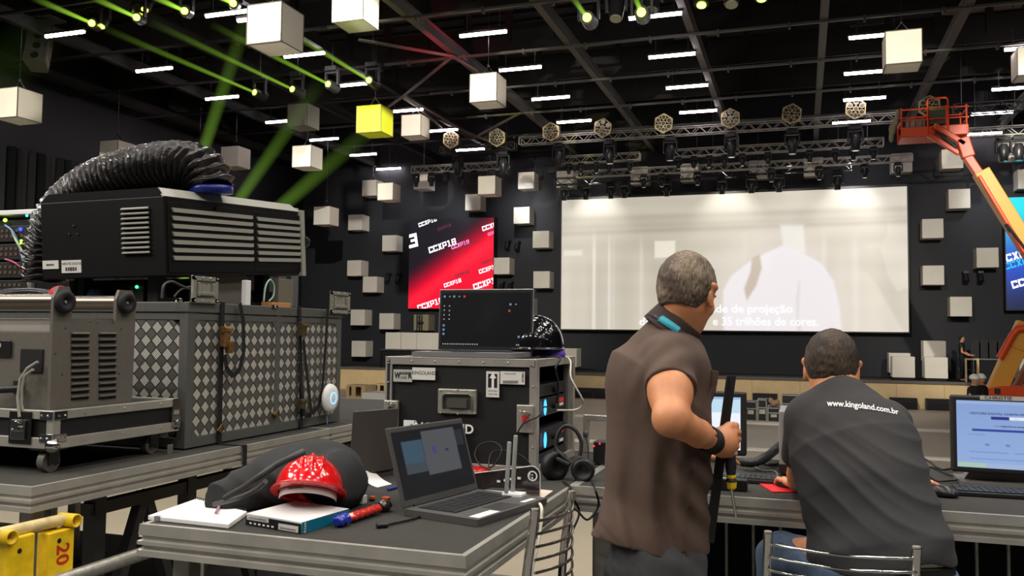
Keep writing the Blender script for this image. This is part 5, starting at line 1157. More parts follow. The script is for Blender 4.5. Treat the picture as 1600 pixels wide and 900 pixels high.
# ================================================================ road case with laptop
KY0, KY1, KZ1 = 3.21, 3.80, 1.399; KX0, KX1 = PY(602, 560, KY0).x, -.972
k0 = T+.002
t = thing('amplifier_road_case', 'black aluminium-edged road case with open right side full of amplifiers, laptop on top', 'road case', ((KX0+KX1)/2, (KY0+KY1)/2, T))
k = MB(); k.bb(KX0+.01, KX1-.02, KY0+.01, KY0+.022, k0, KZ1-.01).bb(KX0+.01, KX0+.022, KY0, KY1, k0, KZ1-.01).bb(KX0+.01, KX1-.02, KY1-.02, KY1-.01, k0, KZ1-.01).bb(KX0+.01, KX1-.005, KY0+.01, KY1-.01, KZ1-.02, KZ1-.008).bb(KX0+.01, KX1-.01, KY0+.01, KY1-.01, k0, k0+.02)
k.build('laminate_shell', LINER, t)
e = .032; k = MB()
for z in (k0, KZ1-e): k.bb(KX0, KX1, KY0, KY0+.02, z, z+e).bb(KX0, KX1, KY1-.02, KY1, z, z+e).bb(KX0, KX0+.02, KY0, KY1, z, z+e).bb(KX1-.02, KX1, KY0, KY1, z, z+e)
for x in (KX0, KX1-e):
    for y in (KY0, KY1-e): k.bb(x, x+e, y, y+e, k0, KZ1)
k.bb(KX0, KX1, KY0-.001, KY0+.03, KZ1-.004, KZ1).bb(KX1-.03, KX1+.001, KY0, KY1, KZ1-.004, KZ1)
for i in range(7): x = KX0+.016+i*(KX1-KX0-.032)/6; k.sph((x, KY0-.001, KZ1-.016), .004, 8)
for i in range(6):
    for x in (KX0+.016, KX1-.016): k.sph((x, KY0-.001, k0+.03+i*.078), .004, 8)
k.build('aluminium_edge', ALU, t, bevel=.002)
MB().bb(KX0+.02, KX1-.02, KY0+.02, KY1-.02, KZ1-.008, KZ1-.002).build('top_panel', mat('case_top', (70, 66, 62), .35), t)
def kf(px, py, d=0): return PY(px, py, KY0-d)
def plate(name, a, b, m, par, d0=-.004, d1=.004, bev=.0): p, q = kf(*a), kf(*b); return MB().bb(p.x, q.x, KY0-d1, KY0-d0, q.z, p.z).build(name, m, par, bevel=bev)
hd = plate('handle_dish', (685, 607), (744, 648), CLP, t, -.014, .006, .004)
p, q = kf(692, 616), kf(737, 640); MB().bb(p.x, q.x, KY0-.0065, KY0-.005, q.z, p.z).build('dish_recess_shade', mat('dish_shadow', (92, 90, 84), .5, .6), hd)  # flat plate, the shade of the recess put into its darker colour
k = MB(); k.tube([kf(692, 638, .012), kf(692, 619, .012), kf(696, 615, .014), kf(732, 616, .014), kf(737, 620, .012), kf(737, 641, .012)], .0045, 8).bar(kf(699, 630, .012), kf(730, 631, .012), .034, .012, up=(0, 1, 0)); k.build('drop_handle', mat('handle_grey', (120, 118, 110), .4, .8), hd)
for (a, b) in ((688, 610), (715, 609), (741, 611), (688, 645), (715, 647), (741, 646)): MB().sph(kf(a, b, .007), .0035, 8).build('rivet', ALU, hd)
lc = plate('side_latch', (601, 625), (622, 668), CLP, t, -.01, .008, .004); rc = plate('side_latch', (808, 632), (834, 677), CLP, t, -.01, .008, .004)
for o_, (a, b) in ((lc, (611, 640)), (rc, (821, 654))): c = kf(a, b, .012); MB().cyl(c, c-Vector((0, .008, 0)), .014).tube([c+Vector((-.02, -.004, .03)), c+Vector((.02, -.006, .02)), c+Vector((-.015, -.006, -.03))], .004, 6).build('twist_hook', CHR, o_)
def label(a, b, m=LABEL, nm='sticker'): return plate(nm, a, b, m, t, -.001, .0015)
def ktext(par, s, px, py, size, m=INK, xs=1, bold=.0, shear=0): return MB().text(s, frame(kf(px, py, .0022), (1, 0, 0), (0, 0, 1), (0, -1, 0)), size, xs=xs, bold=bold, shear=shear).build('lettering', m, par)
l1 = label((615, 577), (644, 597), mat('sticker_silver', (176, 176, 168), .4)); ktext(l1, 'W', 621, 587, .034, xs=.7, bold=.04); ktext(l1, 'ANDER', 630.5, 583.5, .015, xs=.85, bold=.03); ktext(l1, 'CASE', 630.5, 590, .014, xs=.9); ktext(l1, 'R', 640.5, 587, .034, xs=.75, bold=.04)
l2 = label((644.5, 574), (680, 594)); ktext(l2, 'KINGOLAND', 662, 583, .021, xs=.85)
l3 = label((760, 580), (780, 621)); p, q = kf(763, 584), kf(777, 606); MB().bb(p.x, q.x, KY0-.002, KY0-.0015, q.z, p.z).build('black_field', INK, l3)
c = kf(770, 595, .0024); MB().add([c+Vector((-.005, 0, -.035)), c+Vector((.005, 0, -.035)), c+Vector((.005, 0, .01)), c+Vector((.014, 0, .01)), c+Vector((0, 0, .034)), c+Vector((-.014, 0, .01)), c+Vector((-.005, 0, .01))], [(0, 1, 2, 3, 4, 5, 6)]).build('arrow', WINK, l3)
ktext(l3, 'ESTE LADO', 770, 611, .0075); ktext(l3, 'PARA CIMA', 770, 616, .0075)
l4 = label((782, 580), (820, 601)); k = MB()
for j in range(16): c = kf(786+j*1.5, 597, .002); k.bb(c.x, c.x+.0022, c.y, c.y+.0004, c.z-.006, c.z+.006)
k.build('barcode', INK, l4); ktext(l4, 'KINGOLAND', 797, 584, .008); MB().text('SISTEMA', frame(kf(817, 590, .0022), (0, 0, 1), (-1, 0, 0), (0, -1, 0)), .01, bold=.02).build('lettering', INK, l4)
lg = MB(); c = kf(640, 667, .002); s_ = .027
lg.add([c+Vector((-s_, 0, -s_)), c+Vector((-s_*.1, 0, -s_)), c+Vector((-s_*.5, 0, -.2*s_)), c+Vector((s_, 0, s_)), c+Vector((-s_, 0, s_))], [(0, 1, 2, 3, 4)]).add([c+Vector((.2*s_, 0, -s_)), c+Vector((s_*1.1, 0, -s_)), c+Vector((s_*1.1, 0, s_)), c+Vector((.0*s_, 0, -.35*s_))], [(0, 1, 2, 3)]); lg.build('logo_mark', WINK, t)
ktext(t, 'KINGOLAND', 685, 669, .05, WINK, xs=1.02, bold=.025)
# amplifiers in the open side (they face +x)
FX = KX1-.03
def ks(px, py, x=None): return PX(px, py, x or FX)
ya_, yb_ = KY0+.05, KY1-.05
for y in (KY0+.035, KY1-.055): MB().bb(FX-.01, FX+.012, y, y+.02, k0+.02, KZ1-.03).build('rack_rail', ALUD, t)
MB().bb(FX-.4, FX-.15, KY0+.03, KY1-.03, k0+.02, KZ1-.03).build('dark_interior', BLKM, t)
AM = mat('amp_black', (28, 28, 30), .45)
yl, yr = PX(841, 600, FX).y, PX(883, 600, FX).y
for i, (pt, pb) in enumerate(((600, 621), (622, 653), (670, 705), (708, 730))):
    zt_, zb_ = ks(845, pt).z, ks(845, pb).z
    u = MB().bb(FX-.14, FX+.004, yl, yr, zb_+.003, zt_-.003).build('amplifier', AM, t, bevel=.003)
    MB().cyl((FX+.004, yl+.2 if i else (yl+yr)/2, (zt_+zb_)/2), (FX+.02, yl+.2 if i else (yl+yr)/2, (zt_+zb_)/2), .013 if i != 0 else .02).build('dial', BLK, u)
    if i in (1, 2):
        c = ks(852, (pt+pb)/2+(-1 if i == 1 else 0), FX+.006); MB().sph((c.x, c.y, c.z), (.003, .02, .033), 16).build('blue_lamp', glow('amp_blue', (70, 170, 255), 2.2), u)
        c = ks(877, pt+2, FX+.005); MB().box((c.x, c.y, c.z), (.002, .07, .018)).build('red_label', mat('label_red', (196, 40, 52), .5, emit=(200, 30, 40), estr=.15), u)  # red label given a faint glow though it is no lamp
        c = ks(877, pt+9 if i == 1 else pt+17, FX+.005); MB().box((c.x, c.y, c.z), (.002, .06, .012)).build('white_label', LABEL, u)
        c = ks(845, (pt+pb)/2, FX+.005); MB().box((c.x, c.y, c.z), (.002, .012, .05)).build('side_strip', mat('strip_grey', (120, 120, 122), .5), u)
sl = plate('corner_bracket', (828, 562), (835, 572), ALU, t)
# laptop builder: frame origin at hinge centre, x along hinge, y from the user's side to the hinge
def laptop(label, M, w, d, h, lean, body, bez, screen_fn, group=None, th=.02, icons=None, stick=()):
    t = thing('laptop', label, 'laptop', group=group, M=M)
    b = MB(M=M).prism([(-w/2, -d), (w/2, -d), (w/2, 0), (-w/2, 0)], 0, th).build('base', body, t, bevel=.005)
    MB(M=M).bb(-w/2+.035, w/2-.035, -d*.62, -d*.1, th, th+.001).build('keyboard_well', BLKM, b)
    k = MB(M=M); nx, ny = 14, 5; kw = (w-.08)/nx; kh = d*.5/ny
    for i in range(nx):
        for j in range(ny): k.bb(-w/2+.04+i*kw+.0015, -w/2+.04+(i+1)*kw-.0015, -d*.615+j*kh+.0015, -d*.615+(j+1)*kh-.0015, th+.001, th+.003)
    k.build('keys', mat('laptop_keys', (26, 26, 28), .5), b)
    MB(M=M).bb(-.05, .05, -d*.95, -d*.68, th, th+.0008).build('touchpad', mat('touchpad_grey', (52, 52, 54), .35), b)
    for (x0_, x1_, y0_, y1_) in stick: MB(M=M).bb(x0_, x1_, y0_, y1_, th, th+.0008).build('sticker', LABEL, b)
    ML = M @ Matrix.Translation((0, 0, th)) @ Matrix.Rotation(-lean, 4, 'X')
    ld = MB(M=ML).bb(-w/2, w/2, -.001, .007, 0, h).build('lid', body, t, bevel=.003)
    e = .012; MB(M=ML).bb(-w/2+.004, w/2-.004, -.002, -.001, .004, h-.004).build('bezel', bez, ld)
    sw0, sw1, sz0, sz1 = -w/2+.013, w/2-.013, .022, h-.016
    nxp, nzp = 96, 60; u, v = np.meshgrid(np.linspace(0, 1, nxp), np.linspace(0, 1, nzp), indexing='ij')
    P_ = np.stack([sw0+u*(sw1-sw0), np.full_like(u, -.0026), sz1-v*(sz1-sz0), np.ones_like(u)], -1).reshape(-1, 4)@np.array(ML).T
    I = np.arange(nxp*nzp).reshape(nxp, nzp); F = np.stack([I[:-1, :-1], I[:-1, 1:], I[1:, 1:], I[1:, :-1]], -1).reshape(-1, 4)
    so = npmesh('display', P_[:, :3], F, screen_mat('laptop_display', 1.0), ld, False)
    col = np.clip(screen_fn(u, v).reshape(-1, 3), 0, 255)/255; col = np.where(col <= .04045, col/12.92, ((col+.055)/1.055)**2.4)
    at = so.data.color_attributes.new('picture', 'FLOAT_COLOR', 'POINT'); at.data.foreach_set('color', np.concatenate([col, np.ones((len(col), 1))], 1).astype(np.float32).ravel())
    if icons:
        for (m_, pts_, s_) in icons:
            k = MB(M=ML)
            for (a, b_) in pts_: x, z = sw0+a*(sw1-sw0), sz1-b_*(sz1-sz0); k.bb(x-s_, x+s_, -.0032, -.0028, z-s_, z+s_)
            k.build('screen_icons', m_, ld)
    MB(M=M).cyl((-w*.38, .0, th), (w*.38, .0, th), .006, n=10).build('hinge', BLK, t)
    return t
C3 = lambda c: np.array(c, float)[None, None]
def rect(u, v, a, b, c, d): return ((u > a) & (u < c) & (v > b) & (v < d))[..., None]
KHY = KY0+.27; a = PY(684, 552, KHY); b = PY(832, 552, KHY); wl_ = b.x-a.x; hh = PY(758, 452, KHY).z-KZ1-.02
def dark_desktop(u, v):
    img = np.ones((*u.shape, 3))*C3((8, 9, 11)); img += (np.exp(-((u-.62+v*.2)/.12)**2)*np.exp(-((v-.4)/.35)**2)*8)[..., None]; return img
IC = [(glow('icon_blue', (120, 170, 210), .7), [(.03, .07), (.14, .07), (.03, .7), (.03, .62), (.78, .22), (.88, .82), (.03, .78)], .0045), (glow('icon_white', (190, 195, 200), .5), [(.03, .25), (.03, .33), (.03, .42), (.03, .5), (.09, .25), (.09, .34), (.09, .42), (.09, .5), (.09, .07), (.2, .07), (.84, .22)]+[(.03+i*.026, .97) for i in range(16)]+[(.86+i*.02, .97) for i in range(5)], .003), (glow('icon_red', (230, 90, 90), .6), [(.26, .07), (.77, .34)], .0045)]
laptop('open laptop with near-black desktop and small icons, on top of the road case', frame(((a.x+b.x)/2, KHY, KZ1+.002), (1, 0, 0), (0, 1, 0)), wl_, .27, hh, .05, mat('laptop_silver', (150, 148, 150), .35, .5), BLK, dark_desktop, icons=IC)
# black helmet on a purple cloth
def helmet_sdf(c, rx, ry, rz, h=.004, ridge=.0, tilt=None, brim=.018, ax=None, peak=.03):
    A = np.eye(3) if ax is None else np.array(ax); R = max(rx, ry, rz)+.07
    s = SDF(np.array(c)-R, np.array(c)+R, h); s.ell(c, (rx, ry, rz), A)
    X, Y, Z = s.grid((slice(None),)*3)
    lx = (X-c[0])*A[0][0]+(Y-c[1])*A[1][0]+(Z-c[2])*A[2][0]; ly = (X-c[0])*A[0][1]+(Y-c[1])*A[1][1]+(Z-c[2])*A[2][1]; lz = (X-c[0])*A[0][2]+(Y-c[1])*A[1][2]+(Z-c[2])*A[2][2]
    if ridge:
        up = np.clip(lz/rz, 0, 1)
        for off in (-.03, 0, .03): s.D = s.D-ridge*(1.0 if off else 1.3)*np.exp(-((lx-off)/.008)**2)*np.clip(up*2.2-.5, 0, 1)
    s.D = np.maximum(s.D, -(s.D+.006)); s.D = np.maximum(s.D, -lz-.012)
    rr = np.sqrt((lx/rx)**2+(ly/ry)**2); pk = brim+peak*np.clip(-ly/ry, 0, 1)**2
    br = np.maximum(np.abs(lz+.01+.10*0*lx)-.003, np.maximum((rr-1)*min(rx, ry)-pk, -(rr-1)*min(rx, ry)-.012))
    s.D = np.minimum(s.D, br).astype(np.float32); return s
c = PY(838, 524, 3.62); pc = Vector((PY(841, 550, 3.62).x, 3.62, KZ1))
t = thing('helmet', 'glossy black safety helmet on purple cloth behind the raised laptop', 'helmet', pc)
s = helmet_sdf((pc.x, 3.6, PY(838, 541, 3.6).z), .115, .13, .135, peak=.015, brim=.008); npmesh('shell', *s.mesh(), mat('helmet_black', (14, 14, 16), .12, coat=1), t)
blob_c = pc
s = SDF(pc+Vector((-.16, -.16, -.01)), pc+Vector((.16, .16, .09)), .006)
for i in range(9): s.ell((pc.x+.07*math.sin(i*2.2)+.02, pc.y+.06*math.cos(i*1.9), KZ1+.012), (.05, .045, .032), k=.02)
s.cut(lambda X, Y, Z: KZ1+.001-Z+0*X+0*Y); tag(npmesh('purple_cloth', *s.mesh(), mat('cloth_purple', (92, 62, 176), .8)), 'purple cloth under the black helmet on the road case', 'cloth')
# cables of the case
def cab(name, label, m, P_, r=.004, n=8): k = MB(); k.tube(catmull(P_, n), r, 8); return tag(k.build(name, m), label, 'cable')
cab('black_cable', 'black cable from the laptop down the open side of the road case', CABB, [PY(836, 553, 3.5)+Vector((0, 0, .006)), PY(852, 557, 3.5), Vector((KX1+.012, 3.5, KZ1+.0)), PX(868, 575, KX1+.02), PX(872, 600, KX1+.02), PX(870, 630, KX1+.012)], .005)
cab('white_cable', 'cream cable looping from the case top past the far corner to the amplifier', CABW, [Vector((-1.12, 3.6, KZ1+.006)), Vector((-1.04, 3.65, KZ1+.012)), Vector((KX1+.02, 3.62, KZ1-.01)), PX(892, 590, KX1+.05), PX(908, 620, KX1+.09), PX(911, 632, KX1+.09), PX(900, 640, KX1+.06), PX(880, 641, KX1+.02), PX(870, 641, KX1)], .004)
cab('black_cable', 'black cable from the lower amplifier around the right latch of the road case', CABB, [PX(862, 640, KX1), PX(850, 636, KX1+.02), Vector((KX1+.01, KY0-.02, kf(836, 650).z)), kf(818, 662, .03), kf(806, 685, .03), kf(802, 720, .03), kf(806, 748, .05)], .003)
cab('black_cable', 'black cable coiled in loops in front of the road case beside the green bottle', CABB, [kf(778, 739, .12), kf(752, 728, .1), kf(742, 710, .08), kf(752, 694, .06), kf(772, 691, .06), kf(784, 702, .08), kf(776, 722, .1), kf(764, 730, .1), kf(770, 706, .06), kf(798, 706, .05), kf(820, 716, .05), kf(836, 740, .05)], .003)
# ================================================================ front deck table things
H1 = PZ(630, 806, T); hd_ = Vector((.23, .973, 0)); H1 = Vector((H1.x, H1.y, T+.001)); wL = .40
M = frame(H1+hd_*wL/2, hd_, Vector((-hd_.y, hd_.x, 0)))
def grey_desktop(u, v):
    img = np.ones((*u.shape, 3))*C3((24, 25, 28)); img = np.where(rect(u, v, .1, .16, .55, .66), C3((62, 70, 78)), img); img = np.where(rect(u, v, .38, .05, .86, .72), C3((78, 80, 84)), img)
    img = np.where(rect(u, v, .86, .1, .97, .35), C3((40, 44, 50)), img); img = np.where(rect(u, v, .5, .3, .54, .42), C3((60, 66, 120)), img); img = np.where(rect(u, v, .68, .36, .72, .4), C3((40, 44, 70)), img)
    img = np.where(rect(u, v, .1, .16, .36, .5), C3((58, 80, 96)), img); return img
laptop('open grey laptop showing dim overlapping windows, on the front deck table', M, wL, .27, .245, .30, mat('laptop_dark_grey', (74, 73, 72), .45), mat('bezel_grey', (66, 65, 64), .5), grey_desktop, stick=((-.18, -.07, -.26, -.225), (.09, .16, -.25, -.232)))
a, b = PZ(549, 752, T), PZ(612, 742, T); d_ = (a-b).normalized(); M = frame(Vector(((a.x+b.x)/2, (a.y+b.y)/2, T+.002)), Vector((a.x-b.x, a.y-b.y, 0)), Vector((-(a.y-b.y), a.x-b.x, 0)) if False else Vector(((a.y-b.y), -(a.x-b.x), 0))*-1)
wl2 = (a-b).length*1.12
laptop('laptop seen from behind with a brushed grey lid, in front of the road case', M, wl2, .2, .235, .06, mat('lid_brushed', (92, 88, 84), .3, .5, noise=.1, nscale=5), BLK, dark_desktop)
# notebook and pen
Q = [PZ(231, 813, T), PZ(357, 827, T), PZ(386, 806, T), PZ(306, 786, T)]
t = thing('spiral_notebook', 'open white spiral notebook at the left corner of the front deck table', 'notebook', sum(Q, Vector())/4)
MB().add([Vector((p.x, p.y, T+.001)) for p in Q]+[Vector((p.x, p.y, T+.014)) for p in Q], [(3, 2, 1, 0), (4, 5, 6, 7), (0, 1, 5, 4), (1, 2, 6, 5), (2, 3, 7, 6), (3, 0, 4, 7)]).build('pages', mat('paper_white', (228, 226, 222), .7), t, bevel=.002)
k = MB()
for i in range(26): p = Q[3].lerp(Q[2], (i+.5)/26); k.tube([(p.x, p.y-.006, T+.014), (p.x, p.y-.003, T+.02), (p.x, p.y+.004, T+.018), (p.x, p.y+.005, T+.004)], .0012, 5)
k.build('spiral_wire', BLK, t)
k = MB()
for f_ in (.12, .45): p = Q[0].lerp(Q[1], f_); k.box((p.x, p.y+.004, T+.008), (.02, .012, .013)) if f_ < .2 else None
k.build('edge_print', mat('print_grey', (120, 118, 116), .6), t)
p, q = PZ(346, 795, T), PZ(337, 812, T); k = MB().cyl((p.x, p.y, T+.02), (q.x, q.y, T+.02), .004); t = tag(k.build('pen', mat('pen_pink', (176, 132, 168), .4)), 'slim pink pen lying across the white spiral notebook', 'pen')
# boxed router
A_, B_, D_ = PZ(384, 820, T), PZ(471, 835, T), PZ(545, 812, T); hz = .032; F4 = A_+(D_-B_)
cs = [Vector((p.x, p.y, 0)) for p in (A_, B_, D_, F4)]
t = thing('router_box', 'flat white, black and teal product box under the red helmet', 'box', (sum(cs, Vector())/4)+Vector((0, 0, T)))
def face(k, p, q, z0, z1, off=.0008):
    n = (q-p).cross(Vector((0, 0, 1))).normalized()*off; return k.add([p+n+Vector((0, 0, z0)), q+n+Vector((0, 0, z0)), q+n+Vector((0, 0, z1)), p+n+Vector((0, 0, z1))], [(0, 1, 2, 3)])
k = MB(); k.add([p+Vector((0, 0, T+.001)) for p in cs]+[p+Vector((0, 0, T+hz)) for p in cs], [(3, 2, 1, 0), (4, 5, 6, 7), (0, 1, 5, 4), (1, 2, 6, 5), (2, 3, 7, 6), (3, 0, 4, 7)]); k.build('carton', mat('carton_white', (232, 231, 230), .4), t)
face(MB(), cs[0], cs[1], T+.001, T+hz-.004).build('black_side', mat('carton_black', (24, 24, 26), .4), t); te = face(MB(), cs[1], cs[2], T+.001, T+hz).build('teal_side', mat('carton_teal', (10, 104, 128), .4), t)
d1 = (cs[1]-cs[0]); n1 = Vector((d1.y, -d1.x, 0)).normalized(); Ld = d1.length; d1.normalize()
def fpt(x, z, o=.0015): return cs[0]+d1*x+n1*o+Vector((0, 0, T+z))
for (x0_, x1_, z0_, z1_) in ((.005, .085, .016, .029), (.12, .19, .003, .02)):
    x0_, x1_ = x0_*Ld/.2, x1_*Ld/.2; s_ = MB().add([fpt(x0_, z0_), fpt(x1_, z0_), fpt(x1_, z1_), fpt(x0_, z1_)], [(0, 1, 2, 3)]).build('label', LABEL, t); k = MB()
    for j in range(18): x = x0_+.008+j*(x1_-x0_-.016)/18; k.add([fpt(x, z0_+.003, .002), fpt(x+.0014, z0_+.003, .002), fpt(x+.0014, z0_+.008, .002), fpt(x, z0_+.008, .002)], [(0, 1, 2, 3)])
    k.build('barcode', INK, s_)
k = MB()
for j in range(6): x = (.015+j*.016)*Ld/.2; k.add([fpt(x, .005), fpt(x+.009, .005), fpt(x+.009, .01), fpt(x, .01)], [(0, 1, 2, 3)])
k.build('icons', WINK, t)
d2 = (cs[2]-cs[1]).normalized(); n2 = Vector((d2.y, -d2.x, 0)); MB().text('D-Link', frame(cs[1]+d2*.013+n2*.0015+Vector((0, 0, T+hz/2)), (0, 0, 1), -d2, n2), .011, bold=.02, xs=.95).build('lettering', WINK, te)
# red helmet
hc = PW(480, 757, 2.02+.0); hc = PZ(478, 790, T+hz); hc = Vector((hc.x, hc.y+.015, T+hz+.044))
vd = (hc-O); vd.z = 0; vd.normalize(); hr = Vector((vd.y, -vd.x, 0)); tl_ = math.radians(24); hu = (Vector((0, 0, 1))*math.cos(tl_)+vd*math.sin(tl_)); hr = (hr*math.cos(-.10)+hu*math.sin(-.10)).normalized(); hf = hu.cross(hr).normalized(); hu = hr.cross(hf)
hax = np.array([list(hr), list(hf), list(hu)]).T
t = thing('helmet', 'shiny red safety helmet resting on the flat product box', 'helmet', (hc.x, hc.y, T+hz))
s = helmet_sdf(tuple(hc), .1, .114, .1, .003, .007, brim=.012, ax=hax, peak=.014); npmesh('shell', *s.mesh(), mat('helmet_red', (214, 20, 24), .16, coat=1), t)
k = MB(); n = 40; vs = []; fs = []
for i in range(n+1):
    th = -PI*1.0+PI*1.0*i/n; b_ = hc+hr*(.084*math.cos(th))+hf*(.093*math.sin(th)); dn = -hu
    vs += [b_+dn*.004, b_+dn*(.032), b_+dn*.032+(hc-b_).normalized()*.002, b_+dn*.006+(hc-b_).normalized()*.002]
for i in range(n):
    for j in range(4): fs.append((i*4+j, i*4+(j+1) % 4, i*4+4+(j+1) % 4, i*4+4+j))
hb = k.add(vs, fs, True).build('headband', mat('headband_white', (226, 220, 214), .5), t); k = MB()
for i in range(8): th = -PI*.72+i*.07; b_ = hc+hr*(.0848*math.cos(th))+hf*(.0938*math.sin(th))-hu*.018; k.sph(b_, .0022, 6)
k.build('adjust_holes', BLK, hb)
# backpack
BPK = mat('backpack_fabric', (30, 30, 31), .75, bump=.3, bscale=600)
def bp(px, py, z): return np.array(PZ(px, py, z))
s = SDF((-2.0, 2.2, T-.02), (-1.1, 3.1, T+.35), .008)
E_ = [(352, 776, .05, .1, .05), (385, 768, .05, .1, .06), (420, 755, .07, .12, .08), (460, 745, .09, .13, .10), (500, 738, .10, .13, .11), (525, 748, .09, .11, .10), (535, 765, .06, .08, .07), (400, 765, .05, .09, .06), (440, 745, .09, .1, .09)]
for (px, py, r1, r2, r3) in E_: c = bp(px, py, T+r3*.8); s.ell(c, (r1, r2, r3), k=.05)
s.cut(lambda X, Y, Z: T+.003-Z+0*X+0*Y); s.disp(lambda X, Y, Z: .007*np.abs(np.sin(X*24+Z*40+1.5*np.sin(Y*14)))-.003+.004*np.sin(X*60-Y*40+Z*30))
t = thing('backpack', 'black backpack slumped behind the red helmet and the notebook', 'backpack', Vector(bp(450, 755, T)))
npmesh('bag_body', *s.mesh(), BPK, t)
k = MB(); k.tube(catmull([PZ(352, 778, T+.09), PZ(380, 762, T+.13), PZ(405, 745, T+.17), PZ(432, 727, T+.2), PZ(458, 714, T+.225), PZ(474, 706, T+.235)], 8), .009, 8); k.build('strap', mat('strap_dark', (62, 61, 60), .6), t)
k = MB(); k.tube(catmull([PZ(335, 788, T+.04), PZ(372, 778, T+.08), PZ(400, 765, T+.11), PZ(415, 752, T+.14)], 8), .007, 8); k.build('strap', mat('strap_dark', (62, 61, 60), .6), t)
c = PZ(412, 770, T+.03); t = tag(MB().cyl(c+Vector((-.012, -.006, .002)), c+Vector((.012, .004, 0)), .0165, n=20).build('plastic_disc', WHT, bevel=.003), 'small white plastic disc at the left rim of the red helmet', 'disc')
# snack wrapper, small boxes, plugs
p, q = PZ(536, 822, T), PZ(600, 800, T); p.z = q.z = T+.018; d_ = q-p
wr = mat('wrapper_red', (186, 40, 30), .22, noise=.6, nscale=45, coat=.6); s = SDF(p-Vector((.06, .06, .03)), q+Vector((.06, .06, .04)), .0035)
s.cap(p+d_*.2, p+d_*.8, .017, .017, k=.01, flat=((0, 0, 1), .7)); s.disp(lambda X, Y, Z: .002*np.sin(X*260)*np.sin(Y*210+Z*160)); t = thing('snack_wrapper', 'crinkled snack wrapper, red in the middle and blue at its near end', 'wrapper', (p.x, p.y, T)); npmesh('red_middle', *s.mesh(), wr, t)
for (f0, nm, col) in ((0.02, 'blue_end', (26, 40, 150)), (.98, 'dark_end', (40, 22, 26))):
    c = p+d_*f0; s = SDF(c-Vector((.04, .04, .03)), c+Vector((.04, .04, .04)), .003); s.ell(tuple(c), (.02, .017, .017)); s.ell(tuple(c-d_*(.1 if f0 < .5 else -.06)), (.018, .02, .016), k=.01); s.disp(lambda X, Y, Z: .003*np.sin(X*300+Z*200)*np.sin(Y*260)); s.cut(lambda X, Y, Z: T+.0015-Z+0*X+0*Y); npmesh(nm, *s.mesh(), mat('wrapper_'+nm, col, .2, coat=.8), t)
c = PZ(560, 787, T); t = thing('small_white_box', 'little white box with pink print beside the router box', 'box', c); MB().box((c.x, c.y, T+.014), (.047, .03, .026)).build('carton', WHT, t, bevel=.002); MB().box((c.x+.004, c.y-.0156, T+.016), (.026, .001, .01)).build('pink_print', mat('print_pink', (196, 96, 130), .5), t)
for (px, py, nm, lb) in ((603, 784, 'orange_plug', 'orange and black plug end beside the snack wrapper'), (582, 779, 'orange_connector', 'tiny orange connector between white box and orange plug')):
    c = PZ(px, py+4, T); s_ = .011 if px > 590 else .007; t = thing(nm, lb, 'plug', c); MB().box((c.x, c.y, T+s_+.004), (s_*2.2, s_*1.6, s_*1.5)).build('orange_cap', mat('plug_orange', (228, 92, 30), .5), t, bevel=.002); MB().box((c.x-.002, c.y, T+.004), (s_*2.4, s_*2.2, .007)).build('black_body', BLK, t, bevel=.002)
cab('black_cable', 'black usb cable lying left of the open grey laptop', CABB, [PZ(596, 822, T+.006), PZ(612, 818, T+.006), PZ(640, 812, T+.006), PZ(660, 806, T+.004)], .004); c = PZ(597, 821, T+.008)
tag(MB().cyl(c+Vector((-.012, -.01, 0)), c+Vector((.01, .012, 0)), .007).build('usb_plug', BLK), 'black usb plug end in front of the wrapper', 'plug')
tag(MB().cyl(PZ(606, 765, T+.006), PZ(620, 761, T+.006), .005).build('blue_pen_cap', mat('cap_blue', (30, 60, 150), .4)), 'small blue pen cap left of the open grey laptop', 'cap')
k = MB(); P4 = [PZ(565, 755, T), PZ(590, 762, T), PZ(612, 757, T), PZ(580, 742, T)]
vs = []; fs = []; n = 8
for i in range(n+1):
    for j in range(2): p = (P4[0].lerp(P4[3], j)).lerp(P4[1].lerp(P4[2], j), i/n); vs.append(Vector((p.x, p.y, T+.002+.03*(1-i/n)**3))); vs.append(Vector((p.x, p.y, T+.0005+.03*(1-i/n)**3)))
for i in range(n): o_ = i*4; fs += [(o_, o_+4, o_+6, o_+2), (o_+1, o_+3, o_+7, o_+5), (o_, o_+1, o_+5, o_+4), (o_+2, o_+6, o_+7, o_+3)]
fs += [(0, 2, 3, 1), (n*4, n*4+1, n*4+3, n*4+2)]
tag(k.add(vs, fs).build('curled_paper', mat('paper_white', (228, 226, 222), .7)), 'curled sheet of paper below the laptop seen from behind', 'paper')
# bottle
c = PZ(712, 737, T); M = Matrix.Translation((c.x, c.y, T+.001)); U = (PY(712, 664, c.y).z-T)/.2
t = thing('drink_bottle', 'green drink bottle with orange cap behind the open grey laptop', 'bottle', M=M)
MB(M=M).lathe([(0, 0), (.028*U, 0), (.034*U, .006), (.035*U, .05*U), (.031*U, .07*U), (.031*U, .09*U), (.036*U, .105*U), (.036*U, .14*U), (.03*U, .165*U), (.016*U, .178*U), (.016*U, .19*U)], n=28).build('bottle_body', mat('bottle_green', (22, 120, 62), .12, coat=1), t)
MB(M=M).cyl((0, 0, .178*U), (0, 0, .2*U), .0195*U, n=20).build('cap', mat('cap_orange', (232, 92, 40), .45), t, bevel=.003)
k = MB(M=M); k.lathe([(.0366*U, .105*U), (.0368*U, .14*U)], n=28); k.f = [f for i, f in enumerate(k.f) if i % 28 in (20, 21, 22, 23, 24, 25)]; k.sm = [True]*len(k.f); k.build('label', LABEL, t)
blob('red_snack_pack', 'crumpled shiny red snack pack in front of the road case beside the bottle', 'snack pack', 742, 742, (.075, .04, .032), mat('pack_red', (190, 26, 26), .25, noise=.2, nscale=60, coat=.5), z=T)
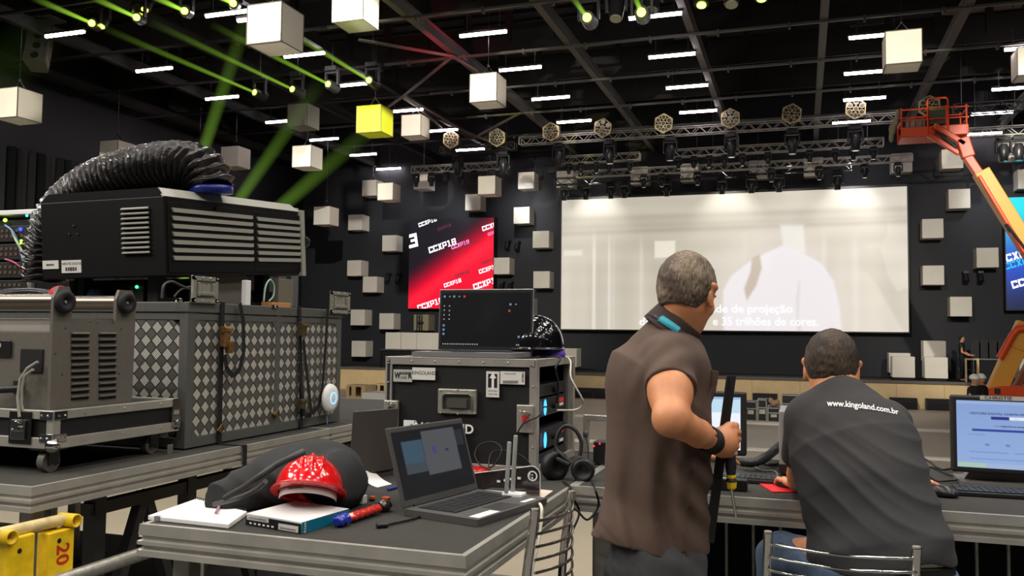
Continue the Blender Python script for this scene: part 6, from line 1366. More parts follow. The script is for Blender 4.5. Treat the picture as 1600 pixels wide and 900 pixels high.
# dark sign plate with rounded end, papers, wifi router with two antennas
ya_ = PZ(790, 775, T).y+.02; a, b = PY(722, 752, ya_), PY(844, 766, ya_); zt = PY(820, 728, ya_).z
t = thing('acrylic_sign', 'dark rounded acrylic sign with white letters and a circled R', 'sign', ((a.x+b.x)/2, ya_, T))
r_ = .03; poly = [(a.x, T+.002), (b.x, T+.002), (b.x, zt-r_)]+[(b.x-r_+r_*math.cos(x), zt-r_+r_*math.sin(x)) for x in (PI*.12, PI*.25, PI*.38, PI/2)]+[(a.x, zt-.045)]
MB().prism(poly, -ya_-.003, -ya_, M=frame((0, 0, 0), (1, 0, 0), (0, 0, 1), (0, -1, 0))).build('plate', mat('acrylic_dark', (42, 36, 36), .15, coat=1), t)
k = MB(); k.tube([Vector((x, ya_-.001, z+.001)) for x, z in poly[1:]], .002, 6); k.build('clear_edge', mat('acrylic_edge', (200, 196, 190), .2), t)
MB().text('®', frame(PY(832, 745, ya_-.004), (1, 0, 0), (0, 0, 1), (0, -1, 0)), .045, bold=.02).build('circled_letter', WINK, t)
k = MB()
for (px, w_) in ((779, .012), (789, .009), (801, .02), (811, .012)): c = PY(px, 752-(px-779)*.15, ya_-.004); k.box(c, (w_, .001, .008))
k.build('white_letters', WINK, t)
def sheet(name, label, pts, h, m, dz=0):
    q = [PZ(a, b, T) for a, b in pts]; n = len(q); k = MB(); k.add([Vector((p.x, p.y, T+.0005+dz)) for p in q]+[Vector((p.x, p.y, T+h+dz)) for p in q], [tuple(range(n))[::-1], tuple(range(n, 2*n))]+[(i, (i+1) % n, n+(i+1) % n, n+i) for i in range(n)]); return tag(k.build(name, m), label, 'paper')
PAP = mat('paper_white', (228, 226, 222), .7)
sheet('paper_stack', 'stack of white papers just behind the keyboard of the open grey laptop', [(745, 782), (800, 788), (806, 762), (770, 760)], .012, PAP); sheet('paper_sheet', 'cream sheet of paper at the table edge in front of the circled R sign', [(800, 779), (846, 781), (864, 768), (816, 763)], .003, mat('paper_cream', (214, 196, 178), .7))
t = thing('wifi_router', 'router with two upright grey antennas beside the open grey laptop', 'router', PZ(800, 784, T)); c = PZ(800, 786, T); MB().box((c.x, c.y+.02, T+.022), (.07, .05, .018)).build('body', WHT, t, bevel=.004)
for (xa, ytop, xb_, yb_) in ((790.5, 781, 796, 690), (800.5, 775, 806, 680)):
    p = PY(xa, ytop, c.y+(.0 if xa < 800 else .03)); q = PY(xb_, yb_, c.y+(.0 if xa < 800 else .03)); MB().bar(p, q, .014, .008, up=(0, 1, 0)).build('antenna', mat('antenna_grey', (150, 150, 148), .5), t, bevel=.003)
cab('white_cable', 'white cable curving off the front deck table over the left chair', CABW, [PZ(805, 777, T+.006), PZ(825, 776, T+.008), PZ(838, 784, T+.006), PX(846, 792, -.772), PX(846, 812, -.765), PX(843, 835, -.765), PX(838, 860, -.765), PX(828, 905, -.765)], .005)
# headphones
c = PZ(868, 752, T)
t = thing('headphones', 'large black headphones standing on the table corner beside the amplifier case', 'headphones', c)
HP = mat('headphone_black', (20, 20, 21), .5); y_ = PZ(868, 750, T).y
c1 = PY(868, 728, y_+.01); k = MB(); ax_ = Vector((.75, -.6, .1)).normalized(); M = frame(c1, ax_.cross(Vector((0, 0, 1))).normalized(), Vector((0, 0, 1)), ax_)
MB().lathe([(0, -.03), (.052, -.026), (.06, -.005), (.056, .012), (.048, .02), (.03, .018), (.02, .006), (0, .006)], M, 28).build('ear_cup', HP, t); MB().box(PY(841, 745, y_-.05), (.012, .01, .012)).build('white_tag', WHT, t)
c2 = PY(911, 735, y_+.02); ax2 = Vector((.25, -.96, .05)).normalized(); M = frame(c2, ax2.cross(Vector((0, 0, 1))).normalized(), Vector((0, 0, 1)), ax2)
MB().lathe([(0, -.03), (.038, -.026), (.045, -.005), (.043, .014), (.036, .02), (.027, .018), (.02, .004), (0, .004)], M, 28).build('ear_cup', HP, t)
k = MB(); k.tube(catmull([PY(906, 712, y_+.02), PY(908, 690, y_+.03), PY(898, 671, y_+.03), PY(882, 666, y_+.03), PY(871, 680, y_+.02), PY(869, 700, y_+.01), PY(880, 713, y_), PY(893, 724, y_)], 8), .0075, 10); k.build('headband', HP, t)
k = MB(); k.cyl(PY(906, 716, y_+.02), PY(911, 730, y_+.02), .01).cyl(PY(858, 712, y_), PY(890, 726, y_), .012); k.build('hinge_arm', HP, t)
cab('black_cable', 'black headset lead hanging in loops over the end of the front deck table', CABB, [PZ(880, 752, T+.006), PZ(892, 762, T+.006), Vector((-.775, 2.95, T+.0)), PX(905, 800, -.76), PX(890, 840, -.76), PX(880, 880, -.76)], .004)
cab('black_cable', 'black cable drooping between the two deck tables beside the brown shirt', CABB, [PZ(925, 752, T+.006), PZ(930, 765, T+.006), PY(935, 790, 3.03), PY(918, 812, 3.0), PY(900, 796, 3.0), PY(885, 790, 3.0)], .004)
# bracket, black box with red lamps
y_ = 3.95; a, b = PY(913, 648, y_), PY(941, 655, y_); k = MB(); k.bar((a.x+.01, y_, T+.0), (a.x+.01, y_, a.z), .026, .03).bar((a.x, y_, a.z-.012), (b.x+.25, y_-.02, a.z-.012), .03, .026); tag(k.build('square_tube_frame', ALU, bevel=.003), 'silver square-tube frame corner behind the headphones', 'frame')
c = PZ(934, 728, T); t = thing('switch_box', 'black switch box with small red lamps partly behind the brown shirt', 'switch box', c); MB().box((c.x+.02, c.y+.06, T+.05), (.09, .08, .095)).build('body', BLK, t, bevel=.004)
for (px, py) in ((928, 697), (937, 693)): p = PY(px, py, c.y+.018); MB().sph((p.x, p.y, min(p.z, T+.09)), .004, 8).build('red_lamp', glow('lamp_red', (255, 40, 60), 3), t)
t = thing('gooseneck_microphone', 'thin grey gooseneck microphone standing behind the headphones', 'microphone', (PY(919, 740, 3.5).x, 3.5, T)); pf = PY(919, 700, 3.5)
MB().tube(catmull([Vector((pf.x+.0, 3.5, T+.01)), pf, PY(915, 682, 3.5)], 8), .003, 6).build('gooseneck', mat('mic_grey', (90, 90, 92), .4, .6), t); MB().sph(PY(915, 678, 3.5), (.012, .012, .016), 14).build('mic_head', mat('mic_head', (70, 70, 74), .5), t); MB().cyl((pf.x, 3.5, T), (pf.x, 3.5, T+.02), .03, n=20).build('base', BLK, t)
# ================================================================ things on the right deck tables
def monitor(label, M, w, h, fn, texts=(), stand=True, bz=.02, depth=.05):
    t = thing('monitor', label, 'monitor', M=M)
    k = MB(M=M).bb(-w/2, w/2, 0, depth, 0, h); k.build('housing', mat('monitor_black', (30, 30, 32), .45), t, bevel=.008)
    x0_, x1_, z0_, z1_ = -w/2+bz, w/2-bz, bz, h-bz; u, v = np.meshgrid(np.linspace(0, 1, 120), np.linspace(0, 1, 90), indexing='ij')
    P_ = np.stack([x0_+u*(x1_-x0_), np.full_like(u, -.0012), z1_-v*(z1_-z0_), np.ones_like(u)], -1).reshape(-1, 4)@np.array(M).T; I = np.arange(120*90).reshape(120, 90); F = np.stack([I[:-1, :-1], I[:-1, 1:], I[1:, 1:], I[1:, :-1]], -1).reshape(-1, 4)
    so = npmesh('display', P_[:, :3], F, screen_mat('monitor_display', 1.0), t, False); col = np.clip(fn(u, v).reshape(-1, 3), 0, 255)/255; col = np.where(col <= .04045, col/12.92, ((col+.055)/1.055)**2.4)
    at = so.data.color_attributes.new('picture', 'FLOAT_COLOR', 'POINT'); at.data.foreach_set('color', np.concatenate([col, np.ones((len(col), 1))], 1).astype(np.float32).ravel())
    for (s_, a, b_, sz, m_) in texts: MB(M=M).text(s_, frame((x0_+a*(x1_-x0_), -.002, z1_-b_*(z1_-z0_)), (1, 0, 0), (0, 0, 1), (0, -1, 0)), sz).build('screen_text', m_, t)
    return t
def ctrl(u, v):
    img = np.ones((*u.shape, 3))*C3((134, 160, 208)); img += (v*12)[..., None]; img = np.where(rect(u, v, 0, 0, 1, .05), C3((150, 175, 215)), img)
    for (a, b, c_, d, col) in ((.27, .235, .42, .275, (44, 56, 130)), (.42, .235, .95, .275, (225, 232, 245)), (.12, .42, .72, .46, (50, 66, 150)), (.72, .42, .98, .46, (222, 228, 242)), (.22, .64, .26, .67, (110, 130, 180)), (.38, .64, .42, .67, (110, 130, 180)), (.55, .64, .58, .68, (90, 110, 160)), (.69, .64, .73, .67, (70, 120, 200)), (.84, .64, .88, .67, (70, 120, 200)), (.1, .18, .9, .2, (116, 140, 186)), (.3, .36, .68, .38, (100, 122, 172)), (.1, .5, .22, .51, (116, 140, 186)), (.1, .76, .4, .775, (112, 136, 184)), (.45, .76, .62, .775, (112, 136, 184)), (.1, .86, .75, .875, (116, 140, 188)), (0, .93, .22, 1, (168, 196, 176)), (.22, .93, 1, 1, (160, 180, 214))): img = np.where(rect(u, v, a, b, c_, d), C3(col), img)
    return img
y_ = 3.62; a = PY(1497, 738, y_); w_ = .46; hgt = PY(1488, 617, y_).z-a.z
R3 = Matrix.Rotation(math.radians(-4), 4, 'Z') @ Matrix.Rotation(math.radians(-3), 4, 'X')
M = Matrix.Translation((a.x-.02+w_/2, y_, a.z)) @ R3
DT = glow('text_navy', (40, 50, 110), .8)
t = monitor('control monitor with pale blue progress bars at the right edge, tape strip on top', M, w_, hgt, ctrl, [('RESTORE DIGITAL CINEMA PKG DATA', .38, .19, .013, DT), ('ingestion is complete', .46, .37, .011, DT), ('50%', .47, .255, .009, WINK)])
tp = MB(M=M).bb(-w_/2+.1, w_/2-.05, -.003, -.0005, hgt-.016, hgt-.0).build('tape_strip', mat('tape_grey', (168, 166, 158), .6), t); MB(M=M).text('CHRISTIE', frame((-w_/2+.16, -.0035, hgt-.008), (1, 0, 0), (0, 0, 1), (0, -1, 0)), .017, xs=1.3, bold=.01).build('handwriting', INK, tp)
MB().prism([(-.12, 0), (.12, 0), (.06, .09), (-.06, .09)], -.03, .03, M=frame((a.x+.14, y_+.1, T), (1, 0, 0), (0, 0, 1))).prism([(-.13, -.1), (.13, -.1), (.13, .1), (-.13, .1)], 0, .014, M=Matrix.Translation((a.x+.14, y_+.1, T+.001))).build('stand', mat('stand_grey', (104, 102, 100), .35), t, bevel=.006)
def bright(u, v):
    img = np.ones((*u.shape, 3))*C3((238, 244, 252)); img = np.where(rect(u, v, 0, 0, 1, .3), C3((190, 222, 240)), img); img = np.where(rect(u, v, .1, .32, .6, .34), C3((150, 180, 200)), img); img = np.where(rect(u, v, .0, .0, 1, .04), C3((140, 180, 220)), img); return img
y_ = 3.88; p1, p2 = PY(1163, 613, y_), PY(1166, 713, y_); w_ = .42; hgt = p1.z-max(p2.z, T+.004); M = Matrix.Translation((p2.x-w_/2, y_, p1.z-hgt)) @ Matrix.Rotation(math.radians(-2), 4, 'X')
t = monitor('monitor with bright white window behind the standing man, partly hidden by his arm', M, w_, hgt, bright, bz=.024); MB(M=M).bb(-.03, .03, -.003, -.0005, hgt-.02, hgt-.002).build('sticker', LABEL, t); MB().box((p2.x-w_/2, y_+.05, T+.006), (.2, .14, .01)).build('stand', BLK, t)
def keyboard(label, o, d, w, dd, col=(30, 30, 32)):
    d = Vector(d).normalized(); M = frame(o, d, Vector((-d.y, d.x, 0))); t = thing('keyboard', label, 'keyboard', M=M)
    MB(M=M).bb(0, w, 0, dd, .001, .016).build('body', mat('keyboard_black', (24, 24, 26), .5), t, bevel=.003); k = MB(M=M); n = 20; kw = (w-.02)/n
    for i in range(n):
        for j in range(5): k.bb(.01+i*kw+.001, .01+(i+1)*kw-.001, .01+j*(dd-.02)/5+.001, .01+(j+1)*(dd-.02)/5-.001, .016, .021)
    k.build('keys', mat('keyboard_keys', (44, 44, 46), .45), t)
c = PZ(1494, 775, T); c2 = PZ(1462, 752, T); keyboard('black keyboard in front of the pale blue control monitor', Vector((c2.x+.02, c.y+.0, T)), (1, .03, 0), .44, .14)
c = PZ(1085, 752, T); keyboard('dark keyboard behind the black power strip, left of the red mouse pad', Vector((c.x, c.y+.02, T)), (1, 0, 0), .4, .12)
def mouse(label, px, py, ang, r=(.034, .058, .036)):
    c = PZ(px, py, T); t = thing('computer_mouse', label, 'mouse', (c.x, c.y, T+.003)); z0 = T+.0045; s = SDF((c.x-.1, c.y-.1, z0-.01), (c.x+.1, c.y+.1, z0+.06), .003); ca, sa = math.cos(ang), math.sin(ang)
    s.ell((c.x, c.y, z0), (r[0], r[1], r[2]), [(ca, -sa, 0), (sa, ca, 0), (0, 0, 1)]); s.cut(lambda X, Y, Z: z0-Z+0*X+0*Y); npmesh('mouse_shell', *s.mesh(), mat('mouse_black', (22, 22, 24), .3), t)
    MB().cyl((c.x-sa*.03*-1-.003, c.y+ca*.03, z0+.028), (c.x-sa*.03*-1+.003, c.y+ca*.03, z0+.028), .007).build('scroll_wheel', RUB, t)
Q = [PZ(*q, T) for q in ((1174, 749), (1207, 770), (1280, 770), (1275, 747), (1200, 747))]
MPAD = MB(); MPAD.prism([(p.x, p.y) for p in Q], T+.0005, T+.004); tag(MPAD.build('mouse_pad', mat('mouse_pad_red', (214, 26, 34), .7)), 'red mouse pad left of the seated man', 'mouse pad')
mouse('dark mouse on the red mouse pad', 1236, 763, 1.1); mouse('dark mouse on the carpeted table right of the seated man', 1473, 776, 1.2, (.03, .052, .036))
t = thing('power_strip', 'black power strip lying behind the screwdriver', 'power strip', PZ(1130, 762, T)); c = PZ(1132, 765, T); MB().box((c.x, c.y, T+.021), (.16, .05, .04)).build('body', BLK, t, bevel=.004); MB().box((c.x-.02, c.y-.004, T+.0415), (.1, .02, .002)).build('pale_strip', mat('strip_pale', (150, 150, 154), .4), t); MB().cyl((c.x-.08, c.y, T+.02), (c.x-.11, c.y, T+.02), .012).build('cable_gland', RUB, t)
k = MB(); c = PZ(1098, 747, T); k.tube([(c.x+.03*math.cos(a), c.y+.03*math.sin(a), T+.006+.002*(a/6)) for a in [i*.4 for i in range(33)]], .004, 6); tag(k.build('cable_coil', mat('cable_cream', (196, 192, 150), .5)), 'small coil of cream cable at the brown shirt front', 'cable')
k = MB(); pts = catmull([PZ(1160, 722, T+.03), PZ(1180, 722, T+.04), PZ(1200, 712, T+.05), PZ(1222, 694, T+.06), PZ(1240, 680, T+.07)], 20); k.tube(pts, [.017+.003*math.sin(i*2.2) for i in range(len(pts))], 14); tag(k.build('corrugated_hose', mat('hose_black', (26, 26, 28), .45)), 'black corrugated cable hose beside the grey computer unit', 'hose')
cab('black_cable', 'black strap-like cable from the computer unit to the monitor behind the standing man', CABB, [PZ(1165, 718, T+.01), PZ(1185, 722, T+.01), PZ(1210, 726, T+.008), PZ(1240, 716, T+.012)], .006)
cab('grey_cable', 'thin grey cable looping on the table left of the red mouse pad', mat('cable_grey', (110, 108, 104), .5), [PZ(1172, 716, T+.006), PZ(1178, 728, T+.006), PZ(1190, 735, T+.006), PZ(1210, 736, T+.006), PZ(1214, 745, T+.006), PZ(1195, 748, T+.006)], .003)
for i, (lb, P4) in enumerate((('thick black cable running from the seated man to the stand of the control monitor', ((1425, 708), (1450, 720), (1470, 733), (1498, 730), (1520, 726))), ('thin black cable crossing behind the right hand of the seated man', ((1428, 728), (1460, 731), (1480, 741), (1500, 745))), ('lowest black cable, between the right mouse and the control monitor', ((1432, 738), (1452, 745), (1470, 752), (1510, 748))))): cab('black_cable', lb, CABB, [PZ(a_, b_, T+.008+.004*(i == 0)) for a_, b_ in P4], .005 if i == 0 else .0035)
y_ = 3.6; a, b = PY(1217, 642, y_), PY(1236, 716, y_); t = thing('computer_unit', 'slim grey computer unit standing left of the seated man', 'computer', ((a.x+b.x)/2, y_, T)); MB().bb(a.x, a.x+.16, y_, y_+.3, T+.004, a.z).build('metal_case', mat('unit_grey', (150, 150, 150), .4, .4), t, bevel=.004); MB().bb(a.x-.002, a.x+.165, y_-.012, y_, T+.012, T+.045).build('front_foot', BLK, t)
MB().bb(a.x+.02, a.x+.15, y_-.006, y_, T+.06, a.z-.02).build('front_grille', mat('unit_dark', (60, 60, 62), .5), t)
# ================================================================ chairs with chrome rods
def chair(label, PL, PR, fwd, nr=7, seat_z=.66):
    PL, PR = Vector(PL), Vector(PR); f = Vector(fwd).normalized(); t = thing('bar_chair', label, 'chair', ((PL.x+PR.x)/2+f.x*.2, (PL.y+PR.y)/2+f.y*.2, 0), 'chrome chairs'); r = .0125
    for p in (PL, PR):
        b = Vector((p.x, p.y, 0))-f*.06; m_ = Vector((p.x, p.y, seat_z))+f*.03
        lg = MB().tube(catmull([b, m_, p], 8), r, 14).build('rear_leg', CHR, t); MB().cyl(p, p+Vector((0, 0, .004)), r*.8).build('end_cap', ALU, lg)
        g = Vector((p.x, p.y, 0))+f*.42; MB().tube([g, g+Vector((0, 0, seat_z))-f*.04], r, 14).build('front_leg', CHR, t)
    for i in range(nr):
        z = PL.z-.03-i*.034; a = PL.lerp(Vector((PL.x, PL.y, 0)), (PL.z-z)/PL.z); b = PR.lerp(Vector((PR.x, PR.y, 0)), (PR.z-z)/PR.z); a.z = z; b.z = z-(PL.z-PR.z)*.6
        k = MB(); k.tube([a.lerp(b, s_/10)-f*(.045*math.sin(PI*s_/10)) for s_ in range(11)], .0042, 8); k.build('back_rod', CHR, t)
    c = (PL+PR)/2+f*.22; w = (PR-PL).length; x = (PR-PL).normalized(); x.z = 0; x.normalize(); M = frame((c.x, c.y, seat_z), x, f)
    MB(M=M).prism([(-w/2, -.19), (w/2, -.19), (w/2, .16), (w/2-.04, .2), (-w/2+.04, .2), (-w/2, .16)], -.0, .05).build('seat', mat('seat_vinyl', (20, 20, 22), .4), t, bevel=.015)
    MB(M=M).bar((-w/2, -.19, -.4), (-w/2, .18, -.4), .015).bar((w/2, -.19, -.4), (w/2, .18, -.4), .015).bar((-w/2, .18, -.4), (w/2, .18, -.4), .015).build('foot_rail', CHR, t)
    return t
wR = 2.28; chair('chrome-rod bar chair under the seated man', PW(1200, 832, wR), PW(1432, 856, wR-.12), (-.2, .98, 0), nr=4 if False else 6)
chair('chrome-rod chair tucked against the corner of the front deck table, cables over it', PW(836, 797, 2.3), PW(893, 769, 2.62), (-.97, .24, 0), nr=9)
# ================================================================ the two men
A3 = lambda v: np.array(v, float)
def unit(v): v = A3(v); return v/np.linalg.norm(v)
def head_part(s, c, r, f, u, sc=1.0):
    """skull, jaw, nose, lips, brow and ears; r, f, u = right, forward, up of the head"""
    c, r, f, u = A3(c), unit(r), unit(f), unit(u); ax = np.array([r, f, u]).T; q = lambda x, y, z: c+(r*x+f*y+u*z)*sc; S_ = sc
    s.ell(q(0, -.012, .022), (.076*S_, .094*S_, .094*S_), ax, k=.01); s.ell(q(0, .03, -.035), (.06*S_, .066*S_, .08*S_), ax, k=.03)
    s.ell(q(0, .058, -.088), (.03*S_, .03*S_, .022*S_), ax, k=.025); s.cap(q(0, .088, .012), q(0, .108, -.022), .009, .013, k=.012); s.ell(q(0, .1, -.03), (.018, .012, .01), ax, k=.01)
    for sx in (-1, 1):
        s.ell(q(sx*.035, .078, .024), (.022, .012, .008), ax, k=.012); s.ell(q(sx*.04, .06, -.025), (.022, .02, .018), ax, k=.02); s.ell(q(sx*.031, .094, .006), (.014, .01, .009), ax, k=.008, op='s')
        s.ell(q(sx*.079, -.002, -.008), (.009, .018, .031), ax, k=.008); s.ell(q(sx*.085, -.002, .02), (.01, .02, .012), ax, k=.008); s.ell(q(sx*.09, .004, -.005), (.008, .009, .015), ax, k=.004, op='s'); s.ell(q(sx*.08, .006, -.036), (.007, .008, .009), ax, k=.006)
    s.ell(q(0, .09, -.052), (.022, .011, .006), ax, k=.006); s.ell(q(0, .088, -.064), (.019, .011, .007), ax, k=.006); s.cap(q(-.02, .101, -.0585), q(.02, .101, -.0585), .0018, .0018, k=.003, op='s')
def wav(X, Y, Z, fx, fy, fz, n=14, seed=1):
    g = np.random.RandomState(seed); o = 0
    for i in range(n):
        v = g.normal(size=3); v /= np.linalg.norm(v); o = o+np.sin(X*v[0]*fx+Y*v[1]*fy+Z*v[2]*fz+g.rand()*6.28)
    return o/np.sqrt(n)
def hair_part(name, parent, c, r, f, u, m, sc=1.0, h=.003, low=-.062, thin=0):
    c, r, f, u = A3(c), unit(r), unit(f), unit(u); ax = np.array([r, f, u]).T; R = .15
    s = SDF(c-R, c+R, h); s.ell(c+(f*-.014+u*.024)*sc, (.0845*sc, .103*sc, .1025*sc), ax, k=.01); s.ell(c+(f*-.045-u*.03)*sc, (.062*sc, .052*sc, .05*sc), ax, k=.02)
    X, Y, Z = s.grid((slice(None),)*3); lx = (X-c[0])*r[0]+(Y-c[1])*r[1]+(Z-c[2])*r[2]; ly = (X-c[0])*f[0]+(Y-c[1])*f[1]+(Z-c[2])*f[2]; lz = (X-c[0])*u[0]+(Y-c[1])*u[1]+(Z-c[2])*u[2]
    s.D = s.D+.0006*wav(lx, ly, lz, 300, 220, 120)+.0009*wav(lx, ly, lz, 700, 500, 200, seed=4)+.0006*wav(lx, ly, lz, 110, 90, 90, seed=7)
    hl = np.where(ly < -.03, low, np.where(ly < .012, low+(ly+.03)/.042*(.03-low), np.where(ly < .045, -.012+(ly-.012)*1.2, .028+(ly-.045)*1.5)))
    s.D = np.maximum(s.D, (hl-lz)*.8).astype(np.float32); o = npmesh(name, *s.mesh(), m, parent); return o
def eyes(parent, c, r, f, u):
    c, r, f, u = Vector(c), Vector(unit(r)), Vector(unit(f)), Vector(unit(u)); k = MB()
    for sx in (-1, 1):
        e = MB().sph(c+r*sx*.031+f*.078+u*.006, .0115, 14).build('eye', mat('eye_white', (230, 226, 220), .2), parent); MB().sph(c+r*sx*.031+f*.0855+u*.006, .0055, 10).build('iris', mat('iris_brown', (60, 40, 28), .2), e)
def finger(s, base, dirs, lens, rad, k=.004):
    p = A3(base); rr = rad
    for d, L in zip(dirs, lens): q = p+unit(d)*L; s.cap(p, q, rr, rr*.92, k=k); p = q; rr *= .92
SK2 = mat('skin_tanned', (206, 138, 96), .48, noise=.07, nscale=26, bump=.05, bscale=260)
HAIRG = mat('hair_greying', (136, 118, 96), .6, noise=.32, nscale=38, bump=.5, bscale=520); HAIRD = mat('hair_dark_brown', (66, 52, 40), .6, noise=.42, nscale=24, bump=.5, bscale=420)
def hairmat(name, c1, c2, sc):
    m = mat(name, c1, .55); nt = m.node_tree; b = nt.nodes['Principled BSDF']; N = nt.nodes.new; l = nt.links.new
    tc = N('ShaderNodeTexCoord'); mp = N('ShaderNodeMapping'); mp.inputs['Scale'].default_value = (1, 1, .3); l(tc.outputs['Object'], mp.inputs[0])
    n1 = N('ShaderNodeTexNoise'); n1.inputs['Scale'].default_value = sc; n1.inputs['Detail'].default_value = 6; n1.inputs['Roughness'].default_value = .7; l(mp.outputs[0], n1.inputs['Vector'])
    n2 = N('ShaderNodeTexNoise'); n2.inputs['Scale'].default_value = 14; n2.inputs['Detail'].default_value = 3; l(tc.outputs['Object'], n2.inputs['Vector'])
    a = N('ShaderNodeMath'); a.operation = 'ADD'; l(n1.outputs['Fac'], a.inputs[0]); l(n2.outputs['Fac'], a.inputs[1])
    r = N('ShaderNodeValToRGB'); r.color_ramp.elements[0].position = .78/2+.06; r.color_ramp.elements[1].position = .6; h = N('ShaderNodeMath'); h.operation = 'MULTIPLY'; h.inputs[1].default_value = .5; l(a.outputs[0], h.inputs[0]); l(h.outputs[0], r.inputs[0])
    r.color_ramp.elements[0].color = (*lin(c2), 1); r.color_ramp.elements[1].color = (*lin(c1), 1); l(r.outputs[0], b.inputs['Base Color'])
    bp_ = N('ShaderNodeBump'); bp_.inputs['Strength'].default_value = .9; bp_.inputs['Distance'].default_value = .006; l(n1.outputs['Fac'], bp_.inputs['Height']); l(bp_.outputs[0], b.inputs['Normal']); return m
HAIRG = hairmat('hair_grey_brown', (156, 136, 114), (78, 64, 52), 190); HAIRD = hairmat('hair_brown_black', (84, 66, 50), (40, 31, 24), 170)
BRN = mat('brown_polo_cloth', (86, 68, 58), .85, noise=.05, nscale=40, bump=.12, bscale=900); TEE = mat('charcoal_tee_cloth', (56, 55, 56), .88, noise=.05, nscale=30, bump=.1, bscale=900)
PANT = mat('charcoal_trousers_cloth', (62, 62, 63), .85, noise=.12, nscale=30, bump=.15, bscale=800); JEAN = mat('blue_jeans', (78, 96, 120), .85, noise=.15, nscale=60, bump=.15, bscale=900)
UP = A3((0, 0, 1))
# ---------------------------------------------------------------- standing man
Sv = A3((.99, .14, 0)); Vv = A3((-.14, .99, 0)); an = math.radians(15)
Ft = Sv*math.cos(an)+Vv*math.sin(an); Rt = A3((Ft[1], -Ft[0], 0)); an = math.radians(62); Fh0 = Sv*math.cos(an)+Vv*math.sin(an); Rh = A3((Fh0[1], -Fh0[0], 0)); tt = math.radians(20)
Fh = Fh0*math.cos(tt)-UP*math.sin(tt); Uh = UP*math.cos(tt)+Fh0*math.sin(tt)
P = lambda px, py, w: A3(PW(px, py, w))
HC = P(1074, 459, 2.6); NB = P(1050, 532, 2.61); PC = P(1026, 830, 2.6); CH = P(1032, 610, 2.6)
RS = P(1046, 563, 2.46); EL = P(1048, 654, 2.27); WR = P(1113, 689, 2.44); LS = NB-Rt*.17-UP*.07; LE = P(1078, 668, 2.86); LW = P(1092, 712, 2.98)
PC[2] = .9
foot = A3((PC[0], PC[1], 0))
t = thing('person', 'standing man in brown polo shirt gripping a dark metal bar and screwdriver', 'person', (foot[0], foot[1], 0))
s = SDF(foot+[-.42, -.5, 0], foot+[.55, .62, 1.76], .005)
head_part(s, HC, Rh, Fh, Uh); s.cap(NB-UP*.02-Ft*.01, HC-Uh*.05-Fh*.02, .056, .054, k=.03)
s.cap(PC, CH, .145, .155, k=.05, flat=(Ft, .75)); s.cap(CH+UP*.06, NB-UP*.07, .14, .09, k=.06, flat=(Ft, .7)); s.cap(NB-UP*.075-Rt*.14, NB-UP*.075+Rt*.14, .05, .05, k=.05)
for (a, b, c_, sd) in ((RS, EL, WR, 1), (LS, LE, LW, -1)):
    s.cap(a, b, .056, .047, k=.03); s.ell((a*.45+b*.55), (.055, .055, .06), k=.04); s.cap(b, b*.35+c_*.65, .046, .037, k=.015); s.cap(b*.35+c_*.65, c_, .037, .028, k=.015, flat=(Vv, .95)); s.ell(b-unit(c_-b)*.008, (.03, .03, .028), k=.02)
# right fist around the bar
BT, BB = P(1147, 588, 2.52), P(1112, 852, 2.5); bdir = unit(BT-BB)
KN = P(1141, 692, 2.475); fd = unit(KN-WR); s.cap(WR, WR*.4+KN*.6, .029, .036, k=.02, flat=(bdir, 1.05)); s.ell(WR*.35+KN*.65, (.047, .026, .042), np.array([fd, unit(np.cross(bdir, fd)), bdir]).T, k=.02)
away = unit(Vv*.95+Sv*.25)
for i, (o_, L1, rad) in enumerate(((.030, .036, .0115), (.010, .040, .0118), (-.011, .038, .0112), (-.031, .032, .0100))):
    b0 = KN+bdir*o_+fd*.004-UP*.0; s.ell(b0, (.0135, .0135, .012), k=.008); finger(s, b0, [unit(fd*.55+away*.85), unit(away*.65-fd*.9), unit(-fd-away*.35)], [L1, .026, .018], rad, k=.003)
th0 = WR*.55+KN*.45+bdir*.03; finger(s, th0, [unit(bdir*.55+fd*.8+away*.3), unit(fd*.75+away*.75), unit(away+fd*.1)], [.034, .03, .024], .0135, k=.006)
# left hand flat on the table
lf = unit(Sv*.75+Vv*.55-UP*.1); lside = unit(np.cross(lf, UP)); s.ell(LW+lf*.04, (.045, .038, .016), np.array([lf, lside, np.cross(lside, lf)]).T, k=.02)
for i in range(4): finger(s, LW+lf*.075+lside*(.03-.02*i), [lf+lside*(.12-.08*i), lf-UP*.35, lf-UP*.5], [.034, .024, .018], .0088)
finger(s, LW+lf*.02-lside*.03, [lf*.6-lside*.7, lf-lside*.2], [.032, .028], .0105)
for sx in (-1, 1):
    hp, kn, ak = PC+Rt*sx*.085-UP*.03, foot+Rt*sx*.11+Ft*(.05 if sx > 0 else .0)+UP*.5, foot+Rt*sx*.12+Ft*(.02-.03*sx)+UP*.09
    s.cap(hp, kn, .085, .058, k=.03); s.cap(kn, ak, .056, .04, k=.02); s.cap(ak-UP*.045-Ft*.03, ak-UP*.05+Ft*.16, .036, .032, k=.03)
s.cut(lambda X, Y, Z: .003-Z+0*X+0*Y); npmesh('body', *s.mesh(), SK2, t); hair_part('hair', t, HC, Rh, Fh, Uh, HAIRG); eyes(t, HC, Rh, Fh, Uh)
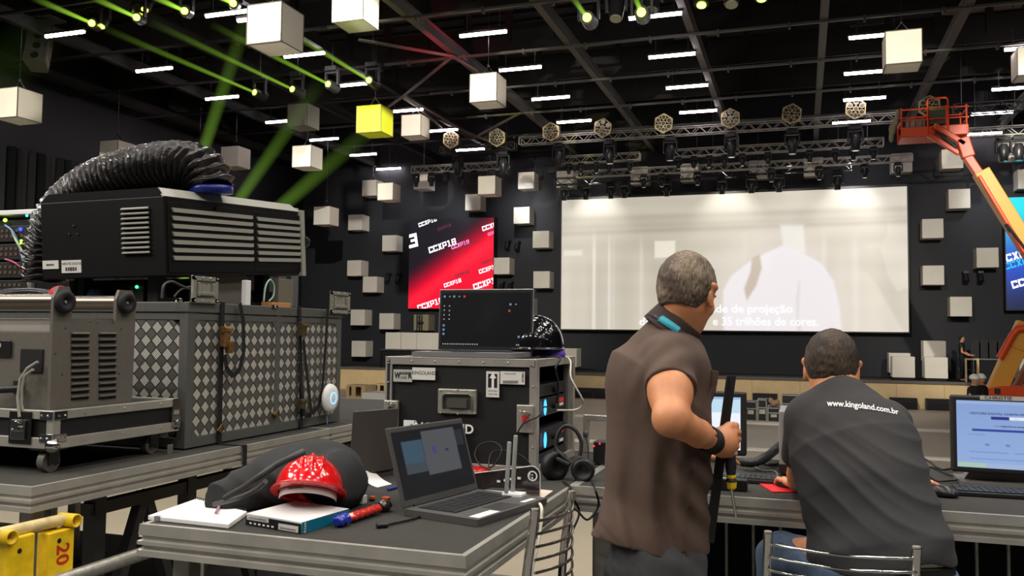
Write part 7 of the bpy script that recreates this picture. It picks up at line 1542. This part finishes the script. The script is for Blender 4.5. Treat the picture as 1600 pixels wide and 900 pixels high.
# shirt
s = SDF(foot+[-.42, -.5, .7], foot+[.45, .5, 1.62], .0055)
s.cap(PC-UP*.03, PC*.4+CH*.6, .18, .18, k=.04, flat=(Ft, .82)); s.ell(PC-Ft*.03+UP*.0, (.165, .165, .12), k=.05); s.cap(PC*.45+CH*.55, CH, .18, .19, k=.05, flat=(Ft, .76)); s.cap(CH+UP*.02-Ft*.01, NB-UP*.09-Ft*.015, .185, .125, k=.07, flat=(Ft, .78)); s.cap(NB-UP*.085-Rt*.12, NB-UP*.08+Rt*.11, .068, .07, k=.05); s.cap(NB-UP*.04, NB+UP*.012-Ft*.012, .092, .072, k=.03, flat=(Ft, .95))
hem = .5; SE = RS*(1-hem)+EL*hem; s.cap(RS+UP*.0, SE, .074, .071, k=.035); LSE = LS*.5+LE*.5; s.cap(LS, LSE, .07, .068, k=.03)
s.ell(CH+Ft*.125+UP*.02+Rt*.05, (.03, .05, .045), k=.02)
for c_, d_, r_ in ((P(1057, 508, 2.6), unit(UP*.8+Sv*.6), .068),): s.cap(c_-d_*.11, c_+d_*.12, r_, r_, k=.006, op='s')
d1_, n1_ = SE, unit(EL-RS); d2_, n2_ = LSE, unit(LE-LS)
X, Y, Z = s.grid((slice(None),)*3); ft = lambda v: (X-PC[0])*v[0]+(Y-PC[1])*v[1]+(Z-PC[2])*v[2]
for c_, n_, o_ in ((d1_, n1_, RS), (d2_, n2_, LS)):
    pl_ = (X-c_[0])*n_[0]+(Y-c_[1])*n_[1]+(Z-c_[2])*n_[2]; near = np.sqrt((X-c_[0])**2+(Y-c_[1])**2+(Z-c_[2])**2)-.085
    s.D = np.maximum(s.D, np.minimum(pl_, -near)).astype(np.float32)
ls, lf_, lz = ft(Rt), ft(Ft), Z-PC[2]
dep = lambda a, b, c_: ((X-a[0])**2+(Y-a[1])**2+(Z-a[2])**2)
fold = .010*np.sin(lf_*75+lz*9+2.2*np.sin(lz*7+1))*np.exp(-((lz-.1)/.2)**2)*(lf_ < .05)+.0075*np.sin((lz*.9+lf_*.75)*62+1.5*np.sin(lf_*18))*np.exp(-((lz-.16)/.16)**2)*np.clip((lf_+.03)/.08, 0, 1)
ra = (X-RS[0])*n1_[0]+(Y-RS[1])*n1_[1]+(Z-RS[2])*n1_[2]; fold += .006*np.sin(ra*75+lf_*60)*np.exp(-dep(RS*.7+EL*.3, 0, 0)/.009)
s.D = (s.D+fold).astype(np.float32)
hz_ = .874+.0*X; hemz = .868+.045*np.clip(-(lf_)/.12, -1, 1)*.6+.02*np.clip((lf_-.04)/.08, 0, 1); wedge = np.maximum(np.abs(lf_-.032)-(.896-Z)*.4, .04-ls)
s.D = np.maximum(s.D, hemz-Z+0*X).astype(np.float32); s.D = np.maximum(s.D, -wedge).astype(np.float32)
sh = npmesh('polo_shirt', *s.mesh(), BRN, t)
# collar, lanyard, pocket flap
s = SDF(NB-.18, NB+.18, .004); ca_ = P(1055, 508, 2.6); cu = unit(UP*.78+Sv*.62)
Xc, Yc, Zc = s.grid((slice(None),)*3); q1 = (Xc-ca_[0])*cu[0]+(Yc-ca_[1])*cu[1]+(Zc-ca_[2])*cu[2]; rr = np.sqrt(np.maximum((Xc-ca_[0])**2+(Yc-ca_[1])**2+(Zc-ca_[2])**2-q1**2, 0)); cone = .078-.15*q1
s.D = (np.maximum(np.abs(rr-cone)-.0055, np.abs(q1+.006)-.032)*.95).astype(np.float32); npmesh('collar', *s.mesh(), mat('collar_dark', (58, 44, 38), .85), sh)
k = MB(); bx = Vector(unit(np.cross(cu, Rt))); rx = Vector(Rt); ca2 = Vector(ca_)-Vector(cu)*.022; pts = []
for i in range(25): a_ = -PI*.5+PI*2*i/24; pts.append(ca2+rx*(.089*math.cos(a_))+bx*(.087*math.sin(a_)))
n = len(pts); cuv = Vector(cu)
def band(name, i0, i1, m, off=.0, hw=.009):
    vs = []; fs = []; c_ = ca2
    for p in pts[i0:i1+1]: o_ = (p-c_).normalized(); vs += [p-cuv*hw+o_*(off+.002), p+cuv*hw+o_*(off-.004), p+cuv*hw+o_*(off-.007), p-cuv*hw+o_*(off-.001)]
    for i in range(i1-i0):
        for j in range(4): fs.append((i*4+j, i*4+(j+1) % 4, i*4+4+(j+1) % 4, i*4+4+j))
    return MB().add(vs, fs, True).build(name, m, t)
band('lanyard', 0, 24, mat('lanyard_dark', (40, 34, 48), .5))
bk_ = min(range(n), key=lambda i: (pts[i]-Vector(P(1030, 487, 2.5))).length)
tl = MB(); c_ = PW(1031, 486, 2.5)
ls_ = [min(range(n), key=lambda i: (pts[i]-PW(x_, 487, 2.5)).length) for x_ in (1014, 1048)]
a_, b_ = min(ls_), max(ls_); band('teal_lanyard_end', a_, max(b_, a_+3), mat('lanyard_teal', (56, 170, 190), .5), .002, .011)
pf = P(1092, 574, 2.50); MB().prism([(0, 0), (.055, -.01), (.05, -.05), (.025, -.06), (0, -.05)], 0, .008, M=frame(pf+Ft*.004, Vector(Sv)*.8-Vector(Vv)*.3, (0, 0, 1))).build('pocket_flap', BRN, sh, bevel=.003)
# trousers
s = SDF(foot+[-.4, -.42, .02], foot+[.42, .42, 1.02], .007); s.cap(PC-Rt*.04-UP*.09, PC+Rt*.04-UP*.09, .14, .14, k=.04, flat=(Ft, .92)); s.cap(PC+UP*.0, PC-UP*.05, .13, .135, k=.04, flat=(Ft, .85)); s.ell(PC-Ft*.05-UP*.13, (.105, .105, .09), k=.05)
for sx in (-1, 1):
    hp, kn, ak = PC+Rt*sx*.085-UP*.05, foot+Rt*sx*.11+Ft*(.05 if sx > 0 else 0)+UP*.5, foot+Rt*sx*.12+Ft*(.02-.03*sx)+UP*.09; s.cap(hp, kn, .112, .082, k=.04); s.cap(kn, ak, .08, .066, k=.03)
s.disp(lambda X, Y, Z: .004*np.sin(Z*48+X*30)*np.sin(Y*34+Z*20)); s.cut(lambda X, Y, Z: Z-.985+0*X+0*Y); npmesh('trousers', *s.mesh(), PANT, t)
for sx in (-1, 1):
    ak = foot+Rt*sx*.12+Ft*(.02-.03*sx)+UP*.09; s = SDF(ak-.16, ak+[.26, .26, .1], .006); s.cap(ak-UP*.045-Ft*.035, ak-UP*.05+Ft*.16, .046, .04, k=.03); s.cap(ak-UP*.02, ak+UP*.03, .05, .05, k=.03); s.cut(lambda X, Y, Z: .002-Z+0*X+0*Y); npmesh('shoe', *s.mesh(), mat('shoe_black', (26, 26, 28), .5), t)
# smart watch
wd_ = unit(WR-EL); wc = WR-wd_*.012; wv = Vector(wd_); a_ = Vector(unit(np.cross(wd_, Vv))); b_ = wv.cross(a_)
k = MB(); rg = []
for dz in (-.019, .019): rg += [Vector(wc)+wv*dz+(a_*math.cos(2*PI*i/28)+b_*math.sin(2*PI*i/28))*.0375 for i in range(28)]
for dz in (-.019, .019): rg += [Vector(wc)+wv*dz+(a_*math.cos(2*PI*i/28)+b_*math.sin(2*PI*i/28))*.031 for i in range(28)]
wt = k.add(rg, [(i, (i+1) % 28, 28+(i+1) % 28, 28+i) for i in range(28)]+[(56+i, 84+i, 84+(i+1) % 28, 56+(i+1) % 28) for i in range(28)]+[(28+i, 28+(i+1) % 28, 84+(i+1) % 28, 84+i) for i in range(28)]+[(i, 56+i, 56+(i+1) % 28, (i+1) % 28) for i in range(28)], True).build('watch_strap', BLS, t)
up_ = Vector(unit(np.cross(np.cross(wd_, UP), wd_))); cam_ = -Vector(Vv); wf = (up_*.55+cam_*.83).normalized(); M = frame(Vector(wc)+wf*.041, wv, wf.cross(wv)); MB(M=M).box((0, 0, 0), (.024, .034, .009)).build('watch_case', mat('watch_steel', (190, 188, 184), .2, .9), wt, bevel=.004); MB(M=M).box((0, 0, .005), (.019, .029, .001)).build('watch_glass', BLK, wt)
# bar and screwdriver
BT, BB = Vector(BT), Vector(BB); k = MB(); bd_ = (BT-BB).normalized(); sx_ = Vector(Sv); MM = frame(BB+Vector(Vv)*.03-sx_*.006, sx_, bd_); Lb = (BT-BB).length
k.prism([(-.014, 0), (.014, 0), (.014, .004), (-.010, .004), (-.010, .026), (-.014, .026)], 0, Lb, M=MM @ Matrix(((1, 0, 0, 0), (0, 0, 1, 0), (0, 1, 0, 0), (0, 0, 0, 1)))); tag(k.build('angle_bar', mat('bar_dark', (36, 34, 33), .6, .3)), 'long dark angle bar held upright in the right fist of the standing man', 'bar')
p0, p1, p2, p3 = (Vector(P(x_, y_, 2.49)) for x_, y_ in ((1141, 706), (1143, 765), (1144, 770), (1150, 808)))
t2 = thing('screwdriver', 'black and yellow screwdriver pointing down from the standing man\'s fist', 'screwdriver', p1)
hl_ = (p1-p0).length; MM = frame(p0, (p1-p0).cross(Vector((0, 1, 0))), Vector((0, 1, 0)), (p1-p0).normalized())
MB().lathe([(0, 0), (.012, .002), (.0155, .015), (.016, .045), (.0125, .065), (.0125, .068)], MM, 16).build('black_grip', mat('grip_black', (30, 30, 32), .5), t2); MB().lathe([(.0128, .066), (.0135, .07), (.0135, .074), (.0125, .076)], MM, 16).build('yellow_ring', mat('tool_yellow', (226, 186, 20), .4), t2)
MB().lathe([(.0125, .076), (.0165, .084), (.0165, hl_*.78), (.014, hl_*.8)], MM, 16).build('black_grip', mat('grip_black', (30, 30, 32), .5), t2); MB().lathe([(.0145, hl_*.78), (.0155, hl_*.8), (.014, hl_*.95), (.009, hl_), (0, hl_)], MM, 8, False).build('yellow_end', mat('tool_yellow', (226, 186, 20), .4), t2); MB().cyl(p1, p3, .0042, n=12).build('steel_shaft', CHR, t2)
# ---------------------------------------------------------------- seated man
Vs = A3((.05, .999, 0)); Ss = A3((.999, -.05, 0)); tt = math.radians(22); Fh = unit(Vs*math.cos(tt)-UP*math.sin(tt)-Ss*.02); Uh = unit(UP*math.cos(tt)+Vs*math.sin(tt)+Ss*.03); Rh = unit(np.cross(Fh, Uh)); Uh = np.cross(Rh, Fh)
HC = P(1299, 576, 2.78); NB = P(1314, 620, 2.70); CH = P(1332, 700, 2.63); MI = P(1352, 775, 2.53); PC = P(1374, 865, 2.46)
LS, RS = P(1262, 655, 2.72), P(1388, 663, 2.70); LE, RE = P(1252, 742, 2.86), P(1412, 735, 2.92); LW = A3(PZ(1246, 757, T+.03)); RW = A3(PZ(1400, 752, T+.035))
t = thing('person', 'seated man in charcoal t-shirt seen from behind, leaning over the table to a mouse', 'person', (PC[0], PC[1], 0))
s = SDF(PC+[-.62, -.28, -.95], PC+[.42, 1.15, .62], .0058)
s.lo[2] = 0.0; s.ax[2] = s.lo[2]+s.h*np.arange(s.n[2])
head_part(s, HC, Rh, Fh, Uh, .98); s.cap(NB-UP*.01, HC-Uh*.05-Fh*.02, .062, .058, k=.03)
s.cap(PC, MI, .15, .145, k=.05, flat=(Vs, .7)); s.cap(MI, CH, .145, .155, k=.05, flat=(Vs, .7)); s.cap(CH, NB-UP*.04, .15, .08, k=.06, flat=(Vs, .7)); s.cap(LS+Ss*.02, RS-Ss*.02, .055, .055, k=.05)
for (a, b, c_) in ((LS, LE, LW), (RS, RE, RW)): s.cap(a, b, .052, .044, k=.03); s.cap(b, b*.4+c_*.6, .044, .036, k=.015); s.cap(b*.4+c_*.6, c_, .036, .027, k=.015)
for (w_, fdir, sd) in ((LW, unit(Vs*.9-Ss*.35), -1), (RW, unit(Ss*.85+Vs*.3), 1)):
    sdv = unit(np.cross(fdir, UP)); s.ell(w_+fdir*.045, (.046, .038, .017), np.array([fdir, sdv, UP]).T, k=.02)
    for i in range(4): finger(s, w_+fdir*.082+sdv*(.03-.02*i), [fdir+sdv*(.1-.07*i)+UP*.05, fdir-UP*.45, fdir-UP*.8], [.036-.004*abs(i-1.3), .024, .018], .0088)
    finger(s, w_+fdir*.02+sdv*(.032*(1 if sd < 0 else -1)), [fdir*.6+sdv*(.7 if sd < 0 else -.7), fdir], [.034, .028], .0105)
LK, RK = P(1222, 872, 2.88), P(1400, 880, 3.0); LA, RA = A3((LK[0]-.02, LK[1]-.05, .1)), A3((RK[0]+.03, RK[1]-.1, .1))
for hp, kn, ak in ((PC-Ss*.09-UP*.04, LK, LA), (PC+Ss*.09-UP*.04, RK, RA)): s.cap(hp, kn, .085, .06, k=.03); s.cap(kn, ak, .056, .04, k=.02); s.cap(ak-UP*.05, ak-UP*.055+Vs*.15, .036, .03, k=.03)
s.cut(lambda X, Y, Z: .003-Z+0*X+0*Y); npmesh('body', *s.mesh(), SK2, t); hair_part('hair', t, HC, Rh, Fh, Uh, HAIRD, .99, low=-.075); eyes(t, HC, Rh, Fh, Uh)
# t-shirt
s = SDF(PC+[-.45, -.28, -.05], PC+[.4, .55, .55], .0055); HL = P(1374, 862, 2.46)
s.cap(HL, MI, .2, .174, k=.05, flat=(Vs, .74)); s.cap(MI, CH, .168, .174, k=.05, flat=(Vs, .74)); s.cap(CH, NB-UP*.055, .17, .105, k=.07, flat=(Vs, .75)); s.cap(LS+Ss*.02-UP*.004, RS-Ss*.02, .066, .066, k=.06); s.cap(NB-UP*.03, NB+UP*.0, .082, .07, k=.03)
LSE, RSE = LS*.32+LE*.68, LS*.0+RS*.4+RE*.6; s.cap(LS, LSE, .068, .07, k=.035); s.cap(RS, RSE, .07, .07, k=.035)
s.cap(NB+UP*.005+Vs*.02, NB+UP*.14+Vs*.1, .066, .07, k=.005, op='s'); X, Y, Z = s.grid((slice(None),)*3)
for c_, n_ in ((LSE, unit(LE-LS)), (RSE, unit(RE-RS))):
    pl_ = (X-c_[0])*n_[0]+(Y-c_[1])*n_[1]+(Z-c_[2])*n_[2]; near = np.sqrt((X-c_[0])**2+(Y-c_[1])**2+(Z-c_[2])**2)-.085; s.D = np.maximum(s.D, np.minimum(pl_, -near)).astype(np.float32)
lx = X-PC[0]; lz = Z-PC[2]; q_ = .42*lx+.9*lz
def ridge(v): return 1-np.abs(((v % 1)*2-1))**1.0
msk = np.exp(-((lz-.2)/.13)**2)*np.clip((lx+.26)/.12, 0, 1); ph = q_/.062+.35*np.sin(lx*11+1)+.2*np.sin(lz*17)
s.D = (s.D-.0085*(ridge(ph)**2.2-.3)*msk-.004*(ridge(ph*1.7+.4)**2-.3)*msk*np.clip(np.sin(lx*19+lz*9), 0, 1)).astype(np.float32)
s.D = (s.D+.004*np.sin(lz*38-lx*30)*np.exp(-((lz-.03)/.06)**2)).astype(np.float32)
hem = HL[2]-.045+.05*np.clip((lx-.0)/.1, 0, 1)-.02*np.clip((lx-.12)/.06, 0, 1); s.D = np.maximum(s.D, hem-Z+0*Y).astype(np.float32)
Vt, Ft_ = s.mesh(); ts = npmesh('t_shirt', Vt, Ft_, TEE, t); bvh = BVHTree.FromPolygons([tuple(v) for v in Vt], Ft_.tolist())
s = SDF(NB-.13, NB+.13, .0035); ca_ = NB+UP*.012+Vs*.01; cu = unit(UP+Vs*.45); Xc, Yc, Zc = s.grid((slice(None),)*3); q1 = (Xc-ca_[0])*cu[0]+(Yc-ca_[1])*cu[1]+(Zc-ca_[2])*cu[2]; rr = np.sqrt(np.maximum((Xc-ca_[0])**2+(Yc-ca_[1])**2+(Zc-ca_[2])**2-q1**2, 0)); s.D = (np.sqrt((rr-.072)**2+(q1)**2*.35)-.005).astype(np.float32); npmesh('neckband', *s.mesh(), mat('neckband_dark', (40, 38, 40), .85), ts)
k = MB(); c_ = Vector(ca_)+Vector(cu)*.012; rx = Vector(Ss); by = Vector(unit(np.cross(cu, Ss))); k.tube([c_+rx*(.069*math.cos(2*PI*i/32))+by*(.069*math.sin(2*PI*i/32)) for i in range(32)], .0022, 6, closed=True); k.build('red_cord', mat('cord_red', (176, 30, 44), .5), t)
v, f = text_geo('www.kingoland.com.br', .022); w0 = max(p.x for p in v)-min(p.x for p in v); xm = min(p.x for p in v); vs = []
for p in v:
    u_ = (p.x-xm)/w0; px = 1292+u_*112; py = 630+u_*3+11*u_*u_-p.y*13.5*(1-.12*u_)+(px-1292)*0; px -= p.y*2.0*u_
    d = ray(px, py).normalized(); h_ = bvh.ray_cast(O, d); vs.append((h_[0] if h_[0] else PW(px, py, 2.5))-d*.0035)
MB().add(vs, f).build('shirt_lettering', WINK, ts)
# undershirt strip, belt, jeans
s = SDF(PC+[-.3, -.28, -.12], PC+[.3, .3, .1], .006); s.cap(PC-UP*.0+Ss*.035, PC+UP*.05+Ss*.035, .152, .156, k=.04, flat=(Vs, .74)); s.cut(lambda X, Y, Z: Z-(PC[2]+.03)+0*X+0*Y); s.cut(lambda X, Y, Z: (PC[2]-.04)-Z+0*X+0*Y); npmesh('undershirt', *s.mesh(), mat('undershirt_cream', (206, 196, 170), .8), t)
s = SDF(PC+[-.3, -.28, -.14], PC+[.3, .3, .06], .006); s.cap(PC-UP*.03-Ss*.01, PC-UP*.03+Ss*.045, .15, .15, k=.04, flat=(Vs, .78)); s.cut(lambda X, Y, Z: Z-(PC[2]-.004)+0*X+0*Y); s.cut(lambda X, Y, Z: (PC[2]-.042)-Z+0*X+0*Y); npmesh('belt', *s.mesh(), mat('belt_black', (22, 21, 22), .45), t)
s = SDF(PC+[-.5, -.3, -.86], PC+[.4, .9, .02], .007); s.lo[2] = .05; s.ax[2] = s.lo[2]+s.h*np.arange(s.n[2]); s.cap(PC-UP*.06-Ss*.05, PC-UP*.06+Ss*.05, .145, .145, k=.05, flat=(Vs, .85))
for hp, kn, ak in ((PC-Ss*.09-UP*.06, LK, LA), (PC+Ss*.09-UP*.06, RK, RA)): s.cap(hp, kn, .108, .08, k=.04); s.cap(kn, ak, .078, .062, k=.03)
s.disp(lambda X, Y, Z: .004*np.sin(Z*40+Y*44)*np.sin(X*38+Z*20)); s.cut(lambda X, Y, Z: Z-(PC[2]-.032)+0*X+0*Y); s.cut(lambda X, Y, Z: .07-Z+0*X+0*Y); npmesh('jeans', *s.mesh(), JEAN, t)
for ak in (LA, RA): s = SDF(ak-.15, ak+[.15, .26, .08], .006); s.cap(ak-UP*.052-Vs*.03, ak-UP*.055+Vs*.15, .045, .038, k=.03); s.cap(ak-UP*.02, ak+UP*.02, .048, .048, k=.03); s.cut(lambda X, Y, Z: .002-Z+0*X+0*Y); npmesh('shoe', *s.mesh(), mat('shoe_black', (26, 26, 28), .5), t)
